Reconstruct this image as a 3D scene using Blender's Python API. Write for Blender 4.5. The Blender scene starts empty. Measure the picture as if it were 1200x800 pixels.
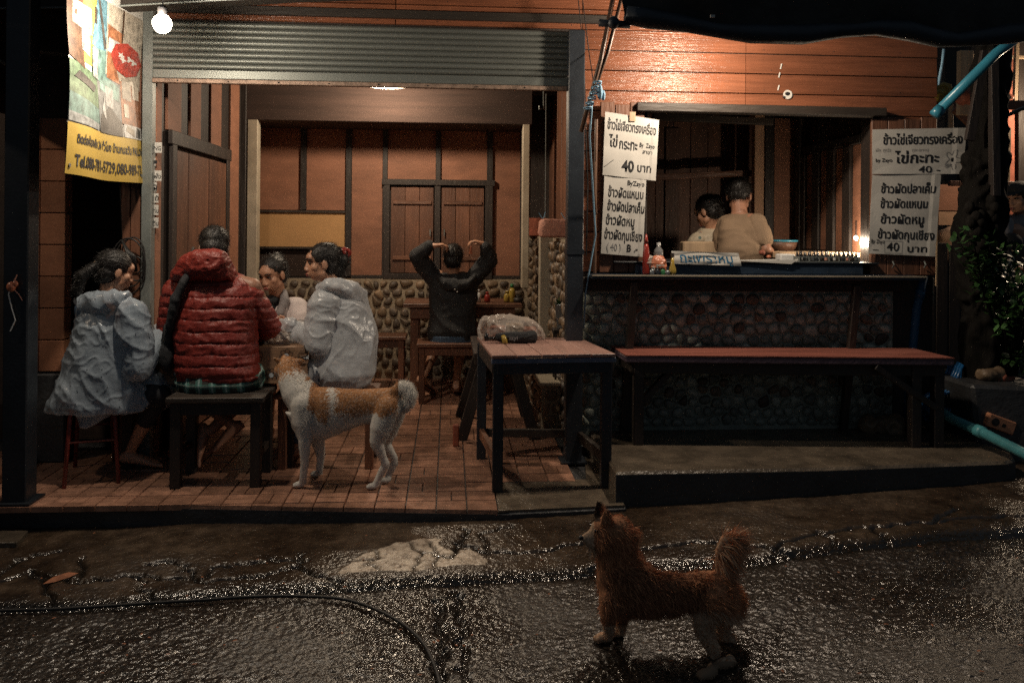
import bpy, bmesh, math, random
import numpy as np
from math import sin, cos, pi, radians
from mathutils import Vector, Matrix, noise, Quaternion
random.seed(7)
def nvec(p): return Vector((noise.noise(p), noise.noise(p+Vector((31.7, 5.1, 2.3))), noise.noise(p+Vector((7.9, 47.3, 13.1)))))
V = Vector
sc = bpy.context.scene
COL = sc.collection
# ------------------------------------------------------------------ camera
F, CZ, HX, HY = 1000.0, 1.45, 600.0, 265.0
YAW, ROLL = radians(4.2), radians(0.5)
_fw = V((sin(YAW), cos(YAW), 0)); _rt = V((cos(YAW), -sin(YAW), 0)); _up = V((0, 0, 1))
_R = _rt*cos(ROLL) + _up*sin(ROLL); _U = _up*cos(ROLL) - _rt*sin(ROLL)
cd = bpy.data.cameras.new('camera'); cam = bpy.data.objects.new('camera', cd); COL.objects.link(cam)
cd.sensor_width = 36; cd.sensor_fit = 'HORIZONTAL'; cd.lens = 36*F/1200; cd.shift_y = -(400-HY)/1200
cd.clip_start = .05; cd.clip_end = 400
cam.matrix_world = Matrix(((_R.x, _U.x, -_fw.x, 0), (_R.y, _U.y, -_fw.y, 0), (_R.z, _U.z, -_fw.z, CZ), (0, 0, 0, 1)))
sc.camera = cam
# ------------------------------------------------------------------ world: a night sky over a town
wd = bpy.data.worlds.new('World'); sc.world = wd; wd.use_nodes = True
nt = wd.node_tree; bg = nt.nodes['Background']
sky = nt.nodes.new('ShaderNodeTexSky'); sky.sky_type = 'NISHITA'; sky.sun_disc = False
sky.sun_elevation = radians(-2.0); sky.sun_rotation = radians(200)
mx = nt.nodes.new('ShaderNodeMix'); mx.data_type = 'RGBA'; mx.inputs[0].default_value = .85
nt.links.new(sky.outputs[0], mx.inputs[6]); mx.inputs[7].default_value = (.38, .50, .62, 1)
nt.links.new(mx.outputs[2], bg.inputs[0]); bg.inputs[1].default_value = .08
def lamp(name, loc, power, col, r, label, cat='lamp', typ='POINT'):
    l = bpy.data.lights.new(name, typ); l.energy = power; l.color = col; l.shadow_soft_size = r
    o = bpy.data.objects.new(name, l); COL.objects.link(o); o.location = loc
    return o
sc.view_settings.view_transform = 'Standard'; sc.view_settings.look = 'None'
sc.view_settings.exposure = .55; sc.view_settings.gamma = 1
sc.cycles.max_bounces = 6; sc.cycles.diffuse_bounces = 3; sc.cycles.glossy_bounces = 3; sc.cycles.transparent_max_bounces = 12
sc.cycles.sample_clamp_indirect = .7; sc.cycles.sample_clamp_direct = 0; sc.cycles.use_denoising = False
# pixel of the 1200 x 800 survey -> a place in the world
def ray(px, py): return _fw + _R*((px-HX)/F) + _U*((HY-py)/F)
def W(px, py, d): return V((0, 0, CZ)) + ray(px, py)*d
def PY(px, py, y): r = ray(px, py); return V((0, 0, CZ)) + r*(y/r.y)
def PX(px, py, x): r = ray(px, py); return V((0, 0, CZ)) + r*(x/r.x)
def G(px, py, z=0.): r = ray(px, py); return V((0, 0, CZ)) + r*((z-CZ)/r.z)
def dep(y, x=0): return y*cos(YAW) + x*sin(YAW)
# ------------------------------------------------------------------ light
L1 = W(190, 28, 4.45)                     # bare bulb under the eave, upper left
L2 = PY(845, 33, 4.78)                # bulb behind the tarp over the counter
L3 = W(453, 101, 7.0)                     # saucer lamp under the dining room ceiling
L4 = W(1003, 279, 5.75)                   # small bulb by the cooking counter
WARM = (1.0, .66, .40)
lamp('bulb_light', L1+V((0, -.06, -.02)), 56, (1, .84, .66), .045, '')
lamp('bulb_light', L2+V((0, 0, -.05)), 66, (1, .82, .63), .05, '')
lamp('bulb_light', L3+V((0, 0, -.05)), 58, (1, .80, .58), .06, '')
lamp('bulb_light', L4+V((0, -.045, -.03)), 10, (1, .80, .58), .02, '')
L5 = V((4.9, 6.4, 2.5))                    # bulb of the neighbouring stall, just outside the frame
lamp('bulb_light', L5+V((0, 0, -.06)), 30, (1, .76, .52), .04, '')
L6 = V((-3.5, 4.1, 2.65))                  # bulb in the lane, just outside the frame on the left
lamp('bulb_light', L6+V((0, 0, -.06)), 14, (1, .78, .56), .04, '')
# ------------------------------------------------------------------ materials
MATS = {}
def M(name, col, rough=.7, var=.25, scale=6, bump=.25, bscale=60, metal=0, stretch=(1, 1, 1), col2=None, dirt=0, coat=0, emit=None, estr=0, trans=0, dist=.01, spec=.5, alpha=1):
    m = bpy.data.materials.new(name); m.use_nodes = True; n = m.node_tree; N = n.nodes; Lk = n.links
    b = N['Principled BSDF']; b.inputs['Roughness'].default_value = rough; b.inputs['Metallic'].default_value = metal
    b.inputs['Coat Weight'].default_value = coat; b.inputs['Specular IOR Level'].default_value = spec
    b.inputs['Transmission Weight'].default_value = trans; b.inputs['Alpha'].default_value = alpha
    if emit: b.inputs['Emission Color'].default_value = (*emit, 1); b.inputs['Emission Strength'].default_value = estr
    tc = N.new('ShaderNodeTexCoord'); mp = N.new('ShaderNodeMapping'); mp.inputs['Scale'].default_value = stretch
    geo = N.new('ShaderNodeNewGeometry')
    Lk.new(geo.outputs['Position'], mp.inputs[0])
    oi = N.new('ShaderNodeObjectInfo')
    nz = N.new('ShaderNodeTexNoise'); nz.inputs['Scale'].default_value = scale; nz.inputs['Detail'].default_value = 6; nz.inputs['Roughness'].default_value = .65
    Lk.new(mp.outputs[0], nz.inputs['Vector'])
    cr = N.new('ShaderNodeValToRGB'); Lk.new(nz.outputs['Fac'], cr.inputs[0])
    c2 = col2 or tuple(min(1, c*(1+var)) for c in col); c1 = tuple(c*(1-var) for c in col)
    cr.color_ramp.elements[0].position = .32; cr.color_ramp.elements[1].position = .68
    cr.color_ramp.elements[0].color = (*c1, 1); cr.color_ramp.elements[1].color = (*c2, 1)
    out = cr.outputs[0]
    hv = N.new('ShaderNodeHueSaturation'); mr = N.new('ShaderNodeMapRange'); mr.inputs[3].default_value = 1-var*.8; mr.inputs[4].default_value = 1+var*.8
    Lk.new(oi.outputs['Random'], mr.inputs[0]); Lk.new(mr.outputs[0], hv.inputs['Value']); Lk.new(out, hv.inputs['Color']); out = hv.outputs[0]
    if dirt:
        n2 = N.new('ShaderNodeTexNoise'); n2.inputs['Scale'].default_value = 2.3; n2.inputs['Detail'].default_value = 8; n2.inputs['Roughness'].default_value = .7
        Lk.new(geo.outputs['Position'], n2.inputs['Vector'])
        r2 = N.new('ShaderNodeValToRGB'); r2.color_ramp.elements[0].position = .45; r2.color_ramp.elements[1].position = .7
        r2.color_ramp.elements[0].color = (0, 0, 0, 1); r2.color_ramp.elements[1].color = (dirt, dirt, dirt, 1)
        Lk.new(n2.outputs['Fac'], r2.inputs[0])
        mm = N.new('ShaderNodeMix'); mm.data_type = 'RGBA'; Lk.new(r2.outputs[0], mm.inputs[0]); Lk.new(out, mm.inputs[6])
        mm.inputs[7].default_value = (.02, .017, .014, 1); out = mm.outputs[2]
    Lk.new(out, b.inputs['Base Color'])
    if bump:
        bn = N.new('ShaderNodeTexNoise'); bn.inputs['Scale'].default_value = bscale; bn.inputs['Detail'].default_value = 4
        Lk.new(mp.outputs[0], bn.inputs['Vector'])
        bp = N.new('ShaderNodeBump'); bp.inputs['Strength'].default_value = bump; bp.inputs['Distance'].default_value = dist
        Lk.new(bn.outputs['Fac'], bp.inputs['Height']); Lk.new(bp.outputs[0], b.inputs['Normal'])
        m['bump'] = 1
    MATS[name] = m; return m
M('siding', (.19, .070, .036), .27, .26, 9, .7, 40, stretch=(.16, 1, 3.0), dist=.008, dirt=.25, spec=.35)
M('dark_timber', (.022, .015, .012), .6, .35, 8, .4, 40, stretch=(1, 1, .2), dirt=.3)
M('dark_timber_h', (.026, .018, .013), .6, .35, 8, .4, 40, stretch=(.2, 1, 1), dirt=.3)
M('brown_timber', (.13, .055, .03), .55, .3, 9, .5, 45, stretch=(1, 1, .15), dirt=.35)
M('brown_timber_h', (.15, .065, .036), .5, .3, 9, .5, 45, stretch=(.15, 1, 1), dirt=.35)
M('panel', (.24, .105, .06), .7, .2, 4, .2, 30, stretch=(1, 1, 2.5))
M('panel_yellow', (.48, .27, .11), .7, .08, 5, .15, 30)
M('cream_paint', (.42, .36, .27), .6, .15, 7, .15, 30, dirt=.25)
M('stone', (.10, .075, .055), .55, .55, 9, .25, 60)
M('stone_grey', (.23, .25, .215), .38, .6, 6, .25, 60)
M('stone_brown', (.17, .115, .07), .5, .55, 9, .25, 60)
M('mortar', (.30, .24, .17), .9, .2, 9, .6, 50)
M('mortar_grey', (.20, .215, .185), .9, .3, 9, .6, 50)
M('tile', (.34, .18, .12), .24, .38, 12, .3, 55, dirt=.45)
M('grout', (.05, .035, .028), .9, .3, 10, .3, 60)
M('concrete', (.10, .078, .056), .32, .45, 5, .8, 45, dirt=.7)
M('kerb', (.03, .031, .033), .5, .35, 6, .5, 40, dirt=.4)
M('steel_black', (.018, .022, .028), .35, .3, 7, .12, 60)
M('steel_grey', (.20, .22, .21), .45, .15, 12, .1, 60, metal=.3, dirt=.2)
M('shutter_metal', (.20, .215, .20), .5, .12, 4, .06, 80, metal=.6, stretch=(.3, 1, 3))
M('rusty_rail', (.30, .21, .16), .6, .45, 18, .3, 60, metal=.3)
M('bench_red', (.32, .11, .08), .38, .4, 7, .35, 60, stretch=(.15, 1, 1))
M('bench_side', (.06, .04, .055), .5, .3, 8, .3, 50)
M('table_pink', (.33, .19, .155), .45, .22, 7, .35, 60, stretch=(1, .15, 1), dirt=.25)
M('table_edge', (.12, .14, .20), .5, .3, 12, .2, 60)
M('navy_sill', (.016, .026, .042), .3, .3, 10, .1, 60)
M('tarp', (.022, .022, .020), .75, .5, 5, .5, 25)
M('tarp_roll', (.02, .026, .035), .5, .3, 7, .3, 30)
M('rope_black', (.012, .012, .012), .5, .2)
M('blue_pipe', (.03, .19, .28), .3, .15, 6, .05, 60)
M('blue_pipe2', (.015, .075, .16), .45, .2, 6, .05, 60)
M('cyan_pipe', (.07, .27, .30), .35, .2, 9, .08, 60, dirt=.3)
M('blue_hose', (.015, .10, .26), .25, .15, 6, 0)
M('blue_rope', (.22, .40, .55), .7, .2)
M('bamboo', (.10, .055, .035), .45, .35, 14, .2, 60, stretch=(1, 1, .2))
M('white_paper', (.50, .485, .45), .65, .06, 5, .12, 9)
M('ink', (.012, .012, .014), .5, 0, 5, 0)
M('ink_blue', (.02, .13, .25), .5, 0, 5, 0)
M('ink_grey', (.22, .22, .22), .6, 0, 5, 0)
M('glow', (1, .95, .85), .5, 0, 5, 0, emit=(1, .86, .68), estr=30)
M('glow_small', (1, .95, .85), .5, 0, 5, 0, emit=(1, .9, .75), estr=14)
M('lamp_lens', (.75, .7, .62), .4, 0, 5, 0, emit=(1, .75, .52), estr=.55)
M('black_plastic', (.012, .012, .013), .35, .2, 6, 0)
M('white_plastic', (.7, .7, .68), .35, .05, 6, 0)
M('red_plastic', (.27, .03, .02), .35, .1, 6, 0)
M('red_stool', (.16, .025, .02), .4, .3, 8, .1, 60)
M('yellow_sauce', (.36, .25, .05), .2, .2, 20, 0)
M('orange_plastic', (.50, .17, .09), .35, .25, 30, .3, 40)
M('green_plastic', (.03, .16, .06), .4, .2, 8, 0)
M('clear_bag', (.62, .54, .47), .2, .12, 14, .6, 22, alpha=.5, spec=.7)
M('pink_cloth', (.46, .22, .16), .85, .12, 14, .4, 160)
M('brick_red', (.24, .07, .04), .75, .3, 12, .3, 60)
M('pot_metal', (.30, .32, .33), .32, .2, 25, .3, 60, metal=.8)
M('skin', (.46, .245, .155), .48, .06, 20, .08, 200)
M('skin_dark', (.33, .165, .105), .5, .08, 20, .08, 200)
M('lips', (.33, .10, .08), .4, .05, 20, 0)
M('eye_dark', (.02, .013, .011), .25, 0, 5, 0)
M('hair', (.010, .008, .007), .5, .3, 60, .3, 200, stretch=(1, 1, .3))
M('raincoat', (.40, .47, .54), .28, .16, 5, .6, 22, alpha=.76, spec=.6)
M('raincoat_white', (.52, .54, .56), .28, .14, 5, .6, 22, alpha=.76, spec=.6)
M('dots', (.04, .045, .06), .5, 0, 5, 0)
M('puffer', (.19, .022, .015), .5, .15, 10, .35, 90)
M('hoodie', (.016, .017, .019), .8, .3, 14, .3, 160)
M('pinkish_jacket', (.60, .52, .50), .7, .1, 12, .2, 120)
M('grey_cloth', (.22, .20, .20), .8, .15, 12, .2, 120)
M('tan_shirt', (.20, .135, .085), .85, .08, 10, .25, 160)
M('denim', (.05, .09, .15), .8, .2, 20, .2, 160)
M('dark_cloth', (.02, .022, .028), .8, .2, 20, .2, 160)
M('rubber', (.018, .016, .015), .6, .2, 20, .1, 60)
M('leaf', (.03, .075, .022), .3, .45, 9, .1, 60)
M('bark', (.009, .008, .007), .9, .4, 9, .8, 40, stretch=(1, 1, .3), spec=.1)
M('block_orange', (.44, .19, .10), .8, .22, 5, .3, 50)
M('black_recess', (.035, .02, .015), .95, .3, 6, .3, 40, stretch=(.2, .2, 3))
M('pale_wood', (.42, .30, .19), .65, .3, 10, .4, 50, stretch=(1, 1, .1))
M('tan_wall', (.40, .24, .15), .8, .15, 6, .2, 40)
M('yellow_print', (.44, .30, .05), .5, .06, 6, .1, 20)
M('leaf_litter', (.34, .12, .05), .7, .3, 12, .2, 60)
# ------------------------------------------------------------------ mesh builder
class MB:
    def __init__(s): s.v = []; s.f = []
    def add(s, vs, fs):
        k = len(s.v); s.v += [V(p) for p in vs]; s.f += [tuple(i+k for i in f) for f in fs]; return s
    def box(s, x0, x1, y0, y1, z0, z1):
        return s.add([(x0, y0, z0), (x1, y0, z0), (x1, y1, z0), (x0, y1, z0), (x0, y0, z1), (x1, y0, z1), (x1, y1, z1), (x0, y1, z1)],
                     [(3, 2, 1, 0), (4, 5, 6, 7), (0, 1, 5, 4), (1, 2, 6, 5), (2, 3, 7, 6), (3, 0, 4, 7)])
    def hexa(s, q0, q1):   # two quads, bottom and top, joined
        return s.add(list(q0)+list(q1), [(3, 2, 1, 0), (4, 5, 6, 7), (0, 1, 5, 4), (1, 2, 6, 5), (2, 3, 7, 6), (3, 0, 4, 7)])
    def bar(s, p0, p1, w, t, up=(0, 0, 1)):
        p0 = V(p0); p1 = V(p1); d = (p1-p0).normalized(); up = V(up)
        if abs(d.dot(up)) > .95: up = V((0, 1, 0))
        a = d.cross(up).normalized()*w/2; b = a.cross(d).normalized()*t/2
        q = [p-a-b if i == 0 else p+a-b if i == 1 else p+a+b if i == 2 else p-a+b for p in (p0, p1) for i in range(4)]
        return s.hexa(q[:4], q[4:])
    def tube(s, pts, r, n=8, cap=True):
        pts = [V(p) for p in pts]; k = len(s.v); rs = r if isinstance(r, (list, tuple)) else [r]*len(pts); a = None
        for i, p in enumerate(pts):
            d = (pts[min(i+1, len(pts)-1)]-pts[max(i-1, 0)]).normalized()
            if a is None: a = d.orthogonal().normalized()
            else: a = (a-d*a.dot(d)).normalized()
            b = d.cross(a)
            for j in range(n): t = 2*pi*j/n; s.v.append(p+(a*cos(t)+b*sin(t))*rs[i])
        for i in range(len(pts)-1):
            for j in range(n): s.f.append((k+i*n+j, k+i*n+(j+1) % n, k+(i+1)*n+(j+1) % n, k+(i+1)*n+j))
        if cap: s.f.append(tuple(k+j for j in range(n-1, -1, -1))); s.f.append(tuple(k+(len(pts)-1)*n+j for j in range(n)))
        return s
    def lathe(s, prof, c, n=16, ax=(0, 0, 1)):
        c = V(c); ax = V(ax).normalized(); a = ax.orthogonal().normalized(); b = ax.cross(a); k = len(s.v)
        for (r, z) in prof:
            for j in range(n): t = 2*pi*j/n; s.v.append(c+ax*z+(a*cos(t)+b*sin(t))*max(r, .0004))
        for i in range(len(prof)-1):
            for j in range(n): s.f.append((k+i*n+j, k+i*n+(j+1) % n, k+(i+1)*n+(j+1) % n, k+(i+1)*n+j))
        s.f.append(tuple(k+j for j in range(n-1, -1, -1))); s.f.append(tuple(k+(len(prof)-1)*n+j for j in range(n)))
        return s
    def ell(s, c, r, rot=None, n=16, m=10):
        k = len(s.v); c = V(c); rot = rot or Matrix.Identity(3)
        s.v.append(c+rot@V((0, 0, -r[2])))
        for i in range(1, m):
            ph = -pi/2+pi*i/m
            for j in range(n): t = 2*pi*j/n; s.v.append(c+rot@V((r[0]*cos(ph)*cos(t), r[1]*cos(ph)*sin(t), r[2]*sin(ph))))
        s.v.append(c+rot@V((0, 0, r[2]))); e = len(s.v)-1
        for j in range(n): s.f.append((k, k+1+(j+1) % n, k+1+j)); s.f.append((e, e-n+j, e-n+(j+1) % n))
        for i in range(m-2):
            for j in range(n): a = k+1+i*n; s.f.append((a+j, a+(j+1) % n, a+n+(j+1) % n, a+n+j))
        return s
    def cap(s, p0, p1, r0, r1, n=12):
        p0 = V(p0); p1 = V(p1); d = (p1-p0); L = max(d.length, 1e-4); d.normalize(); pr = []
        for i in range(0, 5): t = pi/2*i/4; pr.append((r0*sin(t), -r0*cos(t)))
        for i in range(0, 5): t = pi/2*i/4; pr.append((r1*cos(t), L+r1*sin(t)))
        return s.lathe(pr, p0, n, d)
    def loft(s, rings, n=24, pw=2.0):
        """rings: (centre, axisA, axisB) super-ellipses"""
        k = len(s.v)
        for (c, a, b) in rings:
            c = V(c); a = V(a); b = V(b)
            for j in range(n):
                t = 2*pi*j/n; ct, st = cos(t), sin(t)
                s.v.append(c+a*math.copysign(abs(ct)**(2/pw), ct)+b*math.copysign(abs(st)**(2/pw), st))
        for i in range(len(rings)-1):
            for j in range(n): s.f.append((k+i*n+j, k+i*n+(j+1) % n, k+(i+1)*n+(j+1) % n, k+(i+1)*n+j))
        s.f.append(tuple(k+j for j in range(n-1, -1, -1))); s.f.append(tuple(k+(len(rings)-1)*n+j for j in range(n)))
        return s
    def prism(s, poly, d0, d1):   # poly: list of Vectors, extruded from +d0 to +d1
        n = len(poly); vs = [V(p)+V(d0) for p in poly]+[V(p)+V(d1) for p in poly]
        return s.add(vs, [tuple(range(n-1, -1, -1)), tuple(range(n, 2*n))]+[(i, (i+1) % n, n+(i+1) % n, n+i) for i in range(n)])
def meshof(name, mb, off=V((0, 0, 0))):
    me = bpy.data.meshes.new(name); me.from_pydata([p-off for p in mb.v], [], mb.f); me.update(); return me
def rootloc(p):
    l = V((0, 0, 0))
    while p is not None: l += p.location; p = p.parent
    return l
def fixn(me):
    bm = bmesh.new(); bm.from_mesh(me); bmesh.ops.recalc_face_normals(bm, faces=bm.faces); bm.to_mesh(me); bm.free()
def obj(name, mb, mat, parent=None, bev=0, smooth=False, kind=None, label=None):
    """one mesh object; mb holds world coordinates"""
    me = mb if isinstance(mb, bpy.types.Mesh) else meshof(name, mb, rootloc(parent))
    if not isinstance(mb, bpy.types.Mesh): fixn(me)
    me.materials.append(MATS[mat] if isinstance(mat, str) else mat)
    o = bpy.data.objects.new(name, me); COL.objects.link(o); o.parent = parent
    if bev:
        b = o.modifiers.new('b', 'BEVEL'); b.width = bev; b.segments = 1; b.limit_method = 'ANGLE'
    if smooth: me.shade_smooth()
    if kind: o['kind'] = kind
    if label: o['label'] = label
    return o
def thing(name, label, cat, loc=(0, 0, 0), group=None):
    o = bpy.data.objects.new(name, None); COL.objects.link(o); o.location = loc; o.empty_display_size = .1
    o['label'] = label; o['category'] = cat
    if group: o['group'] = group
    return o
def tag(o, label, cat, group=None):
    o['label'] = label; o['category'] = cat
    if group: o['group'] = group
    return o
def struct(name, loc=(0, 0, 0)):
    o = bpy.data.objects.new(name, None); COL.objects.link(o); o.location = loc; o['kind'] = 'structure'; return o
def B(): return MB()
def text(parent, s, org, ux, uz, size, mat, name='lettering', bold=0, shear=0, width=None, wob=.03, nrm=None, res=3, fn=None):
    """flat lettering on the plane spanned by ux (reading direction) and uz (up)"""
    c = bpy.data.curves.new('t', 'FONT'); c.body = s; c.size = 1; c.offset = bold; c.resolution_u = res; c.shear = shear
    o = bpy.data.objects.new('t', c); COL.objects.link(o)
    me = bpy.data.meshes.new_from_object(o.evaluated_get(bpy.context.evaluated_depsgraph_get()))
    bpy.data.objects.remove(o); bpy.data.curves.remove(c)
    n = len(me.vertices)
    if n == 0: return None
    co = np.zeros(n*3); me.vertices.foreach_get('co', co); co = co.reshape(-1, 3)
    k = size if width is None else width/max(1e-6, co[:, 0].max()-co[:, 0].min())
    ky = size
    off = rootloc(parent); out = []
    for x, y, z in co:
        wx = wob*noise.noise(V((x*1.7, y*1.7, len(s)))); wy = wob*noise.noise(V((x*1.1+9, y*1.9, len(s)*2)))
        a, b_ = (x-co[0][0]*0+wx)*k, (y+wy)*ky
        out.append((fn(a, b_) if fn else V(org)+ux*a+uz*b_)-off)
    me.vertices.foreach_set('co', np.array([q for p in out for q in p]))
    me.update(); me.materials.clear(); me.materials.append(MATS[mat])
    t = bpy.data.objects.new(name, me); COL.objects.link(t); t.parent = parent
    return t
def sub(a, b, t): return a+(b-a)*t
# organic surfaces: overlapping closed shapes fused into one skin
def fuse(name, mb, mat, parent, vox=.006, sm=3, disp=None, kind=None):
    me = meshof('tmp', mb); o = bpy.data.objects.new('tmp', me); COL.objects.link(o)
    m = o.modifiers.new('r', 'REMESH'); m.mode = 'VOXEL'; m.voxel_size = vox
    if sm: s = o.modifiers.new('s', 'SMOOTH'); s.iterations = sm; s.factor = .5
    out = bpy.data.meshes.new_from_object(o.evaluated_get(bpy.context.evaluated_depsgraph_get()))
    bpy.data.objects.remove(o); bpy.data.meshes.remove(me); out.name = name
    n = len(out.vertices); co = np.zeros(n*3); out.vertices.foreach_get('co', co); co = co.reshape(-1, 3)
    if disp:
        no = np.zeros(n*3); out.vertices.foreach_get('normal', no); no = no.reshape(-1, 3)
        d = np.array([disp(V(p), V(q)) for p, q in zip(co, no)]); co = co+no*d[:, None]
    off = rootloc(parent); out.vertices.foreach_set('co', (co-np.array(off)).ravel()); out.update()
    out.shade_smooth(); out.materials.clear(); out.materials.append(MATS[mat] if isinstance(mat, str) else mat)
    ob = bpy.data.objects.new(name, out); COL.objects.link(ob); ob.parent = parent
    if kind: ob['kind'] = kind
    return ob
def folds(amp, sx=3., sy=3., sz=9., warp=.35, seed=0, fine=.25):
    def f(p, n):
        q = V((p.x*sx+seed, p.y*sy, p.z*sz)); w = nvec(p*2.2+V((seed, 0, 0)))*warp*3
        a = 1-2.2*abs(noise.noise(q+w)); b = 1-2*abs(noise.noise((q+w)*2.3+V((5, 1, 2))))
        return max(-amp*.25, amp*(a+fine*2*b-.55))
    return f
def creases(amp, seed=0, ax=(1, 1, 1), big=3.2):
    """thin crisp plastic: long flat facets meeting in sharp ridges"""
    def r(v): return max(0, 1-abs(noise.noise(v))*3.0)
    def f(p, n):
        w = nvec(p*1.7+V((seed, 2, 1)))*1.1; q = V((p.x*ax[0], p.y*ax[1], p.z*ax[2])); q2 = V((p.x+p.z*.7, p.y, p.z*.35+p.x*.2))
        a = r(q*big+w+V((seed, 0, 0)))**1.6; b = r(q2*6.5+w*1.3+V((seed, 7, 0)))**2; c = r(q*17+w*2+V((3, seed, 0)))**2
        return amp*(.95*a+.75*b+.34*c-.18)+amp*.5*noise.noise(q*2.2+V((1, seed, 4)))
    return f
# ================================================================== SETTING
def base_z(x): return max(-.22, min(.09, -.072+.034*x))
def seg_d(px, py, pts):
    d = np.full(px.shape, 9.)
    for (a, b) in zip(pts[:-1], pts[1:]):
        ax, ay, bx, by = a[0], a[1], b[0], b[1]; L = (bx-ax)**2+(by-ay)**2+1e-9
        t = np.clip(((px-ax)*(bx-ax)+(py-ay)*(by-ay))/L, 0, 1)
        d = np.minimum(d, np.hypot(px-(ax+t*(bx-ax)), py-(ay+t*(by-ay))))
    return d
def gpts(pix, z=-.07): return [G(x, y, z) for x, y in pix]
def jag(pts, amp, n=6):
    out = []
    for a, b in zip(pts[:-1], pts[1:]):
        for i in range(n): p = sub(a, b, i/n); out.append(p+V((random.uniform(-amp, amp), random.uniform(-amp, amp), 0)))
    return out+[pts[-1]]
def vnoise(x, y, s, seed=0):
    """cheap tileless value noise on arrays"""
    X = x*s+seed*17.3; Y = y*s+seed*9.1; xi = np.floor(X); yi = np.floor(Y); fx = X-xi; fy = Y-yi
    fx = fx*fx*(3-2*fx); fy = fy*fy*(3-2*fy)
    def h(a, b): v = np.sin(a*127.1+b*311.7+seed*74.7)*43758.5453; return v-np.floor(v)
    return (h(xi, yi)*(1-fx)+h(xi+1, yi)*fx)*(1-fy)+(h(xi, yi+1)*(1-fx)+h(xi+1, yi+1)*fx)*fy
def inpoly(px, py, poly):
    c = np.zeros(px.shape, bool); n = len(poly)
    for i in range(n):
        x0, y0 = poly[i][0], poly[i][1]; x1, y1 = poly[(i+1) % n][0], poly[(i+1) % n][1]
        m = ((y0 > py) != (y1 > py)) & (px < (x1-x0)*(py-y0)/((y1-y0) or 1e-9)+x0); c ^= m
    return c
xs = np.concatenate([np.linspace(-40, -3.4, 40), np.arange(-3.35, 3.5, .0085), np.linspace(3.6, 40, 40)])
ys = np.concatenate([np.linspace(-30, 2.1, 30), np.arange(2.14, 4.95, .0085), np.linspace(5.1, 60, 40)])
XX, YY = np.meshgrid(xs, ys)
ZZ = np.clip(-.072+.034*XX, -.22, .09)
chan = [G(x, y, -.06) for x, y in [(-80, 690), (120, 692), (300, 678), (380, 680), (520, 678), (690, 672), (820, 668), (900, 664), (1000, 654), (1100, 647), (1280, 640)]]
dch = seg_d(XX, YY, jag(chan, .012, 6))
above = YY > np.interp(XX, [p.x for p in chan], [p.y for p in chan])      # smoother strip next to the kerb
cracks = [jag(gpts(q), .022, 7) for q in [
    [(-20, 668), (40, 655), (95, 668), (160, 663), (235, 672), (300, 668)], [(40, 655), (60, 690)], [(95, 640), (95, 668)], [(160, 663), (175, 690)],
    [(300, 668), (345, 660), (400, 676)], [(690, 672), (760, 652), (840, 645)], [(870, 650), (905, 655), (960, 640), (1020, 636), (1090, 632), (1180, 628), (1260, 622)],
    [(905, 655), (930, 662)], [(960, 640), (985, 655)], [(540, 640), (575, 652), (640, 650)], [(0, 660), (20, 640), (70, 632)], [(235, 672), (255, 655), (300, 650), (360, 652)], [(175, 650), (205, 648), (235, 672)], [(345, 660), (352, 645)], [(640, 650), (690, 640), (700, 655)], [(575, 652), (560, 628), (600, 620)], [(1020, 636), (1040, 652)], [(1090, 632), (1120, 618)], [(535, 690), (541, 740), (545, 830)], [(512, 700), (520, 745), (518, 830)], [(545, 622), (540, 640), (528, 655)]]]
dcr = np.full(XX.shape, 9.)
for c in cracks: dcr = np.minimum(dcr, seg_d(XX, YY, c))
rub = inpoly(XX, YY, [(p.x, p.y) for p in gpts([(508, 695), (540, 695), (552, 830), (505, 830)])])
patch = inpoly(XX+.05*(vnoise(XX, YY, 14, 1)-.5), YY+.05*(vnoise(XX, YY, 14, 2)-.5), [(p.x, p.y) for p in gpts([(398, 671), (418, 655), (446, 643), (478, 635), (512, 637), (524, 648), (552, 652), (572, 663), (574, 671), (530, 669), (470, 671)], -.08)])
pcr = np.full(XX.shape, 9.)
for q in [[(440, 640), (444, 655), (430, 662), (452, 675)], [(478, 636), (492, 650), (486, 672)], [(505, 640), (512, 655), (530, 660)], [(492, 650), (512, 655)], [(418, 658), (444, 655)], [(512, 655), (506, 672)]]:
    pcr = np.minimum(pcr, seg_d(XX, YY, jag(gpts(q, -.08), .014, 5)))
n1 = vnoise(XX, YY, 2.3, 3); n2 = vnoise(XX, YY, 7, 4); n3 = vnoise(XX, YY, 60, 5); n4 = vnoise(XX, YY, 110, 6); n5 = vnoise(XX, YY, 24, 7)
fine = ((XX > -3.4) & (XX < 3.6) & (YY > 2.1) & (YY < 4.98)).astype(float)
coarse = np.where(above, .35, 1.0)
D = (.012*(n1-.5)+.006*(n2-.5))+fine*coarse*(.006*(n3-.5)+.006*(n4-.5)+.002*(n5-.5))
D -= fine*.022*np.exp(-(dch/.045)**2)
D += fine*np.where(above, .010, 0)
D -= fine*(.022*np.exp(-(dcr/.011)**2)*(.5+n5)+.012*np.exp(-(pcr/.008)**2)*patch)
D += fine*rub*.016*(np.round(n5*4)/4-.5)
D += fine*patch*.001
ZZ = ZZ+D
nx, ny = len(xs), len(ys)
me = bpy.data.meshes.new('street')
co = np.stack([XX.ravel(), YY.ravel(), ZZ.ravel()], 1)
ii = (np.arange(ny-1)[:, None]*nx+np.arange(nx-1)[None, :]).ravel()
fa = np.stack([ii, ii+1, ii+1+nx, ii+nx], 1)
me.vertices.add(len(co)); me.vertices.foreach_set('co', co.ravel())
me.loops.add(fa.size); me.loops.foreach_set('vertex_index', fa.ravel().astype(np.int32))
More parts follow.
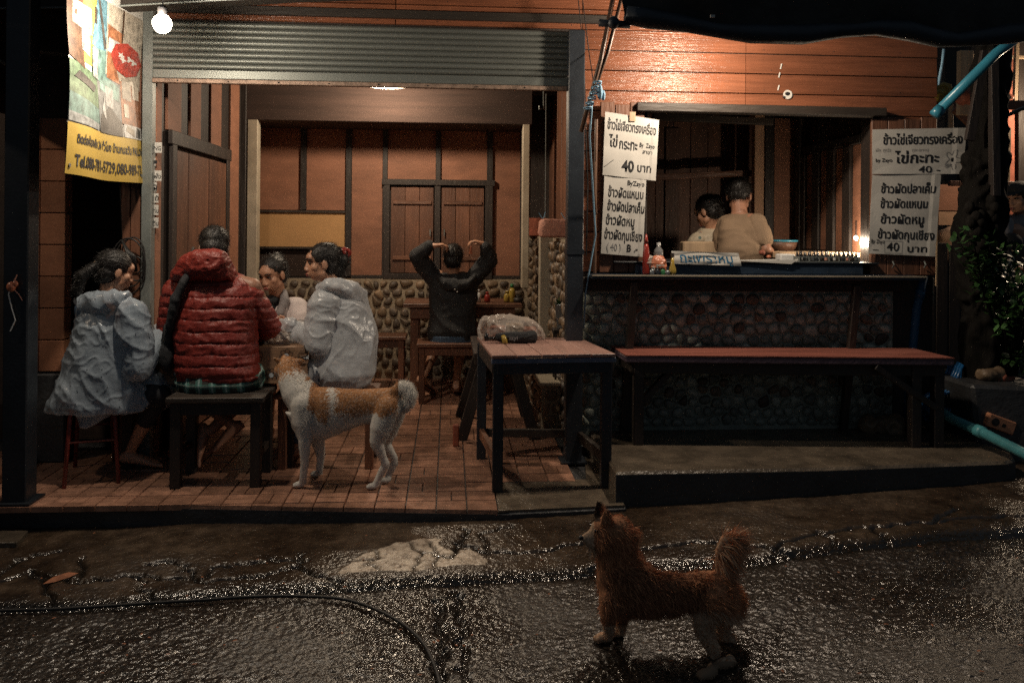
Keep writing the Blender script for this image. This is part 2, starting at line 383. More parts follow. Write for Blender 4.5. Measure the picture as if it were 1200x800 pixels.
me.polygons.add(len(fa)); me.polygons.foreach_set('loop_start', np.arange(0, fa.size, 4, dtype=np.int32)); me.polygons.foreach_set('loop_total', np.full(len(fa), 4, dtype=np.int32))
me.update(calc_edges=True)
ca = me.color_attributes.new('mask', 'FLOAT_COLOR', 'POINT')
wetc = np.clip(1.3*np.exp(-(dch/.055)**2)+1.1*np.exp(-(dcr/.013)**2)+.9*rub*(n5 < .45)+np.exp(-(pcr/.008)**2)*patch, 0, 1)
pm = patch*np.clip(1.1-.35*n5, 0, 1)
ca.data.foreach_set('color', np.stack([above.ravel()*1., wetc.ravel(), pm.ravel(), np.ones(nx*ny)], 1).ravel().astype(np.float32))
m = bpy.data.materials.new('asphalt'); m.use_nodes = True; n = m.node_tree; N = n.nodes; Lk = n.links; b = N['Principled BSDF']
def nd(t, **k):
    x = N.new(t)
    for a, v in k.items(): setattr(x, a, v)
    return x
geo = nd('ShaderNodeNewGeometry'); at = nd('ShaderNodeAttribute', attribute_name='mask'); sp = nd('ShaderNodeSeparateColor'); Lk.new(at.outputs['Color'], sp.inputs[0])
def noi(s, det=5, rough=.6):
    x = nd('ShaderNodeTexNoise'); x.inputs['Scale'].default_value = s; x.inputs['Detail'].default_value = det; x.inputs['Roughness'].default_value = rough; Lk.new(geo.outputs['Position'], x.inputs['Vector']); return x
def ramp(src, stops):
    r = nd('ShaderNodeValToRGB'); Lk.new(src, r.inputs[0]); e = r.color_ramp.elements
    while len(e) < len(stops): e.new(.5)
    for q, (p, c) in zip(e, stops): q.position = p; q.color = (*c, 1) if len(c) == 3 else c
    return r
def mixc(f, a, b_):
    x = nd('ShaderNodeMix', data_type='RGBA')
    for i, s in ((0, f), (6, a), (7, b_)):
        if hasattr(s, 'default_value') or hasattr(s, 'is_linked'): Lk.new(s, x.inputs[i])
        else: x.inputs[i].default_value = s if i == 0 else (*s, 1)
    return x.outputs[2]
ag = ramp(noi(75, 3, .7).outputs['Fac'], [(.36, (.012, .0095, .0075)), (.5, (.028, .021, .016)), (.70, (.11, .085, .065))])
sm = ramp(noi(9, 8, .75).outputs['Fac'], [(.35, (.03, .02, .013)), (.52, (.075, .052, .034)), (.68, (.14, .10, .068))])
big = ramp(noi(1.6, 4).outputs['Fac'], [(.4, (.55, .5, .46)), (.62, (1, 1, 1))])
c0 = mixc(sp.outputs[0], ag.outputs[0], sm.outputs[0])
mu = nd('ShaderNodeMix', data_type='RGBA', blend_type='MULTIPLY'); mu.inputs[0].default_value = 1; Lk.new(c0, mu.inputs[6]); Lk.new(big.outputs[0], mu.inputs[7])
pn = ramp(noi(26, 6, .75).outputs['Fac'], [(.34, (.12, .09, .065)), (.47, (.50, .41, .32)), (.62, (.72, .62, .50))]); c1 = mixc(sp.outputs[2], mu.outputs[2], pn.outputs[0]); c2 = mixc(sp.outputs[1], c1, (.012, .010, .008)); Lk.new(c2, b.inputs['Base Color'])
rr = ramp(noi(1.7, 6, .65).outputs['Fac'], [(.40, (.18,)*3), (.50, (.27,)*3), (.62, (.40,)*3)]); rg = mixc(sp.outputs[2], rr.outputs[0], (.38, .38, .38)); rw = mixc(sp.outputs[1], rg, (.12, .12, .12)); Lk.new(rw, b.inputs['Roughness'])
bp = nd('ShaderNodeBump'); bp.inputs['Strength'].default_value = .65; bp.inputs['Distance'].default_value = .013
na, nb = noi(48, 1, .4), noi(150, 2, .5); ma = nd('ShaderNodeMath', operation='MULTIPLY_ADD'); Lk.new(nb.outputs['Fac'], ma.inputs[0]); ma.inputs[1].default_value = .22; Lk.new(na.outputs['Fac'], ma.inputs[2]); Lk.new(ma.outputs[0], bp.inputs['Height']); Lk.new(bp.outputs[0], b.inputs['Normal'])
b.inputs['Specular IOR Level'].default_value = .6
me.materials.append(m); me.shade_smooth()
street = bpy.data.objects.new('street', me); COL.objects.link(street); street['kind'] = 'structure'
def sz(x, y): return -.072+.034*x
# ---------------------------------------------------------- kerb slab under the tiles
FE = [G(-90, 584.5), G(0, 587), G(300, 592.5), G(600, 598), G(735, 592)]
def fey(x):
    for a, b_ in zip(FE[:-1], FE[1:]):
        if x <= b_.x or b_ is FE[-1]: return a.y+(b_.y-a.y)*(x-a.x)/(b_.x-a.x)
XL, XR, YB = -2.75, PY(668, 265, 5.3).x, 8.2
XRoom = PY(178, 265, 5.3).x
ft = struct('tile_floor'); TT = .016
mb = B(); q = [V((p.x, p.y+.012, 0)) for p in FE]+[V((1.02, 5.42, 0)), V((1.02, YB+.3, 0)), V((XL-.3, YB+.3, 0)), V((XL-.3, FE[0].y, 0))]
mb.prism(q, (0, 0, -.5), (0, 0, -TT)); obj('kerb_slab', mb, 'kerb', ft, bev=.008)
lip = B(); q = [V((p.x, p.y, 0)) for p in FE[:4]]; lip.prism(q+[p+V((0, .011, 0)) for p in reversed(q)], (0, 0, -.34), (0, 0, -.022)); obj('kerb_face', lip, 'kerb', ft)
cp = [G(601, 596), G(735, 591), PY(735, 560, 5.0), PY(690, 560, 4.9)]
pat = B(); a0 = G(600, 597.5); yb = G(640, 561).y; x1 = G(733, 592).x
pit = .1585; xpl = XL+pit*int((a0.x+.01-XL)/pit)+.003
pat.prism([V((xpl, fey(a0.x)+.014, 0)), V((x1, fey(x1)+.02, 0)), V((x1, 5.3, 0)), V((.86, 5.3, 0)), V((.80, yb, 0)), V((xpl, yb, 0))], (0, 0, -.015), (0, 0, -.004))
obj('concrete_patch', pat, 'concrete', ft)
pit = .1585; tiles = []
tv = []
def tilemesh(w, d, seed):
    random.seed(seed); k = random.choice([0, 1, 2]); mb_ = B(); g = .0022; e = .003
    def one(x0, x1, y0, y1, h):
        mb_.hexa([(x0, y0, -TT), (x1, y0, -TT), (x1, y1, -TT), (x0, y1, -TT)], [(x0+e, y0+e, h), (x1-e, y0+e, h), (x1-e, y1-e, h), (x0+e, y1-e, h)])
    h = lambda: random.uniform(-.0022, .0008)
    if k == 0: one(g, w-g, g, d-g, h())
    elif k == 1: one(g, w-g, g, d/2-.001, h()); one(g, w-g, d/2+.001, d-g, h())
    else: one(g, w/2-.001, g, d-g, h()); one(w/2+.001, w-g, g, d-g, h())
    me_ = meshof('floor_tile', mb_); me_.materials.append(MATS['tile']); return me_
shared = [tilemesh(pit, pit, i) for i in range(12)]
random.seed(3)
cells = []
nxr = int((XR+.10-XL)/pit)+1
for j in range(0, 26):
    for i in range(-1, nxr+1):
        x0 = XL+i*pit; y0 = 4.36+j*pit
        cx = x0+pit/2
        if x0+pit > (a0.x+.01 if y0 < yb-.1 else XR+.14): continue
        if y0+pit > YB+.1: continue
        if cx < XRoom-.1 and y0 > 5.5: continue
        cells.append((x0, y0, j))
cells.sort(key=lambda c: (c[1], abs(c[0])))
seen = [c for c in cells]
far = B(); cnt = 0
for (x0, y0, j) in seen:
    if j == 0:
        mb_ = B(); f0 = fey(x0)+.001; f1 = fey(x0+pit)+.001; g = .0022; hh = random.uniform(-.002, .0008)
        mb_.hexa([(x0+g, f0, -.03), (x0+pit-g, f1, -.03), (x0+pit-g, y0+pit-g, -.03), (x0+g, y0+pit-g, -.03)], [(x0+g+.002, f0+.003, hh), (x0+pit-g-.002, f1+.003, hh), (x0+pit-g-.002, y0+pit-g-.003, hh), (x0+g+.002, y0+pit-g-.003, hh)])
        obj('floor_tile', mb_, 'tile', ft); cnt += 1
    elif cnt < 298:
        o = bpy.data.objects.new('floor_tile', random.choice(shared)); COL.objects.link(o); o.parent = ft; o.location = (x0, y0, random.uniform(-.001, .001)); cnt += 1
    else:
        m_ = random.choice(shared)
        far.add([v.co+V((x0, y0, 0)) for v in m_.vertices], [tuple(p.vertices) for p in m_.polygons])
obj('far_tiles', far, 'tile', ft, kind='stuff')
# raised concrete platform in front of the counter
PZ = .154
pl = [G(722, 553, PZ), G(960, 548.5, PZ), G(1178, 541, PZ), G(1190, 538, PZ), G(1186, 531, PZ), G(1120, 505, PZ)]
pl += [V((pl[-1].x+.15, 5.75, 0)), V((.90, 5.75, 0)), V((.90, pl[0].y+.5, 0))]
pb = B(); pb.prism([V((p.x, p.y, 0)) for p in pl], (0, 0, -.3), (0, 0, PZ)); platform = obj('concrete_platform', pb, 'concrete', None, bev=.014, kind='structure')
fc = B(); qq = [V((p.x, p.y-.002, 0)) for p in pl[:4]]
fc.prism(qq+[p+V((0, .012, 0)) for p in reversed(qq)], (0, 0, -.3), (0, 0, PZ-.016)); obj('platform_kerb', fc, 'kerb', platform)
# ---------------------------------------------------------- ground beyond, on the right
YF = 5.3; YW = 5.4
# ================================================================== FACADE
# upper siding boards (fibre-cement planks) over the shutter and round the serving window
fac = thing('timber_facade', 'orange wood-grain siding boards above the shutter and round the serving window', 'wall', (0, YW, 0))
def zat(px, py, y): return PY(px, py, y).z
xl, xr = PY(168, 100, YW).x, PY(1097, 100, YW).x
winL, winR = PY(752, 200, YW).x, PY(1024, 200, YW).x
ztop = zat(840, 128, YW)
pitch = .1285; z0 = zat(825, 108-24.5*0, YW)-.002
rows = [z0+pitch*k for k in range(-1, 8)]
shT = zat(430, 31, YW)
xpost = PY(684, 200, YW).x
k = 0
for k, z in enumerate(rows):
    zt = z+pitch-.006
    segs = []
    if z >= shT-.06: segs = [(xl, -.35), (-.344, xpost-.02), (xpost-.016, 1.9), (1.904, xr)]
    elif z+pitch > ztop: segs = [(xpost-.02, 1.9), (1.904, xr)]
    for (a, b_) in segs:
        zz = max(z, shT-.02) if a < xpost-.03 else max(z, ztop-.01)
        if zt-zz < .02: continue
        m_ = B(); m_.hexa([(a, YW-.012, zz), (b_, YW-.012, zz), (b_, YW+.012, zz), (a, YW+.012, zz)], [(a, YW-.004, zt), (b_, YW-.004, zt), (b_, YW+.012, zt), (a, YW+.012, zt)])
        obj('siding_board', m_, 'siding', fac)
zc = z0-pitch
while zc > PZ+1.0:      # short boards left of the window
    m_ = B(); m_.hexa([(xpost, YW-.012, zc), (winL-.02, YW-.012, zc), (winL-.02, YW+.012, zc), (xpost, YW+.012, zc)], [(xpost, YW-.004, zc+pitch-.006), (winL-.02, YW-.004, zc+pitch-.006), (winL-.02, YW+.012, zc+pitch-.006), (xpost, YW+.012, zc+pitch-.006)])
    obj('siding_board', m_, 'siding', fac)
    m_ = B(); m_.hexa([(winR+.02, YW-.012, zc), (xr, YW-.012, zc), (xr, YW+.012, zc), (winR+.02, YW+.012, zc)], [(winR+.02, YW-.004, zc+pitch-.006), (xr, YW-.004, zc+pitch-.006), (xr, YW+.012, zc+pitch-.006), (winR+.02, YW+.012, zc+pitch-.006)])
    obj('siding_board', m_, 'siding', fac); zc -= pitch
nl = B()
for k, z in enumerate(rows):
    for i in range(12):
        x = xl+.15+i*.42+.05*sin(k*3.1+i); zz = z+.022
        if (x < xpost-.03 and zz > shT) or (x > xpost and zz > ztop): nl.ell((x, YW-.0115, zz), (.0035, .0015, .0035), n=8, m=4)
obj('nail_heads', nl, 'dark_timber', fac, kind='stuff')
bk = B(); bk.box(xl, xpost, YW+.02, YW+.10, shT-.02, 3.6); bk.box(xpost, xr, YW+.02, YW+.10, ztop, 3.6)
bk.box(xpost, winL, YW+.02, YW+.10, 0, ztop); bk.box(winR, xr, YW+.02, YW+.10, 0, ztop); bk.box(winL, winR, YW+.02, YW+.10, 0, PZ+.93)
obj('backing', bk, 'dark_timber', fac)
hb = B(); a = PY(745, 126, YW-.06); c = PY(1035, 132.5, YW-.06)
hb.bar(a, c, .10, .055, (0, 0, 1)); obj('window_header', hb, 'dark_timber_h', fac, bev=.004)
fr = B(); fr.box(winL-.02, winL+.03, YW-.03, YW+.12, PZ+.9, ztop); fr.box(winR-.03, winR+.02, YW-.03, YW+.12, PZ+.9, ztop); obj('window_frame', fr, 'dark_timber', fac, bev=.003)
# round sticker on the siding
st = B(); st.lathe([(.030, 0), (.030, .002)], PY(923, 111, YW-.0145), 20, (0, -1, 0)); s_ = obj('round_sticker', st, 'white_paper'); tag(s_, 'small round white sticker with a dark smudge on the orange siding', 'sticker')
st = B(); st.ell(PY(923, 110, YW-.0175), (.017, .001, .012)); st.ell(PY(919, 114, YW-.0175), (.012, .001, .006)); obj('print', st, 'ink', s_)
for (x, y, l) in ((913, 103, .022), (914, 88, .016), (916, 78, .012)):
    st = B(); st.bar(PY(x, y-3, YW-.014), PY(x-1.5, y+3, YW-.014), .007, .003, (0, 1, 0)); tag(obj('paint_streak', st, 'white_paper'), 'short white scrape on the orange siding '+{103: 'just above the round sticker', 88: 'second one above the round sticker', 78: 'topmost one above the round sticker'}[y], 'scrape')
# roller shutter
sh = thing('roller_shutter', 'rolled-up corrugated metal roller shutter over the dining room opening', 'shutter', (0, YF, 0))
sx0, sx1 = PY(180, 60, YF).x, PY(671, 60, YF).x
zt = zat(430, 31, YF); zb = zat(430, 86, YF); ns = 8; hgt = (zt-zb)/ns
for i in range(ns):
    z = zt-(i+1)*hgt; pr = []
    for t in np.linspace(0, 1, 9): pr.append(V((sx0, YF-.006-.013*sin(pi*t)**.7+.006*(t < .08), z+hgt*t)))
    poly = pr+[V((sx0, YF+.010, z+hgt)), V((sx0, YF+.010, z))]
    m_ = B(); m_.prism(poly, (0, 0, 0), (sx1-sx0, 0, 0)); obj('shutter_slat', m_, 'shutter_metal', sh)
m_ = B(); m_.box(sx0, sx1, YF-.016, YF+.012, zb-.058, zb-.003); obj('bottom_bar', m_, 'shutter_metal', sh, bev=.004)
m_ = B(); m_.box(sx0, sx1, YF-.026, YF+.014, zb-.086, zb-.060); ob_ = obj('bottom_rail', m_, 'rusty_rail', sh, bev=.003, label='rusty bottom rail with rivets')
for i in range(9):
    m_ = B(); m_.ell((sx0+.15+i*.3, YF-.028, zb-.073), (.005, .004, .005), n=8, m=6); obj('rivet', m_, 'dark_timber', ob_)
zsh = zb-.086
# posts
def post(name, px0, px1, y, z0, z1, mat, label, cat='post', dpt=.07, lean=0, bev=.003):
    a = PY(px0, 265, y).x; b_ = PY(px1, 265, y).x
    t = thing(name, label, cat, ((a+b_)/2, y, z0)); m_ = B()
    m_.hexa([(a, y, z0), (b_, y, z0), (b_, y+dpt, z0), (a, y+dpt, z0)], [(a+lean, y, z1), (b_+lean, y, z1), (b_+lean, y+dpt, z1), (a+lean, y+dpt, z1)])
    return t, m_, a, b_
t, m_, a, b_ = post('shutter_guide_post', 165, 177, YF-.02, 0, 2.9, 'steel_grey', 'pale blue-grey steel post left of the rolled-up shutter'); obj('post_shaft', m_, 'steel_grey', t, bev=.004)
m_ = B(); m_.box(a-.03, b_+.03, YF-.05, YF+.08, 0, .008); obj('base_plate', m_, 'steel_grey', t)
t, m_, a, b_ = post('steel_post', 665, 684, YF-.10, 0, 2.66, 'steel_black', 'black square steel post between the dining room and the serving counter', dpt=.10)
obj('post_shaft', m_, 'steel_black', t, bev=.005); m_ = B(); m_.box(a-.03, b_+.03, YF-.13, YF+.03, 0, .01); obj('base_plate', m_, 'steel_black', t)
m_ = B(); m_.box(a-.005, b_+.005, YF-.105, YF+.005, 1.28, 1.31); obj('clamp', m_, 'steel_black', t)
BPY = 4.55
t, m_, a, b_ = post('black_corner_post', 4, 33, BPY, 0, 3.3, 'steel_black', 'thick black steel post at the left edge with a knotted rope on it', dpt=.12)
obj('post_shaft', m_, 'steel_black', t, bev=.006); m_ = B(); m_.box(a-.02, b_+.03, BPY-.03, BPY+.15, 0, .012); obj('base_plate', m_, 'steel_black', t)
# knotted rope
kt = thing('rope_knot', 'frayed orange knot of rope tied round the black post with a hanging tail', 'rope', PY(13, 340, BPY-.02))
m_ = B(); c = PY(13, 336, BPY-.02); m_.ell(c, (.022, .018, .026)); m_.ell(c+V((.02, 0, .015)), (.014, .012, .016)); obj('knot', m_, 'orange_plastic', kt)
m_ = B(); m_.tube([c, PY(10, 345, BPY-.02), PY(14, 362, BPY-.015), PY(18, 375, BPY-.015), PY(12, 388, BPY-.015)], .003, 6); obj('rope_tail', m_, 'white_plastic', kt)
m_ = B(); m_.tube([c, PY(20, 322, BPY-.02), PY(17, 330, BPY-.03)], .003, 6); m_.tube([c, PY(22, 345, BPY-.02), PY(26, 352, BPY-.01)], .003, 6); obj('rope_strand', m_, 'pink_cloth', kt)
# eave beam, upper left
eb = thing('eave_beam', 'dark roof beam running along the top of the picture over the banner', 'beam', W(100, 5, 4.9)); m_ = B()
e0, e1, e2 = W(-80, 12.5, 4.75), W(110, 10.5, 4.8), W(345, -3, 4.9)
up = V((0, 0, .3)); bk_ = V((0, .12, 0))
for p, q in ((e0, e1), (e1, e2), (e2, W(760, -16, 4.9))): m_.hexa([p, q, q+bk_, p+bk_], [p+up, q+up, q+up+bk_, p+up+bk_])
obj('beam', m_, 'dark_timber_h', eb); m_ = B(); m_.tube([e0+V((0, -.01, .005)), e1+V((0, -.01, .005)), e2+V((0, -.01, .005))], .006, 6); obj('metal_trim', m_, 'steel_grey', eb)
# soffit roof over the left part
rf = B(); rf.box(-3.4, 3.4, 4.85, 5.9, 3.42, 3.47); tag(obj('roof_sheet', rf, 'dark_timber_h'), 'dark roof sheet above the siding and the shutter', 'roof')
# ---------------------------------------------------------- cobble facing: every stone its own piece
def clip(poly, mx_, my, nx_, ny_):
    out = []
    for i in range(len(poly)):
        a, b_ = poly[i], poly[(i+1) % len(poly)]
        da = (a[0]-mx_)*nx_+(a[1]-my)*ny_; db = (b_[0]-mx_)*nx_+(b_[1]-my)*ny_
        if da <= 0: out.append(a)
        if (da < 0 < db) or (db < 0 < da): t = da/(da-db); out.append((a[0]+(b_[0]-a[0])*t, a[1]+(b_[1]-a[1])*t))
    return out
def cobbles(parent, org, ux, uz, w, h, size, mat, gap=.18, hgt=.018, seed=1, limit=300, skip=None, order=None, mats=None, xf=1.0):
    rnd = random.Random(seed); org = V(org); ux = V(ux).normalized(); uz = V(uz).normalized(); nrm = ux.cross(uz)
    pts = []; dx = size*xf; dy = size*.9; j = 0; y = dy*.4
    while y < h:
        x = dx*(.5 if j % 2 else 0)+.2*dx
        while x < w: pts.append((x+rnd.uniform(-.3, .3)*dx, y+rnd.uniform(-.3, .3)*dy)); x += dx*rnd.uniform(.85, 1.2)
        y += dy; j += 1
    cells_ = []
    for p in pts:
        if skip and skip(*p): continue
        s = size*.78; poly = [(p[0]-s, p[1]-s), (p[0]+s, p[1]-s), (p[0]+s, p[1]+s), (p[0]-s, p[1]+s)]
        poly = [(min(max(a, .003), w-.003), min(max(b_, .003), h-.003)) for a, b_ in poly]
        for q in pts:
            if q is p or abs(q[0]-p[0]) > 2*s or abs(q[1]-p[1]) > 2*s: continue
            poly = clip(poly, (p[0]+q[0])/2, (p[1]+q[1])/2, q[0]-p[0], q[1]-p[1])
            if len(poly) < 3: break
        if len(poly) < 3: continue
        cx = sum(a for a, _ in poly)/len(poly); cy = sum(b_ for _, b_ in poly)/len(poly)
        g = 1-gap*rnd.uniform(.6, 1.5); poly = [(cx+(a-cx)*g, cy+(b_-cy)*g) for a, b_ in poly]
        for _ in range(2):
            poly = [q for i in range(len(poly)) for q in ((poly[i][0]*.75+poly[(i+1) % len(poly)][0]*.25, poly[i][1]*.75+poly[(i+1) % len(poly)][1]*.25), (poly[i][0]*.25+poly[(i+1) % len(poly)][0]*.75, poly[i][1]*.25+poly[(i+1) % len(poly)][1]*.75))]
        if len(poly) > 16: poly = poly[::2]
        cells_.append((cx, cy, poly))
    if order: cells_.sort(key=lambda c: order(c[0], c[1]))
    rest = MB()
    for n_, (cx, cy, poly) in enumerate(cells_):
        hh = hgt*rnd.uniform(.6, 1.3); tx, ty = rnd.uniform(-.12, .12), rnd.uniform(-.12, .12)
        mb_ = MB() if n_ < limit else rest; k = len(mb_.v); L = len(poly)
        for f, z in ((1, 0), (.93, .55), (.68, .88)):
            for a, b_ in poly:
                px_, py_ = cx+(a-cx)*f, cy+(b_-cy)*f; zz = z*hh+(tx*(px_-cx)+ty*(py_-cy))*(z > 0)
                mb_.v.append(org+ux*px_+uz*py_+nrm*zz)
        mb_.v.append(org+ux*cx+uz*cy+nrm*hh)
        for r_ in range(2):
            for i in range(L): mb_.f.append((k+r_*L+i, k+r_*L+(i+1) % L, k+(r_+1)*L+(i+1) % L, k+(r_+1)*L+i))
        for i in range(L): mb_.f.append((k+2*L+i, k+2*L+(i+1) % L, k+3*L))
        if n_ < limit:
            o = obj('stone', mb_, rnd.choice(mats) if mats else mat, parent, smooth=True)
    if rest.v: obj('small_stones', rest, mats[0] if mats else mat, parent, smooth=True, kind='stuff')
    return len(cells_)
def slab(x0, x1, y0, y1, z0, z1): m_ = MB(); m_.box(x0, x1, y0, y1, z0, z1); return m_
# ================================================================== LEFT, OUTSIDE THE DINING ROOM
bw = thing('block_wall', 'narrow wall of orange-brown blocks beside the black corner post', 'wall', PY(55, 420, 5.35))
ax, bx, mx0 = PY(30, 265, 5.35).x, PY(76, 265, 5.35).x, PY(46.5, 265, 5.35).x
for i in range(8):
    zz1 = PY(60, 138+i*37.2, 5.35).z; zz0 = PY(60, 138+(i+1)*37.2, 5.35).z
    for (p, q) in ((ax, mx0-.002), (mx0+.002, bx)):
        m_ = slab(p, q, 5.35+random.uniform(0, .004), 5.45, zz0+.003, zz1-.003); obj('block', m_, 'block_orange', bw, bev=.003)
obj('mortar', slab(ax-.3, bx-.005, 5.362, 5.44, .35, 3.3), 'grout', bw)
tag(obj('plinth', slab(ax, bx+.02, 5.33, 5.5, 0, PY(60, 437, 5.35).z-.002), 'kerb', bev=.01), 'rough dark concrete plinth below the orange-brown blocks', 'plinth')
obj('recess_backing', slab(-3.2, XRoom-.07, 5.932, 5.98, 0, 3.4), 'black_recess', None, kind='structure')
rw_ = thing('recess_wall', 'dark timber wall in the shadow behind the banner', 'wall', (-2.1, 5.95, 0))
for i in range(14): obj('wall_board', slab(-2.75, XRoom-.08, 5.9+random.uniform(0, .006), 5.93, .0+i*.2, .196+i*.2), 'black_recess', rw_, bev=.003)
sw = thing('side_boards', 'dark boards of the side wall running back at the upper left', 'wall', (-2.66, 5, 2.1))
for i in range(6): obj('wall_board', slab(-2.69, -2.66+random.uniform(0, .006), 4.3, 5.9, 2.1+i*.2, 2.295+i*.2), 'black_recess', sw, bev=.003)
a, b_ = PX(-12, 65, -2.62), PX(76, 115, -2.62)
m_ = B(); m_.tube([a, b_], .011, 8); tag(obj('handrail', m_, 'steel_grey', smooth=True), 'pale metal pipe sloping up along the dark wall at the upper left', 'pipe')
pv = thing('corner_planks', 'two brown vertical planks just left of the pale steel post', 'planks', PY(154, 400, 5.33))
for p, q in ((142, 152), (153, 164)): obj('plank', slab(PY(p, 265, 5.33).x, PY(q, 265, 5.33).x, 5.33, 5.36, 0, 2.95), 'brown_timber', pv, bev=.002)
m_ = B(); a = G(50, 527, .06); m_.box(a.x-.075, a.x+.0, 3.7, a.y, 0.001, .055); tag(obj('edge_timber', m_, 'brown_timber_h', bev=.006), 'low timber laid along the left edge of the tiled floor', 'timber')
# sliver of the lane at the far left
tag(obj('pink_signboard', slab(PY(-30, 200, 7).x, PY(3, 200, 7).x, 7, 7.03, PY(0, 236, 7).z, PY(0, 170, 7).z), 'pink_cloth'), 'pink signboard glimpsed left of the black corner post', 'signboard')
tag(obj('crate_stack', slab(PY(-40, 200, 7.2).x, PY(3, 200, 7.2).x, 7.2, 7.5, -.2, PY(0, 300, 7.2).z), 'blue_pipe2', bev=.01), 'blue crate glimpsed left of the black corner post, under the pink signboard', 'crate')
nl_ = thing('lane_house', 'dark timber house wall across the lane at the far left', 'house', (-4.6, 7, -.2))
for i in range(18): obj('wall_board', slab(-4.62, -4.6+random.uniform(0, .008), 1.5, 12, -.2+i*.2, -.005+i*.2), 'dark_timber_h', nl_)
obj('end_wall', slab(-4.6, -2.9, 12, 12.1, -.3, 3.4), 'dark_timber_h', nl_)
obj('wall_core', slab(-6.5, -4.63, 1.5, 12.1, -.3, 3.4), 'dark_timber', nl_)
# coil of black cable on the pale post
cb = thing('cable_coil', 'tangled coil of black cable hanging on the planks by the pale steel post', 'cable', PY(160, 300, 5.26))
m_ = B()
for r_, cx_, cy_ in ((33, 150, 312), (28, 152, 308), (22, 156, 300), (14, 160, 315)):
    pts = [PY(cx_+.62*r_*cos(t), cy_+r_*sin(t), 5.27-.006*r_/20) for t in np.linspace(0, 2*pi, 26)]; m_.tube(pts, .0045, 6, False)
obj('loop', m_, 'rope_black', cb, smooth=True); m_ = B()
for i in range(5): m_.tube([PY(143+i*2, 282+i*3, 5.25), PY(150+i*2, 300, 5.22), PY(156+i, 318, 5.25)], .007, 6)
m_.tube([PY(140, 60, 5.28), PY(139, 180, 5.28), PY(143, 282, 5.26)], .004, 6); obj('loose_end', m_, 'rope_black', cb, smooth=True)
# ================================================================== DINING ROOM
YB = 8.2; ZC = 2.74
rw1 = struct('room_ceiling'); obj('ceiling_sheet', slab(XRoom-.1, 1.05, YF+.06, YB+.1, ZC, ZC+.05), 'dark_timber_h', rw1)
for i in range(7):
    y = 5.6+i*.42; obj('joist', slab(XRoom, .95, y, y+.06, ZC-.10, ZC-.002), 'dark_timber_h', rw1)
lw = thing('left_wall', 'left wall of the dining room with dark battens over orange boards', 'wall', (XRoom, 6.7, 0))
obj('wall_backing', slab(XRoom-.06, XRoom-.015, YF+.05, YB+.1, 0, ZC), 'dark_timber', lw)
def yat(px, x=XRoom, py=130): return PX(px, py, x).y
zd = PX(230, 175, XRoom).z
ps = [181, 189, 196, 212, 223, 235, 247, 259, 270, 280, 290, 298]
for i in range(0, len(ps)-1, 2):
    y0, y1 = yat(ps[i]), yat(ps[i+1]); y1 = min(y1, YB)
    if y1 <= y0: continue
    obj('wall_board', slab(XRoom-.014, XRoom+.004, max(y0, YF+.06), y1, 0 if not (196 <= ps[i] < 262) else zd+.07, ZC-.01), 'panel', lw, bev=.002)
dr = thing('plank_door', 'closed brown plank door in a dark frame at the left of the dining room', 'door', (XRoom, yat(230), 0))
y0, y1 = yat(198, py=170), yat(266, py=190)
m_ = B(); m_.box(XRoom, XRoom+.026, y0, y0+.09, 0, zd+.07); m_.box(XRoom, XRoom+.026, y1-.09, y1, 0, zd+.07); m_.box(XRoom+.002, XRoom+.03, y0-.03, y1+.03, zd-.02, zd+.07); obj('frame', m_, 'dark_timber', dr, bev=.004)
n_ = 5; wd_ = (y1-y0-.2)/n_
for i in range(n_): obj('door_plank', slab(XRoom+.002, XRoom+.022+.004*(i % 2), y0+.1+i*wd_, y0+.1+(i+1)*wd_-.008, .02, zd-.05), 'brown_timber', dr, bev=.003)
m_ = B(); m_.lathe([(.018, 0), (.012, .03), (.022, .045), (.012, .06)], (XRoom+.02, y1-.14, .95), 12, (1, 0, 0)); obj('knob', m_, 'steel_grey', dr, smooth=True)
# small plates with words on the post side
plates = [(180, 173, 15, 12, 'ONG', 'small white plate reading ONG, topmost beside the pale post'), (177.5, 190, 5, 9, 'l', 'thin white plate under the ONG plate'),
          (180, 206, 14, 12, 'หูฟัง', 'wide white plate with curly writing, third down beside the pale post'), (178, 219, 7, 11, 'ผู้', 'small white plate, fourth down beside the pale post'),
          (179, 232, 9, 11, 'เข้', 'small white plate, fifth down beside the pale post'), (179, 246, 9, 12, 'เก่น', 'small white plate, sixth down beside the pale post'),
          (179, 261, 9, 12, 'เดิน', 'small white plate, lowest of the column beside the pale post')]
for (px, py, w_, h_, s, lb) in plates:
    a = PY(px-w_/2+2, py+h_/2, YF+.03); c = PY(px+w_/2+2, py-h_/2, YF+.03)
    o = tag(obj('word_plate', slab(a.x, c.x, YF+.03, YF+.036, a.z, c.z), 'white_paper'), lb, 'plate', 'word plates beside the pale post')
    text(o, s, (a.x+.006, YF+.0285, a.z+.014), V((1, 0, 0)), V((0, 0, 1)), (c.z-a.z)*.62, 'ink', width=(c.x-a.x)*.85, bold=.01)
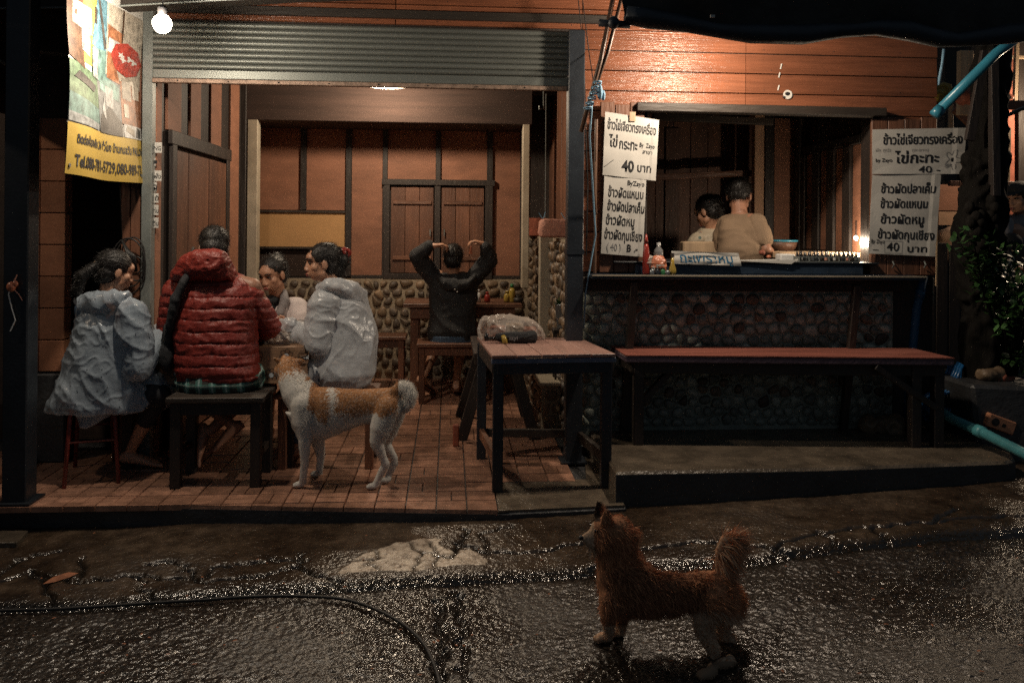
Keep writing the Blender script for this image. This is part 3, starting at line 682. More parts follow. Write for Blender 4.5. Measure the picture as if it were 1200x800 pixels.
# back wall
bwl = thing('back_wall', 'orange panelled back wall of the dining room with dark battens', 'wall', (-.5, YB, 0))
def bx_(px): return PY(px, 265, YB).x
def bz(py, px=450): return PY(px, py, YB).z
obj('wall_backing', slab(XRoom-.1, 1.1, YB+.03, YB+.1, 0, ZC+.2), 'dark_timber', bwl)
zwt = bz(212, 510); zws = bz(324, 510)
for p, q, t, u in ((304, 352, 135, 247), (359, 405, 135, 247), (412, 448, 135, 324), (454, 510, 135, 212), (516, 570, 135, 212), (577, 609, 135, 324)):
    o = obj('wall_panel', slab(bx_(p), bx_(q), YB, YB+.028, bz(u), bz(t)), 'panel', bwl)
obj('wall_panel', slab(bx_(304), bx_(405), YB-.004, YB+.028, bz(289, 350), bz(249, 350)), 'panel_yellow', bwl, label='yellow ochre panel')
for p, q in ((299.5, 304), (352, 359), (405, 412), (448, 454), (510, 516), (570, 577), (609, 614)):
    obj('batten', slab(bx_(p), bx_(q), YB-.03, YB+.02, bz(247) if p == 352 else zwt if p == 510 else zws, bz(134)), 'dark_timber', bwl, bev=.003)
for y_ in (248, 290.5): obj('batten', slab(bx_(304)+.002, bx_(405)-.002, YB-.026, YB+.02, bz(y_+1.3, 350), bz(y_-1.3, 350)), 'dark_timber_h', bwl, bev=.002)
obj('batten', slab(bx_(412), bx_(614), YB-.034, YB+.02, zws-.02, zws+.012), 'dark_timber_h', bwl, bev=.002)
obj('hatch_shade_sheet', slab(bx_(304), bx_(405), YB+.02, YB+.029, bz(324), bz(292)), 'black_recess', bwl)  # dark sheet stands in for the shade inside the opening
ws = thing('shuttered_window', 'closed pair of brown plank window shutters on the back wall', 'window', (bx_(513), YB, zws))
m_ = B(); m_.box(bx_(450), bx_(457), YB-.05, YB+.02, zws, zwt); m_.box(bx_(568), bx_(577), YB-.05, YB+.02, zws, zwt); m_.box(bx_(509), bx_(516), YB-.048, YB+.02, zws, zwt-.05); m_.box(bx_(450)-.02, bx_(577)+.02, YB-.055, YB+.02, zwt-.045, zwt+.01); m_.box(bx_(450), bx_(577), YB-.053, YB+.02, zws-.02, zws+.03)
obj('frame', m_, 'dark_timber', ws, bev=.003)
for p, q in ((458, 508), (517, 567)):
    lf = obj('shutter_leaf', slab(bx_(p), bx_(q), YB-.002, YB+.02, zws+.03, zwt-.05), 'dark_timber', ws)
    for i in range(3):
        a = bx_(p)+(bx_(q)-bx_(p))/3*i; obj('shutter_plank', slab(a+.002, a+(bx_(q)-bx_(p))/3-.002, YB-.018, YB-.002, zws+.035, zwt-.06), 'brown_timber', lf, bev=.002)
    for zz in (bz(237), bz(302)): obj('rail', slab(bx_(p)+.02, bx_(q)-.02, YB-.038, YB-.018, zz-.018, zz+.018), 'brown_timber_h', lf, bev=.003)
    m_ = B(); m_.tube([(bx_(p if p > 500 else q)+(.03 if p > 500 else -.03), YB-.05, bz(276)), (bx_(p if p > 500 else q)+(.03 if p > 500 else -.03), YB-.05, bz(268))], .006, 6); obj('pull', m_, 'steel_grey', lf)
# niche frame in front
nf = thing('cream_door_frame', 'tall cream-painted frame standing before the back wall', 'frame', (-.4, 7.6, 0)); YN = 7.55
def nx_(p): return PY(p, 265, YN).x
obj('left_post', slab(nx_(289), nx_(301), YN, YN+.12, 0, PY(290, 121, YN).z), 'cream_paint', nf, bev=.005)
obj('right_post', slab(nx_(612), nx_(620), YN, YN+.12, .9, PY(616, 131, YN).z), 'cream_paint', nf, bev=.005)
obj('head', slab(nx_(289)-.02, nx_(620)+.02, YN-.004, YB+.03, PY(450, 143, YN).z, ZC-.02), 'black_recess', nf, bev=.004)
obj('dark_post', slab(nx_(277), nx_(288), YN-.02, YN+.10, 0, ZC), 'dark_timber', nf, bev=.004)
# stones below
wn = thing('stone_wainscot', 'river-stone wainscot below the back wall panels', 'wall', (-.4, YB-.05, 0))
obj('mortar', slab(XRoom-.05, bx_(616), YB-.045, YB+.02, 0, zws-.022), 'mortar', wn)
cobbles(wn, (bx_(286), YB-.046, .02), (1, 0, 0), (0, 0, 1), bx_(616)-bx_(286), zws-.045, .104, 'stone', gap=.20, hgt=.03, seed=4, mats=['stone', 'stone', 'stone_brown'], xf=.95)
# right end of the back wall + half wall
hw = thing('stone_half_wall', 'tall stone-faced half wall between the dining room and the kitchen', 'wall', (.85, 6.9, 0)); XH = .80; ZH = 1.36
obj('mortar', slab(XH+.02, 1.0, 5.55, YB, 0, ZH), 'mortar', hw)
cobbles(hw, (XH+.018, YB-.02, .02), (0, -1, 0), (0, 0, 1), YB-.04-5.56, ZH-.03, .10, 'stone_brown', gap=.2, hgt=.028, seed=5, limit=290, mats=['stone', 'stone_brown', 'stone_brown'], order=lambda a, b_: -b_)
ww = thing('corner_stone_wall', 'stone-faced strip of wall right of the shuttered window', 'wall', (bx_(624), YB, 0))
obj('mortar', slab(bx_(616), XH+.1, YB-.045, YB+.02, 0, bz(266, 625)), 'mortar', ww)
cobbles(ww, (bx_(617), YB-.046, .5), (1, 0, 0), (0, 0, 1), XH-bx_(617)+.03, bz(266, 625)-.5, .085, 'stone_brown', gap=.16, hgt=.028, seed=6, mats=['stone', 'stone_brown'])
lo = thing('low_stone_seat', 'low stone-faced ledge with pale coping along the right of the room', 'ledge', (.72, 7, 0))
obj('core', slab(.655, XH-.01, 5.95, YB-.1, 0, .33), 'mortar', lo)
cobbles(lo, (.654, YB-.12, .01), (0, -1, 0), (0, 0, 1), YB-.12-5.96, .31, .095, 'stone_brown', gap=.2, hgt=.022, seed=8, mats=['stone', 'stone_brown'])
cobbles(lo, (.66, 5.949, .01), (1, 0, 0), (0, 0, 1), .14, .31, .08, 'stone_brown', gap=.2, hgt=.02, seed=9)
obj('coping', slab(.63, XH-.008, 5.93, YB-.1, .332, .36), 'cream_paint', lo, bev=.006)
t = thing('cream_post', 'short cream post standing in front of the stone half wall', 'post', PY(640, 400, 6.9))
a, b_ = PY(633, 265, 6.75).x, PY(648, 265, 6.75).x
obj('post_shaft', slab(a, b_, 6.75, 6.85, 0, PY(640, 276, 6.75).z), 'cream_paint', t, bev=.006); obj('side_strip', slab(b_+.001, b_+.02, 6.752, 6.85, 0, PY(640, 277, 6.75).z), 'brick_red', t)
tag(obj('red_brick_block', slab(PY(618, 265, 7.9).x, PY(640, 265, 7.9).x, 7.9, 8.1, ZH+.002, PY(620, 258, 7.9).z+.02), 'brick_red', bev=.004), 'plain red brick block on top of the stone wall behind the pink bag', 'block')
# pink cloth bag tied with blue strings
pc = thing('pink_bag', 'square pink cloth bundle tied with blue string on the half wall', 'bag', PY(652, 294, 6.4))
a, b_ = PY(633.5, 265, 6.3).x, PY(676, 265, 6.3).x; zz0, zz1 = ZH+.002, PY(650, 257, 6.3).z
m_ = B(); m_.loft([(V(((a+b_)/2, 6.42, z)), V(((b_-a)/2*s, 0, 0)), V((0, .13*s, 0))) for z, s in ((zz0+.01, .93), (zz0+.05, 1), (zz1-.06, 1), (zz1-.02, .95), (zz1, .82))], 28, 5)
fuse('cloth_bundle', m_, 'pink_cloth', pc, .010, 2, folds(.006, 9, 9, 14, seed=3))
for px in (636, 662): 
    m_ = B(); c = PY(px, 257, 6.32); m_.tube([c+V((-.03, 0, .05)), c+V((-.01, 0, .02)), c, c+V((.012, 0, .02)), c+V((.02, 0, .055))], .0035, 6); obj('string', m_, 'blue_rope', pc)
rwl = thing('right_inner_wall', 'dark brown board wall above the stone half wall', 'wall', (1.0, 6.9, ZH))
for i in range(9): obj('wall_board', slab(.96, .985+random.uniform(0, .004), 5.52+i*.3, 5.812+i*.3, ZH+.003, ZC), 'brown_timber', rwl, bev=.003)
m_ = B(); m_.tube([PY(637, 100, 7.0), PY(637, 128, 7.0), PY(632, 128, 7.0), PY(632, 124, 7.0)], .005, 6); m_.tube([PY(640, 110, 6.9), PY(639, 255, 6.9)], .004, 6); tag(obj('hanging_wire', m_, 'steel_grey'), 'thin grey wire bracket hanging before the right inner wall', 'wire')
# saucer lamp
sl = thing('saucer_lamp', 'round shallow ceiling lamp glowing under the dining room ceiling', 'lamp', L3)
m_ = B(); m_.lathe([(.245, .02), (.25, .012), (.22, -.002), (.14, -.016), (.02, -.022), (.004, -.034)], L3+V((0, 0, .012)), 40); obj('lens', m_, 'lamp_lens', sl, smooth=True)
m_ = B(); m_.lathe([(.254, .0), (.254, .03), (.16, .06), (.04, .07)], L3+V((0, 0, .033)), 40); obj('shade', m_, 'dark_timber', sl, smooth=True)
m_ = B(); m_.tube([L3+V((0, 0, .10)), V((L3.x, L3.y, ZC))], .012, 8); obj('stem', m_, 'steel_grey', sl)
# bulbs
def bulb(loc, r, label, mat='glow', hang=.25, name='light_bulb', up=1):
    t = thing(name, label, 'bulb', loc); m_ = B(); m_.ell(loc, (r, r, r*1.05)); g = obj('globe', m_, mat, t, smooth=True); g.visible_shadow = True
    m_ = B(); m_.lathe([(r*.5, r*.8*up), (r*.5, r*1.7*up), (r*.35, r*1.9*up)], loc, 14); obj('socket', m_, 'black_plastic', t, smooth=True)
    m_ = B(); m_.tube([loc+V((0, 0, r*1.8)), loc+V((.01, .02, hang))], .004, 6); obj('cord', m_, 'black_plastic', t); return t
bulb(L1, .048, 'bare bulb blazing under the eave between banner and shutter')
bulb(L2, .03, 'bare bulb hidden behind the tarp over the serving window')
bulb(L6, .035, 'bare bulb in the lane beyond the left edge')
bulb(L5, .035, 'bare bulb of the neighbouring stall beyond the right edge')
bulb(L4, .014, 'small glaring bulb at the right end of the cooking counter', 'glow_small', .12)
# ================================================================== KITCHEN
kx0, kx1 = 1.0, 2.56; KY = 7.2
kt_ = thing('kitchen_back_wall', 'dark timber back wall of the kitchen', 'wall', (1.8, KY, 0))
for i in range(12): obj('wall_board', slab(kx0+i*.152, kx0+i*.152+.148, KY+random.uniform(0, .005), KY+.04, 0, 2.7), 'brown_timber', kt_, bev=.003)
def kxx(p, y): return PY(p, 265, y).x
obj('wall_board', slab(kxx(779, KY), kxx(795, KY), KY-.02, KY-.002, 0, 2.3), 'brown_timber', kt_, label='paler brown upright board')
obj('kitchen_floor', slab(1.0, 2.9, 5.42, 7.3, -.1, PZ+.002), 'concrete', None, kind='structure')
obj('kitchen_ceiling', slab(1.0, 2.9, 5.52, 7.3, 2.42, 2.46), 'dark_timber_h', None, kind='structure')
for (p, q, y, t, mt, lb) in ((884, 895, 6.7, 2.42, 'tan_wall', 'pale upright beam behind the man cooking'), (896, 907, 6.72, 2.42, 'dark_timber', 'dark upright beam right of the pale beam in the kitchen'), (936, 949, 6.6, 2.42, 'dark_timber', 'dark upright beam beside the ribbed kitchen shutters')):
    tt_, m_, a, b_ = post('kitchen_beam', p, q, y, PZ+.002, t, mt, lb, 'beam', dpt=.08); obj('shaft', m_, mt, tt_, bev=.004)
tag(obj('brown_wall_panel', slab(kxx(907, 6.8), kxx(936, 6.8), 6.8, 6.83, PZ+.002, 2.35), 'panel'), 'plain brown panel between two dark beams in the kitchen', 'panel')
for (px0, py0, px1, py1, y, mt, lb) in ((765, 208, 880, 203, 6.9, 'brown_timber_h', 'brown rail crossing the dark kitchen behind the cooks'), (765, 137, 905, 143, 6.2, 'dark_timber_h', 'dark ceiling beam inside the serving window')):
    m_ = B(); m_.bar(PY(px0, py0, y), PY(px1, py1, y), .06, .05); tag(obj('cross_rail', m_, mt, bev=.003), lb, 'rail')
# ribbed shutters on the right kitchen wall
KX = 2.80; ks = thing('ribbed_shutter', 'brown ribbed wooden shutters on the right wall of the kitchen', 'shutter', (KX, 6.1, 1))
def ky(p): return PX(p, 200, KX).y
ka, kb_ = max(5.56, ky(1010)), ky(938)
obj('frame', slab(KX+.02, KX+.06, ka-.02, 7.2, 0, 2.42), 'dark_timber', ks)
kz1, kz0 = PX(960, 178, KX).z, PX(960, 293, KX).z
for za, zb_ in ((kz0-.06, kz0), (kz1, kz1+.06)): obj('rail', slab(KX-.02, KX+.02, ka, kb_, za, zb_), 'dark_timber', ks, bev=.003)
for i in range(8):
    y = ka+(kb_-ka)*i/8; obj('rib', slab(KX-.004-.018*(i % 2), KX+.02, y+.006, y+(kb_-ka)/8-.006, kz0+.002, kz1-.002), ('panel', 'dark_timber')[i % 2], ks, bev=.003)
# ================================================================== SERVING COUNTER
cw = thing('cobble_counter_wall', 'cobblestone wall under the serving counter', 'wall', (1.8, YW, PZ)); YS = YW-.02
cx0, cx1 = PY(682, 400, YS).x, PY(1046, 400, YS).x; zs1 = PY(800, 341, YS).z
obj('mortar', slab(cx0, cx1, YS, YS+.04, PZ-.1, zs1), 'mortar_grey', cw)
cobbles(cw, (cx0, YS-.001, PZ+.02), (1, 0, 0), (0, 0, 1), cx1-cx0, zs1-PZ-.03, .074, 'stone_grey', gap=.13, hgt=.022, seed=11, limit=290, order=lambda a, b_: -b_, mats=['stone_grey', 'stone_grey', 'stone_grey', 'stone'])
cobbles(cw, (cx0-.001, 5.60, .10), (0, -1, 0), (0, 0, 1), .20, 1.0, .075, 'stone_grey', gap=.13, hgt=.022, seed=12)
obj('fascia_board', slab(cx0-.02, cx1+.10, YS-.035, YS+.02, zs1+.004, PY(800, 325, YS).z), 'dark_timber_h', cw, bev=.003)
sc_ = thing('serving_counter', 'dark serving counter shelf with its lit edge painted as a pale strip', 'counter', (1.8, 5.25, 1.1))
zl = PY(850, 323, 5.14).z
lx0, lx1 = PY(694, 323, 5.14).x, PY(1086, 323, 5.14).x
obj('ledge', slab(lx0, lx1, 5.14, YS-.036, zl-.024, zl), 'navy_sill', sc_, bev=.003)
obj('lit_edge_strip', slab(lx0, lx1, 5.134, 5.139, zl-.006, zl+.003), 'cream_paint', sc_)  # pale strip paints the light along the counter's front edge
zc_ = PY(880, 307, 5.30).z
obj('sill_beam', slab(PY(745, 300, 5.3).x, PY(1012, 300, 5.3).x, 5.30, 5.40, zl+.001, zc_-.012), 'navy_sill', sc_, bev=.004)
obj('worktop', slab(1.03, PY(1012, 300, 5.3).x+.1, 5.29, 5.80, zc_-.010, zc_), 'steel_black', sc_, bev=.003)
for (xa, ya, xb, yb_) in ((743, 330, 736, 402), (1004, 334, 994, 404)):
    m_ = B(); a = PY(xa, ya, 5.18); b_ = PY(xb, yb_, 5.30); d = (b_-a)*4.0; m_.bar(a, V((b_.x-.02, 5.32, PZ+.002)), .045, .045); obj('prop', m_, 'dark_timber', sc_, bev=.003)
# signs: each pair hangs on shutter boards
def boards(label, px0, px1, py0, py1, y, n, mat='brown_timber', name='sign_boards', zbot=None):
    a, b_ = PY(px0, 200, y).x, PY(px1, 200, y).x; t = thing(name, label, 'boards', ((a+b_)/2, y, 1)); w = (b_-a)/n
    for i in range(n):
        o_ = random.uniform(-.012, .012); obj('board', slab(a+i*w+.002, a+(i+1)*w-.002, y, y+.022+random.uniform(0, .005), (zbot or PY(px0, py1, y).z), PY(px0, py0, y).z+o_), mat, t, bev=.003)
    return t
boards('three brown upright boards behind the two left-hand menu signs', 703, 755, 121, 319, 5.33, 3)
tb = boards('brown boards behind the two right-hand menu signs', 1021, 1098, 138, 322, 5.33, 4)
for px in (1046, 1083):
    m_ = B(); a = PY(px, 310, 5.32); m_.tube([a+V((0, 0, .02)), a+V((0, -.02, .0)), a+V((0, 0, -.02))], .005, 6); obj('hook', m_, 'steel_grey', tb)
def sheet(name, label, quad, y, group=None, mat='white_paper'):
    """quad: pixels TL TR BR BL on plane y"""
    P = [PY(px, py, y) for px, py in quad]; n, m = 22, 22; m_ = B()
    def fn(u, v, o=0):
        p = P[3]*(1-u)*(1-v)+P[2]*u*(1-v)+P[1]*u*v+P[0]*(1-u)*v
        return p+V((0, -.004-.010*abs(noise.noise(V((u*2, v*2, px_)))) - (.004*(u > .9)) - o, 0))
    px_ = quad[0][0]*.1
    vs = [fn(i/n, j/m) for j in range(m+1) for i in range(n+1)]+[fn(i/n, j/m, -.0015) for j in range(m+1) for i in range(n+1)]
    k = (n+1)*(m+1); fs = []
    for j in range(m):
        for i in range(n): a = j*(n+1)+i; fs.append((a, a+1, a+n+2, a+n+1)); fs.append((k+a, k+a+n+1, k+a+n+2, k+a+1))
    for i in range(n): fs.append((i, k+i, k+i+1, i+1)); a = m*(n+1)+i; fs.append((a, a+1, k+a+1, k+a))
    for j in range(m): a = j*(n+1); fs.append((a, a+n+1, k+a+n+1, k+a)); a += n; fs.append((a, k+a, k+a+n+1, a+n+1))
    m_.add(vs, fs); o = tag(obj(name, m_, mat), label, 'sign', group)
    Wd = (P[1]-P[0]).length; Hd = (P[0]-P[3]).length
    def write(s, u, v, w, h, mat='ink', bold=.018, shear=0, rot=0, name='lettering'):
        """s starts at (u,v); w = width share, h = letter height share"""
        def place(a, b_): uu = u+a; vv = v+b_; return fn(uu, vv, .0022)
        return text(o, s, P[3], V((1, 0, 0)), V((0, 0, 1)), h*1.42, mat, name=name, bold=bold, shear=shear, width=w, fn=place, wob=.045)
    return o, write, fn
def stroke(parent, fn, pts, r, mat='ink', name='drawn_line'):
    m_ = B(); P = [fn(u, v, .002) for u, v in pts]
    for a, b_ in zip(P[:-1], P[1:]):
        if (b_-a).length < 1e-6: continue
        d = (b_-a).normalized(); s = V((-d.z, 0, d.x))*r; m_.add([a-s, b_-s, b_+s, a+s], [(0, 1, 2, 3)])
    return obj(name, m_, mat, parent)
g_ = 'handwritten menu signs either side of the serving window'
o, wr, fn = sheet('menu_sign', 'left upper menu sign ending in the price 40, nailed beside the serving window', [(709, 131), (772, 141), (768, 212), (706, 205)], 5.30, g_)
wr('ข้าวไข่เจียวทรงเครื่อง', .05, .74, .90, .145); wr('ไข่', .10, .47, .16, .16); wr('กระทะ', .28, .45, .34, .16); wr('By  Zayo', .66, .52, .28, .07, bold=.01); wr('สาขา', .72, .42, .18, .06, bold=.01)
wr('40', .36, .10, .22, .18, bold=.03, mat='ink'); wr('บาท', .63, .12, .26, .13); stroke(o, fn, [(.02, .13), (.08, .17), (.14, .22), (.2, .26)], .0015)
m_ = B(); m_.box(*[PY(738, 135, 5.28).x, PY(745, 135, 5.28).x], 5.284, 5.288, PY(738, 142, 5.28).z, PY(738, 131, 5.28).z); obj('tape', m_, 'pale_wood', o)
o, wr, fn = sheet('menu_sign', 'left lower menu sign listing four rice dishes under the one priced 40', [(708, 206), (757, 211), (753, 301), (704, 297)], 5.305, g_)
wr('ByZayo', .55, .91, .40, .06, bold=.015); wr('ข้าวผัดแหนม', .10, .745, .84, .115); wr('ข้าวผัดปลาเค็ม', .10, .565, .88, .115); wr('ข้าวผัดหมู', .08, .385, .68, .115); wr('ข้าวผัดกุนเชียง', .06, .20, .90, .115)
wr('( 40 )', .12, .055, .34, .09, mat='ink_grey', bold=.01); wr('B .-', .60, .055, .26, .09)
o, wr, fn = sheet('menu_sign', 'right upper menu sign with a little star-shaped egg drawing', [(1022, 152), (1131.5, 150), (1128, 204), (1022, 204)], 5.30, g_)
wr('ข้าวไข่เจียวทรงเครื่อง', .11, .66, .85, .20, bold=.022); wr('ไข่กะทะ', .25, .245, .48, .225, bold=.022); wr('40 -', .50, .03, .24, .15, bold=.008, mat='ink'); wr('เปิด  ทุกวัน', .03, .5, .16, .07, mat='ink_grey', bold=.005); wr('(สะอาด)', .42, .5, .18, .06, mat='ink_grey', bold=.004); wr('by Zayo', .03, .27, .18, .08, bold=.012)
st = []
for t in np.linspace(0, 2*pi, 61): r_ = .115*(1+.42*cos(5*t+.4)); st.append((.872+.75*r_*cos(t)*.72, .31+1.45*r_*sin(t)))
stroke(o, fn, st, .0022, 'ink_grey'); st = [(.872+.012*cos(t), .31+.03*sin(t)) for t in np.linspace(0, 6.3, 12)]; stroke(o, fn, st, .006)
stroke(o, fn, [(.79, .17), (.81, .13), (.85, .18), (.83, .22), (.80, .19)], .0018, 'ink_grey')
o, wr, fn = sheet('menu_sign', 'right lower menu sign, the tall one listing four rice dishes', [(1022, 205), (1102, 204), (1095, 300.5), (1017, 297)], 5.307, g_)
wr('ข้าวผัดปลาเค็ม', .13, .77, .80, .105, bold=.022); wr('ข้าวผัดแหนม', .13, .585, .70, .105, bold=.022); wr('ข้าวผัดหมู', .15, .39, .64, .105, bold=.022); wr('ข้าวผัดกุนเชียง', .12, .20, .84, .105, bold=.022)
wr('40', .27, .045, .18, .11, bold=.008, mat='ink'); wr('บาท', .56, .045, .30, .08, bold=.015); stroke(o, fn, [(.06, .05), (.15, .05)], .002); stroke(o, fn, [(.24, .02), (.23, .17), (.5, .17), (.5, .02), (.24, .02)], .0012, 'ink_grey'); wr('By Zayo', .03, .135, .2, .05, bold=.01)
# pasteboard sign on the counter
o, wr, fn = sheet('counter_sign', 'long white sign lettered in blue, propped on the counter in front of the cooks', [(786.5, 294), (865, 296.5), (868, 311.5), (789, 309)], 5.28, None, 'white_paper')
wr('กะเพราหมู', .10, .20, .78, .66, mat='ink_blue', bold=.005)
stroke(o, fn, [(.13, .2), (.16, .15), (.3, .18)], .002, 'ink_blue')
# things on the ledge
def lz(px, py, y=5.22): return V((PY(px, py, y).x, y, zl))
t = thing('ketchup_bottle', 'tall red sauce bottle at the left end of the counter', 'bottle', lz(757, 320, 5.24)); c = t.location
m_ = B(); m_.lathe([(.020, .002), (.022, .01), (.022, .12), (.016, .17), (.010, .19)], c, 16); obj('body', m_, 'red_plastic', t, smooth=True); m_ = B(); m_.lathe([(.011, .191), (.011, .215), (.004, .25)], c, 12); obj('cap', m_, 'red_plastic', t, smooth=True)
t = thing('water_bottle', 'clear plastic bottle with white cap behind the orange packet', 'bottle', V((PY(772, 300, 5.36).x, 5.37, zc_))); c = t.location
m_ = B(); m_.lathe([(.028, .001), (.030, .01), (.030, .055), (.028, .07), (.013, .09), (.012, .098)], c, 18); obj('body', m_, M('clear_plastic', (.6, .6, .6), .15, .1, 5, 0, trans=.75), t, smooth=True); m_ = B(); m_.lathe([(.014, .099), (.014, .118)], c, 14); obj('cap', m_, 'white_plastic', t)
t = thing('orange_packet', 'crumpled orange snack packet leaning on the counter', 'packet', lz(772, 318)); c = t.location
m_ = B(); m_.loft([(c+V((0, .01, z)), V((w_, 0, 0)), V((0, .022*s, .006))) for z, w_, s in ((.022, .05, 1), (.05, .052, 1.2), (.09, .045, 1.1), (.112, .036, .5))], 20, 3)
fuse('wrapper', m_, 'orange_plastic', t, .004, 1, folds(.006, 22, 22, 30, seed=5))
m_ = B(); m_.box(c.x-.045, c.x-.01, c.y-.017, c.y-.012, c.z+.03, c.z+.05); m_.box(c.x-.02, c.x+.03, c.y-.019, c.y-.013, c.z+.055, c.z+.062); obj('print', m_, 'white_paper', t)
m_ = B(); m_.ell(c+V((-.055, .02, .07)), (.03, .02, .05)); tag(fuse('crumpled_bag', m_, 'clear_bag', None, .004, 1, folds(.01, 30, 30, 30, seed=9)), 'crumpled clear wrapper beside the red sauce bottle', 'wrapper')
for k, (px, mt, lb) in enumerate(((764, 'pot_metal', 'small glass jar under the orange packet, nearest the red bottle'), (770, 'steel_black', 'small dark jar under the orange packet, second from the red bottle'), (776.5, 'green_plastic', 'small jar with a green label beside the yellow sauce bottle'))):
    t = thing('spice_jar', lb, 'jar', lz(px, 320, 5.17), 'small jars on the counter ledge'); c = t.location; m_ = B(); m_.lathe([(.013, .001), (.014, .004), (.014, .03), (.011, .036)], c, 14); obj('jar_body', m_, mt, t, smooth=True)
    m_ = B(); m_.lathe([(.012, .037), (.012, .045)], c, 12); obj('lid', m_, 'black_plastic', t)
t = thing('sauce_bottle', 'round-bellied bottle of yellow sauce on the counter ledge', 'bottle', lz(788, 321, 5.18)); c = t.location
m_ = B(); m_.lathe([(.018, .001), (.023, .012), (.023, .035), (.012, .07), (.009, .11)], c, 18); obj('body', m_, 'yellow_sauce', t, smooth=True); m_ = B(); m_.lathe([(.011, .111), (.011, .135)], c, 12); obj('cap', m_, 'dark_timber', t); 
m_ = B(); m_.ell(c+V((-.035, -.01, .016)), (.018, .018, .016)); tag(obj('steel_ball_lid', m_, 'pot_metal', smooth=True), 'small rounded metal lid left of the yellow sauce bottle', 'lid')
# folded white cloth on the worktop
t = thing('white_cloth', 'white cloth spread along the counter edge to the right of the blue-lettered sign', 'cloth', V((PY(890, 312, 5.3).x, 5.3, zc_)))
a, b_, c, d = PY(868, 312, 5.30), PY(934.5, 317, 5.285), PY(935, 303.5, 5.285), PY(905, 311, 5.33); m_ = B()
m_.prism([V((a.x, 5.29, zc_+.004)), V((b_.x, 5.285, zc_+.002)), V((c.x, 5.285, c.z)), V((c.x-.045, 5.285, c.z-.03)), V((d.x, 5.29, zc_+.018)), V((a.x, 5.29, zc_+.012))], (0, -.004, 0), (0, .03, 0)); obj('cloth', m_, 'white_paper', t, bev=.002)
tag(obj('food_tub', slab(PY(915, 305, 5.5).x, PY(932, 305, 5.5).x, 5.5, 5.6, zc_, zc_+.045), 'white_plastic', bev=.006), 'small translucent tub behind the white cloth', 'tub')
# rack of small bottles
rk = thing('bottle_rack', 'low rack crowded with small dark bottles at the right of the counter', 'rack', V((PY(970, 315, 5.36).x, 5.36, zc_)))
ra, rb = PY(936, 315, 5.34).x, PY(1006, 315, 5.34).x
m_ = B(); m_.box(ra, rb, 5.325, 5.329, zc_+.001, zc_+.006); m_.box(ra, rb, 5.325, 5.329, zc_+.03, zc_+.035); m_.box(ra, rb, 5.42, 5.424, zc_+.03, zc_+.035)
for i in range(7): m_.box(ra+(rb-ra)*i/6-.002, ra+(rb-ra)*i/6+.002, 5.325, 5.424, zc_, zc_+.036)
obj('frame', m_, 'steel_grey', rk)
for i in range(14):
    for j in range(2):
        x = ra+.012+(rb-ra-.024)*i/13; y = 5.35+.045*j; m_ = B(); h_ = .062+random.uniform(-.004, .01)
        m_.lathe([(.0095, .001), (.0105, .004), (.0105, h_*.6), (.005, h_*.8), (.006, h_)], (x, y, zc_), 10); o = obj('small_bottle', m_, random.choice(['steel_black', 'black_plastic', 'dark_timber', 'black_plastic']), rk, smooth=True)
        if random.random() < .35: m_ = B(); m_.lathe([(.0108, .012), (.0108, .03)], (x, y, zc_), 10); obj('paper_label', m_, random.choice(['white_paper', 'pink_cloth', 'pot_metal']), o)
# wok station and the pale board behind
tag(obj('chopping_board', slab(PY(905, 300, 5.75).x, PY(1000, 300, 5.75).x, 5.62, 5.9, zc_+.012, zc_+.055), 'pale_wood', bev=.004), 'long pale chopping board behind the row of small bottles', 'board')
wk = thing('wok', 'wide wok with a blue rim and brown belly beside the man cooking', 'wok', PY(915, 300, 6.1)); c = PY(915, 283, 6.0)
m_ = B(); m_.lathe([(.03, -.10), (.07, -.085), (.105, -.04), (.115, -.002)], c, 28); obj('bowl', m_, 'brown_timber', wk, smooth=True); m_ = B(); m_.lathe([(.116, -.001), (.120, .006), (.116, .013), (.108, .008)], c, 28); obj('rim', m_, 'blue_pipe', wk, smooth=True)
m_ = B(); m_.lathe([(.05, -.16), (.06, -.101)], c, 16); m_.tube([c+V((0, 0, -.16)), V((c.x, c.y, zc_-.2))], .04, 10); obj('burner', m_, 'black_plastic', wk)
m_ = B(); m_.tube([PY(880, 270, 5.95), PY(905, 288, 5.95)], .004, 6); m_.ell(PY(906, 289, 5.95), (.02, .012, .012)); tag(obj('ladle', m_, 'pot_metal', smooth=True), 'thin metal ladle the cooking man stirs with', 'ladle')
for k, (px, py, r_, mt, lb) in enumerate(((893, 296, .022, 'brick_red', 'small red-brown fruit in front of the wok'), (901, 301, .016, 'orange_plastic', 'small orange fruit just right of the red-brown one'), (988, 303, .02, 'orange_plastic', 'orange morsel on the board under the small bulb'))):
    m_ = B(); m_.ell(PY(px, py, 5.6), (r_, r_, r_*.85)); tag(obj('fruit', m_, mt, smooth=True), lb, 'fruit')
m_ = B(); m_.box(PY(824, 290, 6.05).x-.16, PY(824, 290, 6.05).x+.16, 6.0, 6.10, zc_-.02, PY(824, 283, 6.05).z); tag(obj('cardboard_box', m_, 'pale_wood', bev=.01), 'pale cardboard box on the worktop behind the blue-lettered sign', 'box')
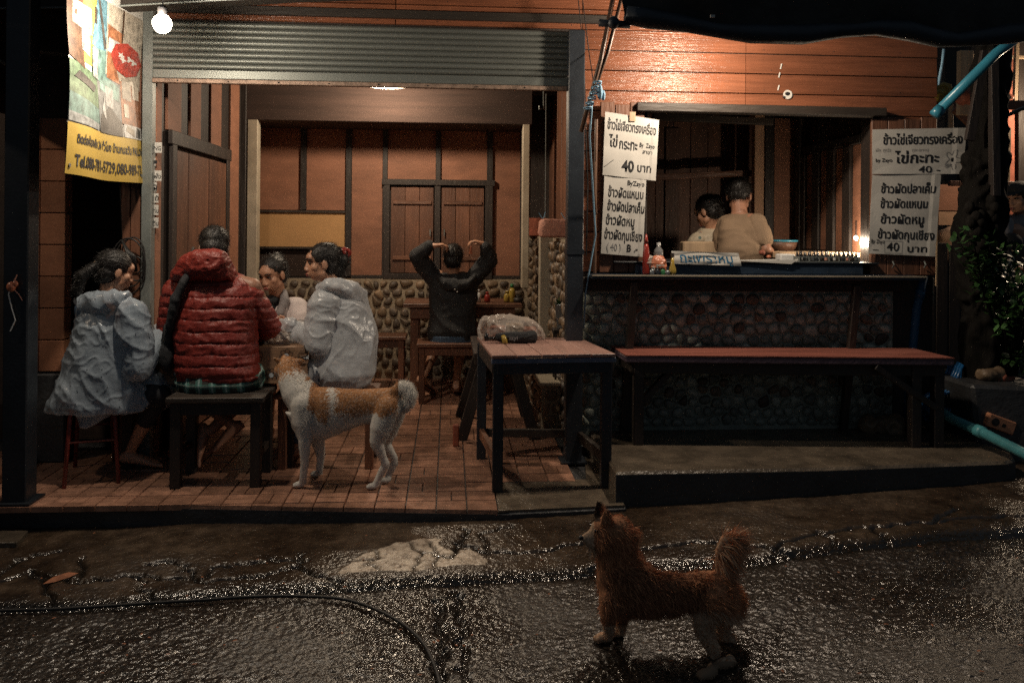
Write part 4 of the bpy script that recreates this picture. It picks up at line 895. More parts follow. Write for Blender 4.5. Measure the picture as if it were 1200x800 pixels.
# ================================================================== RED BENCH
rb_ = thing('red_bench', 'long bench with a worn red top in front of the cobblestone counter wall', 'bench', (2.0, 5.1, PZ))
f0 = G(733, 417, .690); f1 = G(1119, 420.5, .690); bz0 = .69
yb0, yb1 = f0.y+.42, f1.y+.40
m_ = B(); k0, k1 = V((f0.x-.01, yb0, bz0)), V((f1.x-.03, yb1, bz0))
t_ = .006
tp = B(); tp.hexa([f0, f1, k1, k0], [p+V((0, 0, t_)) for p in (f0, f1, k1, k0)]); o = obj('top_face', tp, 'bench_red', rb_)
for i in range(2): 
    a, b2, c, d = sub(f0, k0, i/2+.004), sub(f1, k1, i/2+.004), sub(f1, k1, (i+1)/2-.004), sub(f0, k0, (i+1)/2-.004)
    m_ = B(); m_.hexa([p+V((0, 0, -.04)) for p in (a, b2, c, d)], [p+V((0, 0, -.001)) for p in (a, b2, c, d)]); obj('plank', m_, 'bench_side', rb_, bev=.006)
for (x, w_) in ((f0.x+.09, .06), (f1.x-.20, .06), (f1.x-.06, .06)):
    for y in (f0.y+.03 if x < 2 else f1.y+.05, yb0-.08 if x < 2 else yb1-.08):
        if w_ and not (x == f1.x-.20 and y > f1.y+.1): obj('leg', slab(x-w_/2, x+w_/2, y, y+.06, PZ+.001, bz0-.042), 'dark_timber', rb_, bev=.004)
m_ = B(); m_.bar(f0+V((.05, .06, -.075)), f1+V((-.04, .06, -.075)), .03, .07); obj('apron', m_, 'dark_timber_h', rb_, bev=.003)
m_ = B(); m_.bar(f0+V((.06, .05, -.08)), k0+V((.06, -.05, -.08)), .03, .06); obj('end_rail', m_, 'dark_timber_h', rb_, bev=.003)
m_ = B(); m_.bar(V((f1.x-.46, f1.y+.06, bz0-.05)), V((f1.x-.08, f1.y+.06, bz0-.30)), .05, .035); obj('brace', m_, 'dark_timber', rb_, bev=.003)
m_ = B(); m_.bar(V((f0.x+.12, f0.y+.10, bz0-.29)), V((f0.x+.35, f0.y+.10, bz0-.05)), .05, .035); obj('brace', m_, 'dark_timber', rb_, bev=.003)
# ================================================================== FRONT TABLE
ftb = thing('front_table', 'wooden table with a worn pinkish plank top and black legs at the platform corner', 'table', (.45, 4.9, 0)); TZ = .75
tl, tr, br, bl = [G(p[0], p[1], TZ) for p in ((576, 416), (722, 414), (680, 395.5), (559, 394.5))]
n_ = 5
for i in range(n_):
    a, b2, c, d = sub(tl, tr, i/n_+.004), sub(tl, tr, (i+1)/n_-.004), sub(bl, br, (i+1)/n_-.004), sub(bl, br, i/n_+.004)
    e1 = random.uniform(-.008, .006); zz = random.uniform(-.002, .001)
    m_ = B(); m_.hexa([p+V((0, 0, -.02)) for p in (a, b2, c, d)], [a+V((0, e1, zz)), b2+V((0, e1, zz)), c+V((0, 0, zz)), d+V((0, 0, zz))]); obj('top_plank', m_, 'table_pink', ftb, bev=.003)
m_ = B(); m_.bar(tl+V((.0, .008, -.036)), tr+V((0, .008, -.036)), .012, .026); obj('edge_strip', m_, 'table_edge', ftb, bev=.002)
m_ = B(); m_.bar(tl+V((.03, .03, -.075)), tr+V((-.03, .03, -.075)), .03, .07); obj('apron', m_, 'steel_black', ftb, bev=.003); m_ = B(); m_.bar(bl+V((.03, -.03, -.065)), br+V((-.03, -.03, -.065)), .03, .07); obj('apron', m_, 'steel_black', ftb, bev=.003)
for a, b2 in ((tl, bl), (tr, br)):
    m_ = B(); m_.bar(a+V((.02 if a is tl else -.02, .03, -.065)), b2+V((.02 if a is tl else -.02, -.03, -.065)), .03, .08); obj('side_apron', m_, 'dark_timber', ftb, bev=.003)
LG = [tl+V((.04, .05, 0)), tr+V((-.045, .05, 0)), br+V((-.03, -.06, 0)), bl+V((.03, -.06, 0))]
for p in LG: obj('leg', slab(p.x-.029, p.x+.029, p.y-.03, p.y+.03, -.003, TZ-.03), 'steel_black', ftb, bev=.004)
for a, b2, z, w_ in ((LG[0], LG[3], .16, .06), (LG[1], LG[2], .16, .06), (LG[3], LG[2], .16, .05)):
    m_ = B(); m_.bar(V((a.x, a.y, z)), V((b2.x, b2.y, z)), .03, w_); obj('stretcher', m_, 'brown_timber_h' if a is LG[0] else 'dark_timber_h', ftb, bev=.003)
m_ = B(); m_.bar(LG[0]+V((0, .01, .66)), LG[0]+V((.12, .01, .56+.13)), .02, .04)
# plastic bag with food
pbg = thing('plastic_bag', 'pale translucent plastic bag of groceries lying on the front table', 'bag', G(600, 398, TZ))
m_ = B(); c = G(601, 401, TZ)
rings = [(-.20, .015, .02), (-.17, .055, .05), (-.10, .085, .065), (0, .10, .072), (.10, .095, .062), (.17, .06, .045), (.20, .015, .015)]
m_.loft([(c+V((x, .13, h_)), V((0, w_, 0)), V((0, 0, h_))) for x, w_, h_ in rings], 28, 2.4)
m_.ell(c+V((-.12, .1, .10)), (.035, .05, .035)); m_.ell(c+V((-.17, .1, .09)), (.03, .03, .05)); m_.ell(c+V((-.07, .12, .12)), (.03, .05, .025))
fuse('bag', m_, 'clear_bag', pbg, .005, 1, creases(.016, 7, (1.6, 1.6, 1.6), 5))
m_ = B(); c2 = c+V((-.19, .05, .06))
m_.tube([c2+V((.0, 0, -.055)), c2+V((-.015, 0, .01)), c2+V((.0, .01, .065)), c2+V((.04, .01, .07)), c2+V((.055, .0, .03))], [.012, .008, .010, .010, .013], 8); fuse('handle', m_, 'clear_bag', pbg, .004, 1, folds(.004, 22, 22, 22, seed=3))
for (dx_, w_, h_, mt) in ((-.09, .06, .045, 'pink_cloth'), (.02, .055, .055, 'pale_wood'), (.11, .045, .04, 'orange_plastic')):
    m_ = B(); m_.loft([(c+V((dx_, .13, z)), V((w_, 0, 0)), V((0, .05, 0))) for z in (.015, .02+h_*1.4)], 18, 3); obj('food_pack', m_, mt, pbg, bev=.006)
um = thing('folded_umbrella', 'folded black umbrella with a yellow strap lying in front of the plastic bag', 'umbrella', G(603, 402, TZ))
c = G(603, 401.5, TZ)+V((0, 0, .034)); m_ = B()
m_.lathe([(.015, -.115), (.026, -.09), (.030, -.03), (.033, .04), (.038, .09), (.034, .125), (.015, .135)], c, 20, (1, 0, 0)); fuse('folded_cloth', m_, 'hoodie', um, .005, 1, folds(.005, 6, 40, 40, seed=4))
m_ = B(); m_.tube([c+V((-.11, 0, -.006)), c+V((-.165, 0, -.006))], .009, 8); m_.tube([c+V((-.165, 0, .022)), c+V((-.172, 0, .0)), c+V((-.168, 0, -.022))], .012, 8); obj('handle', m_, 'black_plastic', um, smooth=True)
m_ = B(); m_.lathe([(.030, -.082), (.0325, -.075), (.033, -.064), (.030, -.058)], c, 20, (1, .25, .25)); obj('strap', m_, 'yellow_sauce', um, smooth=True)
text(um, 'iayi', c+V((-.035, -.0385, -.012)), V((1, 0, .02)), V((0, 0, 1)), .035, 'ink_grey', width=.05, bold=.02)
# ================================================================== OTHER TABLES AND SEATS
tt = thing('trestle_bench', 'low dark trestle with splayed legs behind the front table', 'trestle', (.35, 6.0, 0))
for y in (5.80, 6.5):
    for sx in (-1, 1):
        top = V((.345+sx*.09, y, .56)); bot = V((.345+sx*.25, y, 0)); m_ = B(); m_.bar(top, bot, .075, .05, (0, 1, 0)); obj('leg', m_, 'dark_timber', tt, bev=.004)
    m_ = B(); m_.box(.18, .51, y+.03, y+.07, .50, .56); obj('cross_piece', m_, 'dark_timber_h', tt, bev=.003)
obj('seat_plank', slab(.17, .52, 5.7, 6.6, .562, .60), 'dark_timber', tt, bev=.005)
tag(obj('spindle_block', slab(.035, .075, 5.62, 5.66, .0, .14), 'brick_red', bev=.006), 'small orange-brown wedge standing on the tiles by the splayed leg', 'wedge')
# rear dining table
rt = thing('rear_table', 'brown plank table with diagonal braces behind the person in black', 'table', (-.1, 7.7, 0)); ya, yb2 = 7.35, 7.95
xa, xb = PY(472, 355, ya).x, PY(612, 358, ya).x; zt_ = PY(500, 356, ya).z
for i in range(3): obj('top_plank', slab(xa, xb, ya+i*.2+.002, ya+i*.2+.196, zt_-.035, zt_), 'brown_timber_h', rt, bev=.004)
for x in (xa+.10, xb-.10):
    for y in (ya+.06, yb2-.1): obj('leg', slab(x-.035, x+.035, y, y+.07, 0, zt_-.036), 'brown_timber', rt, bev=.004)
obj('apron', slab(xa+.06, xb-.06, ya+.03, ya+.058, zt_-.13, zt_-.037), 'brown_timber_h', rt, bev=.003)
for sx, x in ((1, xa+.12), (-1, xb-.12)):
    m_ = B(); m_.bar(V((x, ya+.1, .25)), V((x+sx*.38, ya+.1, zt_-.08)), .07, .04, (0, 1, 0)); obj('brace', m_, 'brown_timber', rt, bev=.003)
for k, (px, h_, r_, mt, lb) in enumerate(((600, .16, .03, 'green_plastic', 'green-capped bottle at the right end of the rear table'), (594, .10, .028, 'yellow_sauce', 'small ochre jar left of the green-capped bottle'), (571, .09, .026, 'red_plastic', 'red sauce pot on the rear table'), (560, .11, .03, 'white_plastic', 'white pot on the rear table, left of the red one'), (607, .06, .05, 'dark_timber', 'dark bowl on the rear table corner'))):
    p = V((PY(px, 352, ya+.18).x, ya+.18, zt_)); t = thing('condiment_pot', lb, 'pot', p); m_ = B(); m_.lathe([(r_*.8, .001), (r_, .01), (r_, h_*.6), (r_*.5, h_*.8)], p, 14); obj('body', m_, mt if mt != 'green_plastic' else 'yellow_sauce', t, smooth=True); m_ = B(); m_.lathe([(r_*.55, h_*.81), (r_*.55, h_), (r_*.2, h_*1.02)], p, 12); obj('cap', m_, mt, t, smooth=True)
def stool_bench(name, label, x0, x1, y0, y1, h, mat, cat='bench', legw=.045, rail=True, top=.03, group=None, planks=1):
    t = thing(name, label, cat, ((x0+x1)/2, (y0+y1)/2, 0), group)
    for i in range(planks):
        w = (y1-y0)/planks; obj('seat_plank', slab(x0, x1, y0+i*w+.001, y0+(i+1)*w-.001, h-top, h), mat+'_h' if mat+'_h' in MATS else mat, t, bev=.004)
    i_ = .02
    for x in (x0+i_, x1-i_-legw):
        for y in (y0+i_, y1-i_-legw): obj('leg', slab(x, x+legw, y, y+legw, 0, h-top-.001), mat, t, bev=.003)
    obj('apron', slab(x0+i_+legw, x1-i_-legw, y0+i_+.005, y0+i_+.03, h-top-.07, h-top-.002), mat, t, bev=.002); obj('apron', slab(x0+i_+legw, x1-i_-legw, y1-i_-.03, y1-i_-.005, h-top-.07, h-top-.002), mat, t, bev=.002)
    if rail:
        for x in (x0+i_+.01, x1-i_-.035): obj('stretcher', slab(x, x+.025, y0+i_+legw, y1-i_-legw, h*.3, h*.3+.04), mat, t, bev=.002)
    return t
# seat of the person in black
a, b_ = PY(488, 402, 6.95).x, PY(560, 402, 6.95).x
stool_bench('brown_bench', 'brown bench the person in black sits on', a, b_+.05, 6.95, 7.3, .49, 'brown_timber', rail=True)
wb = stool_bench('wall_bench', 'brown wall bench behind the woman in the right-hand raincoat', PY(395, 390, 7.55).x, PY(476, 390, 7.55).x, 7.55, 7.85, .47, 'brown_timber', legw=.05)
a, b_ = PY(186, 458, 4.66).x, PY(304, 458, 4.66).x
stool_bench('dark_bench', 'dark wooden bench the man in the red jacket sits on', a, b_, G(190, 573).y-.02, G(190, 573).y+.36, .50, 'dark_timber', legw=.055, planks=3)
stool_bench('side_bench', 'brown bench under the woman in the right-hand raincoat', -1.02, -.42, 5.10, 5.46, .45, 'brown_timber', legw=.05, planks=2)
# red metal stool
rs = thing('red_stool', 'thin-legged red metal stool under the woman in the left-hand raincoat', 'stool', G(105, 560)); zq = .435
P4 = [G(75, 572), G(139, 566), G(134, 540), G(88, 547)]; cs = sum(P4, V((0, 0, 0)))/4
m_ = B(); m_.loft([(cs+V((0, 0, z)), V((.165, 0, 0)), V((0, .15, 0))) for z in (zq-.01, zq+.008)], 28, 4); obj('seat', m_, 'red_stool', rs, bev=.003)
for p in P4:
    m_ = B(); q = sub(cs, p, .82); m_.tube([V((p.x, p.y, 0)), V((q.x, q.y, zq-.05)), V((sub(cs, p, .74).x, sub(cs, p, .74).y, zq-.012))], .0115, 10); obj('leg', m_, 'red_stool', rs, smooth=True)
m_ = B(); hh = zq*.55; R4 = [sub(cs, p, .9)*1 for p in P4]; R4 = [V((p.x, p.y, hh)) for p in R4]; m_.tube(R4+[R4[0]], .006, 6); obj('ring', m_, 'red_stool', rs)
# dining table with flowered cloth
DT = .72; dx0, dx1, dy0, dy1 = -1.95, PY(352, 405, 5.12).x, 5.12, 5.85
dt = thing('dining_table', 'dining table hidden under a flowered cloth amid the seated group', 'table', (-1.4, 5.5, 0))
obj('table_top', slab(dx0, dx1, dy0, dy1, DT-.03, DT), 'brown_timber', dt)
for x in (dx0+.04, dx1-.11):
    for y in (dy0+.05, dy1-.1): obj('leg', slab(x, x+.06, y, y+.06, 0, DT-.031), 'dark_timber', dt, bev=.003)
tc = thing('tablecloth', 'brown tablecloth printed with pale daisies on the dining table', 'tablecloth', ((dx0+dx1)/2, 5.5, DT))
m_ = B(); e = .012; n = 60; rim = []
def rimp(s):   # perimeter
    Lx, Ly = dx1-dx0+2*e, dy1-dy0+2*e; s = s % (2*(Lx+Ly))
    if s < Lx: return V((dx0-e+s, dy0-e, 0)), V((0, -1, 0))
    s -= Lx
    if s < Ly: return V((dx1+e, dy0-e+s, 0)), V((1, 0, 0))
    s -= Ly
    if s < Lx: return V((dx1+e-s, dy1+e, 0)), V((0, 1, 0))
    return V((dx0-e, dy1+e-(s-Lx), 0)), V((-1, 0, 0))
PL = 2*((dx1-dx0+2*e)+(dy1-dy0+2*e)); n = 160; rows_ = [(0, DT+.006), (.004, DT-.01), (.012, DT-.07), (.02, DT-.14), (.028, DT-.2)]
def cloth_pt(s, z, o_):
    p, nn = rimp(s); return V((p.x, p.y, z))+nn*(o_*(1+1.3*noise.noise(V((s*7, z*2, 0)))))
vs = [cloth_pt(PL*i/n, z, o_) for o_, z in rows_ for i in range(n)]; fs = [(r_*n+i, (r_+1)*n+i, (r_+1)*n+(i+1) % n, r_*n+(i+1) % n) for r_ in range(len(rows_)-1) for i in range(n)]; fs.append(tuple(range(n)))
m_.add(vs, fs); M('cloth_brown', (.20, .115, .065), .5, .2, 10, .2, 60); obj('cloth', m_, 'cloth_brown', tc, smooth=False)
# daisies printed on the hanging front and side
random.seed(12)
fl, pe, ce = B(), B(), B()
def disc(mb_, s, z, r, k, off):
    c = cloth_pt(s, z, .02); p, nn = rimp(s); tg = V((-nn.y, nn.x, 0)); vs = [cloth_pt(s, z, .02)+nn*off]+[cloth_pt(s+r*cos(t), z+r*sin(t), .02)+nn*off for t in np.linspace(0, 2*pi, k, endpoint=False)]
    mb_.add(vs, [(0, 1+i, 1+(i+1) % k) for i in range(k)])
s = .05
while s < PL:
    for z in (DT-.05, DT-.145):
        s2 = s+random.uniform(-.02, .02)+(.07 if z < DT-.1 else 0); z2 = z+random.uniform(-.01, .01)
        for k in range(6): t = k*pi/3+.3; disc(fl, s2+.026*cos(t), z2+.026*sin(t), .0150, 10, .006); disc(pe, s2+.026*cos(t), z2+.026*sin(t), .0115, 10, .0068)
        disc(ce, s2, z2, .014, 10, .0078)
    s += .135
obj('flower_print', fl, 'ink', tc); obj('flower_petal', pe, 'cloth_brown', tc); obj('flower_centre', ce, M('pale_print', (.50, .55, .58), .6, .05, 5, 0), tc)
# things on the dining table
random.seed(5)
m_ = B(); c = V((-1.03, 5.30, DT+.03)); m_.ell(c, (.10, .07, .028)); m_.ell(c+V((.05, .04, .02)), (.05, .05, .03)); tag(fuse('plastic_wrap', m_, 'clear_bag', None, .005, 1, folds(.018, 16, 16, 16, seed=5, fine=.6)), 'crumpled clear plastic on the flowered tablecloth by the red jacket', 'wrapper')
for (x, y, lb) in ((-1.20, 5.55, 'plate of food before the woman facing us'), (-1.62, 5.45, 'plate of food before the hidden diner')):
    t = thing('dinner_plate', lb, 'plate', (x, y, DT+.007)); m_ = B(); m_.lathe([(.06, .008), (.07, .012), (.115, .026), (.118, .030), (.07, .02), (.01, .018)], (x, y, DT), 28); obj('dish', m_, 'white_plastic', t, smooth=True); m_ = B(); m_.ell((x, y, DT+.03), (.06, .055, .025)); fuse('rice', m_, 'pale_wood', t, .006, 1, folds(.006, 30, 30, 30))
t = thing('drinking_glass', 'clear glass on the flowered tablecloth left of the red jacket', 'glass', (-1.83, 5.42, DT)); m_ = B(); m_.lathe([(.026, .007), (.034, .12), (.031, .12), (.024, .012)], (-1.83, 5.42, DT), 20); obj('glass_body', m_, 'clear_plastic', t, smooth=True)
# small stand with the tin of plants
stx = PY(660, 386, 6.05).x; szz = PY(660, 386, 6.05).z
t = thing('plant_stand', 'little dark stand holding the tin pot by the stone half wall', 'stand', (stx, 6.1, 0)); obj('shelf', slab(stx-.07, stx+.07, 6.03, 6.17, szz-.02, szz), 'dark_timber', t, bev=.003)
for x in (stx-.06, stx+.045): obj('leg', slab(x, x+.015, 6.04, 6.055, .34 if x > .69 else 0, szz-.021), 'dark_timber', t); obj('leg', slab(x, x+.015, 6.145, 6.16, .34 if x > .69 else 0, szz-.021), 'dark_timber', t)
t = thing('tin_pot', 'shiny tin pot with small green plants on the stand', 'pot', (stx, 6.1, szz)); m_ = B(); m_.lathe([(.038, .003), (.040, .01), (.054, .165), (.060, .175), (.056, .182), (.050, .165)], (stx, 6.1, szz), 26); obj('pot', m_, 'pot_metal', t, smooth=True)
def leafmb(mb_, c, d, up, L, w):
    d = d.normalized(); s = d.cross(up); s = s.normalized() if s.length > 1e-4 else V((1, 0, 0)); n_ = s.cross(d).normalized()
    mb_.add([c, c+d*L*.3+s*w*.5-n_*w*.1, c+d*L*.7+s*w*.42, c+d*L-n_*L*.12, c+d*L*.7-s*w*.42, c+d*L*.3-s*w*.5-n_*w*.1, c+d*L*.5+n_*w*.08], [(0, 1, 6), (1, 2, 6), (2, 3, 6), (3, 4, 6), (4, 5, 6), (5, 0, 6)])
for i in range(11):
    m_ = B(); a = random.uniform(0, 6.3); leafmb(m_, V((stx, 6.1, szz+.17))+V((cos(a), sin(a), 0))*.025, V((cos(a), sin(a), random.uniform(.3, 1.3))), V((0, 0, 1)), random.uniform(.05, .085), .03); obj('leaf', m_, 'leaf', t, smooth=True)
m_ = B(); m_.lathe([(.048, .150), (.048, .160)], (stx, 6.1, szz), 20); obj('soil', m_, 'rubber', t)
# ================================================================== BANNER
bn = thing('banner', 'hanging vinyl banner of room photographs over a yellow strip with a telephone number', 'banner', PX(125, 110, -1.86))
BX = -1.86; by0, by1 = PX(80, 200, BX).y, PX(170, 200, BX+.03).y
bzt = PX(146, 11, BX).z+.42; bzb = PX(80, 203, BX).z
def ban(u, v, o=0):   # u along the street side to the post, v up
    y = by0+(by1-by0)*u; z = bzb+(bzt-bzb)*v-.01*sin(u*pi)
    x = BX+.012*sin(v*7+u*2)+.010*noise.noise(V((u*3, v*4, 0)))+.012*(1-v)*sin(u*9)-.02*(1-u)*(1-v)
    return V((x+o, y, z))
# visible share of the height is the lower part: v in pixels at the right edge (28 top ... 216 bottom)
rt_top = (PX(170, 28, BX).z-bzb)/(bzt-bzb)
H1 = rt_top
def bgrid(u0, u1, v0, v1, o, n=6, m=6, skew=0):
    m_ = MB(); vs = []
    for j in range(m+1):
        for i in range(n+1): a, b_ = i/n, j/m; vs.append(ban(u0+(u1-u0)*a+skew*b_, v0+(v1-v0)*b_, o))
    m_.add(vs, [(j*(n+1)+i, j*(n+1)+i+1, (j+1)*(n+1)+i+1, (j+1)*(n+1)+i) for j in range(m) for i in range(n)]); return m_
def bpoly(pts, o):   # pts (u,v); fan with subdivision of the outline
    P = []
    for a, b_ in zip(pts, pts[1:]+pts[:1]):
        for k in range(4): P.append((a[0]+(b_[0]-a[0])*k/4, a[1]+(b_[1]-a[1])*k/4))
    cu = sum(p[0] for p in P)/len(P); cv = sum(p[1] for p in P)/len(P); m_ = MB()
    mid = [((p[0]+cu)/2, (p[1]+cv)/2) for p in P]; L = len(P)
    m_.add([ban(u, v, o) for u, v in P]+[ban(u, v, o) for u, v in mid]+[ban(cu, cv, o)], [(i, (i+1) % L, L+(i+1) % L, L+i) for i in range(L)]+[(L+i, L+(i+1) % L, 2*L) for i in range(L)]); return m_
obj('vinyl_sheet', bgrid(0, 1, 0, 1, 0, 24, 40), 'white_paper', bn, smooth=True)
obj('yellow_strip', bgrid(.0, 1, 0, .262*H1, .003, 24, 10), 'yellow_print', bn, smooth=True)
PR = {}
def pm_(n, c, rough=.45): 
    if n not in MATS: M(n, tuple(v*.8 for v in c), rough, .55, 26, .05, 20)
    return n
pm_('p_brown', (0.105, 0.056, 0.031)); pm_('p_yellow', (0.372, 0.223, 0.050)); pm_('p_sky', (0.155, 0.310, 0.384)); pm_('p_green', (.10, .15, .09)); pm_('p_teal', (.12, .20, .18)); pm_('p_red', (.45, .06, .04)); pm_('p_grey', (.20, .21, .21)); pm_('p_cream', (0.384, 0.341, 0.279)); pm_('p_wood', (.28, .12, .06)); pm_('p_dark', (.05, .045, .04)); pm_('p_white', (0.422, 0.422, 0.409))
h = H1
for pts, mt, o_ in [
    ([(0, .60), (.38, .60), (.38, 1), (0, 1)], 'p_yellow', .003), ([(0, .60), (.18, .56), (.18, 1), (0, 1)], 'p_brown', .0045), ([(.06, .78), (.30, .76), (.28, .90), (.06, .90)], 'p_cream', .005), ([(.16, .66), (.27, .64), (.27, .80), (.16, .81)], 'p_grey', .006),
    ([(.30, .72), (.50, .70), (.50, 1), (.36, 1)], 'p_sky', .0045), ([(.33, .84), (.36, .84), (.36, .92), (.33, .93)], 'p_dark', .006), ([(.37, .98), (.40, .98), (.50, .74), (.47, .72)], 'p_dark', .006),
    ([(.30, .55), (.50, .53), (.50, .72), (.30, .71)], 'p_teal', .0065), ([(.30, .55), (.38, .54), (.38, .70), (.31, .70)], 'p_white', .0075),
    ([(.50, .60), (1, .56), (1, 1), (.50, 1)], 'p_cream', .003), ([(.52, .80), (.72, .79), (.72, .86), (.52, .88)], 'p_wood', .005), ([(.52, .70), (.75, .69), (.76, .80), (.53, .81)], 'p_white', .0055), ([(.70, .80), (.72, .80), (.72, 1), (.70, 1)], 'p_brown', .005),
    ([(.52, .58), (.70, .565), (.60, .72), (.52, .73)], 'p_wood', .006),
    ([(0, .28), (.38, .27), (.38, .56), (0, .585)], 'p_green', .004), ([(0, .30), (.38, .29), (.38, .38), (0, .42)], 'p_teal', .0055), ([(0, .27), (.38, .265), (.38, .30), (0, .32)], 'p_grey', .0062), ([(.04, .50), (.3, .46), (.34, .50), (.1, .54)], 'p_dark', .0062),
    ([(.40, .262), (.70, .262), (.70, .57), (.36, .62)], 'p_grey', .0045), ([(.42, .50), (.68, .46), (.68, .55), (.40, .60)], 'p_teal', .0055), ([(.50, .42), (.60, .41), (.60, .52), (.49, .53)], 'p_white', .0062), ([(.40, .262), (.70, .262), (.70, .34), (.56, .42), (.42, .36)], 'p_dark', .0062), ([(.44, .38), (.50, .34), (.48, .48)], 'p_white', .007),
    ([(.70, .34), (1, .33), (1, .56), (.70, .59)], 'p_wood', .005), ([(.72, .49), (.84, .48), (.84, .60), (.72, .61)], 'p_cream', .006), ([(.86, .5), (.97, .5), (.97, .58), (.86, .59)], 'p_cream', .006), ([(.73, .38), (.79, .38), (.79, .46), (.73, .46)], 'p_cream', .0065),
    ([(.72, .262), (1, .262), (1, .335), (.72, .34)], 'p_white', .0055), ([(.88, .27), (.98, .27), (.98, .32), (.9, .33)], 'p_dark', .0062), ([(.74, .30), (.86, .27), (.86, .31), (.76, .335)], 'p_cream', .0062)]:
    obj('photo_print', bpoly([(u, v*h) for u, v in pts], o_), mt, bn, smooth=True)
rd = [(.78+.22*cos(t), (.72+.10*sin(t))*h) for t in np.linspace(0, 2*pi, 9)[:-1]]; obj('photo_print', bpoly(rd, .0075), 'p_red', bn, label='red eight-sided tray picture', smooth=True)
wv = MB()
for cu_, cv_, k in ((.70, .735, 5), (.73, .715, 4), (.82, .73, 3), (.88, .72, 3)):
    P = [ban(cu_+.035*cos(t)*(1+.4*cos(k*t)), (cv_+.014*sin(t)*(1+.4*cos(k*t)))*h, .0085) for t in np.linspace(0, 2*pi, 25)[:-1]]; wv.add(P, [tuple(range(len(P)))])
obj('photo_print', wv, 'white_paper', bn)
def btext(s, u, v, w, hh, mat='ink', bold=.03): return text(bn, s, V((0, 0, 0)), V((0, 1, 0)), V((0, 0, 1)), hh, mat, bold=bold, width=w, wob=0, fn=lambda a, b_: ban(u+a, v+b_, .0055))
sk = 0
btext('ติดต่อห้องพัก 24 ชั่วโมง บ้านกมลวัน PAI.LOV', .08, .165*h, .92, .062*h); btext('Tel.080-781-5729,080-989-73', .07, .045*h, .90, .085*h)
m_ = B(); m_.tube([ban(0, 1, .0)+V((0, -.05, 0)), ban(1, 1, 0)+V((0, .05, 0))], .01, 8); obj('hanging_rod', m_, 'steel_grey', bn)
for u, v in ((.03, .03), (.97, .03)): m_ = B(); m_.lathe([(.010, 0), (.010, .003)], ban(u, v, .004), 12, (1, 0, 0)); obj('eyelet', m_, 'pot_metal', bn)
# ================================================================== TARP AND POLES, UPPER RIGHT
tp = thing('tarp', 'dark sagging tarpaulin awning filling the upper right corner', 'awning', PY(960, 40, 4.62))
edge = [(718, -70), (722, -20), (727, 14), (733, 31), (760, 35), (800, 41), (840, 49), (880, 53), (940, 54), (985, 49), (1025, 46), (1062, 49), (1100, 58), (1120, 60), (1150, 57), (1180, 53), (1240, 48)]
TY = 4.0; lo_ = []
for i, (px, py) in enumerate(edge): lo_.append(PY(px, py-10, TY-.02*sin(i*1.3)))
n = 48; S = []
cum = [0]
for a, b_ in zip(lo_[3:-1], lo_[4:]): cum.append(cum[-1]+(b_-a).length)
def le(t):
    s = t*cum[-1]
    for i in range(len(cum)-1):
        if s <= cum[i+1]+1e-9: return sub(lo_[3+i], lo_[4+i], (s-cum[i])/(cum[i+1]-cum[i]))
    return lo_[-1]
m_ = B(); rowsn = 16; vs = []
for j in range(rowsn+1):
    v = j/rowsn
    for i in range(n+1):
        p = le(i/n); z = p.z+v*(.62)+.03*sin(i*.55)*v*(1-v)*2+.02*noise.noise(V((i*.3, v*3, 0))); y = p.y+.05*sin(i*.33+v*3)*v+.04*noise.noise(V((i*.22, v*2.2, 4)))-.12*sin(v*pi)*.6
        x = p.x-(.06*v if i == 0 else 0)
        vs.append(V((x-.10*v*(1-i/n), y, z)))
m_.add(vs, [(j*(n+1)+i, j*(n+1)+i+1, (j+1)*(n+1)+i+1, (j+1)*(n+1)+i) for j in range(rowsn) for i in range(n)])
m_.add([p+V((0, .006, 0)) for p in vs], [(j*(n+1)+i, (j+1)*(n+1)+i, (j+1)*(n+1)+i+1, j*(n+1)+i+1) for j in range(rowsn) for i in range(n)])
me_ = meshof('tarp_sheet', m_, rootloc(tp)); o = obj('tarp_sheet', me_, 'tarp', tp, smooth=True)
pts = [p+V((0, -.005, .012)) for p in lo_[3:]]; m_ = B(); m_.tube(pts, [.042+.008*sin(i*1.7) for i in range(len(pts))], 12); obj('rolled_hem', m_, 'tarp_roll', tp, smooth=True)
m_ = B(); m_.tube([PY(1205, 60, TY), PY(1150, 46, TY+.1), PY(1080, 50, TY-.03)], .02, 8); 
m_ = B(); m_.tube([PY(702, 27, 4.02), PY(738, 29.5, 4.02)], .018, 10); m_.ell(PY(719, 27, 4.0), (.028, .03, .03)); obj('hem_pole', m_, 'tarp_roll', tp, smooth=True)
m_ = B(); m_.box(*sorted([PY(833, 19, 3.86).x, PY(838, 19, 3.86).x]), 3.86, 3.87, PY(833, 20.5, 3.86).z, PY(833, 17.5, 3.86).z); obj('scrap', m_, 'white_paper', tp)
for k, (a, b_, c) in enumerate(((( 724, -30), (704, 70), (681, 155)), ((733, -20), (712, 62), (692, 118)))):
    m_ = B(); m_.tube([PY(*a, 4.78), PY(*b_, 4.80), PY(*c, 4.84)], .0135-.002*k, 8); tag(obj('bamboo_pole', m_, 'bamboo', smooth=True), ('longer slanting bamboo pole tied at the black steel post', 'shorter slanting bamboo pole beside the longer one')[k], 'pole')
br_ = thing('blue_rope', 'pale blue rope binding the bamboo poles, its tail hanging down past the signs', 'rope', PY(698, 110, 4.8)); m_ = B()
for i in range(6): c = PY(700-i*2.2, 98+i*6, 4.79); m_.tube([c+V((.022*cos(t), .022*sin(t), .01*t/6)) for t in np.linspace(0, 6.6, 12)], .005, 6)
m_.ell(PY(703, 108, 4.78), (.016, .014, .045)); m_.ell(PY(707, 112, 4.79), (.012, .01, .03)); obj('binding', m_, 'blue_rope', br_, smooth=True)
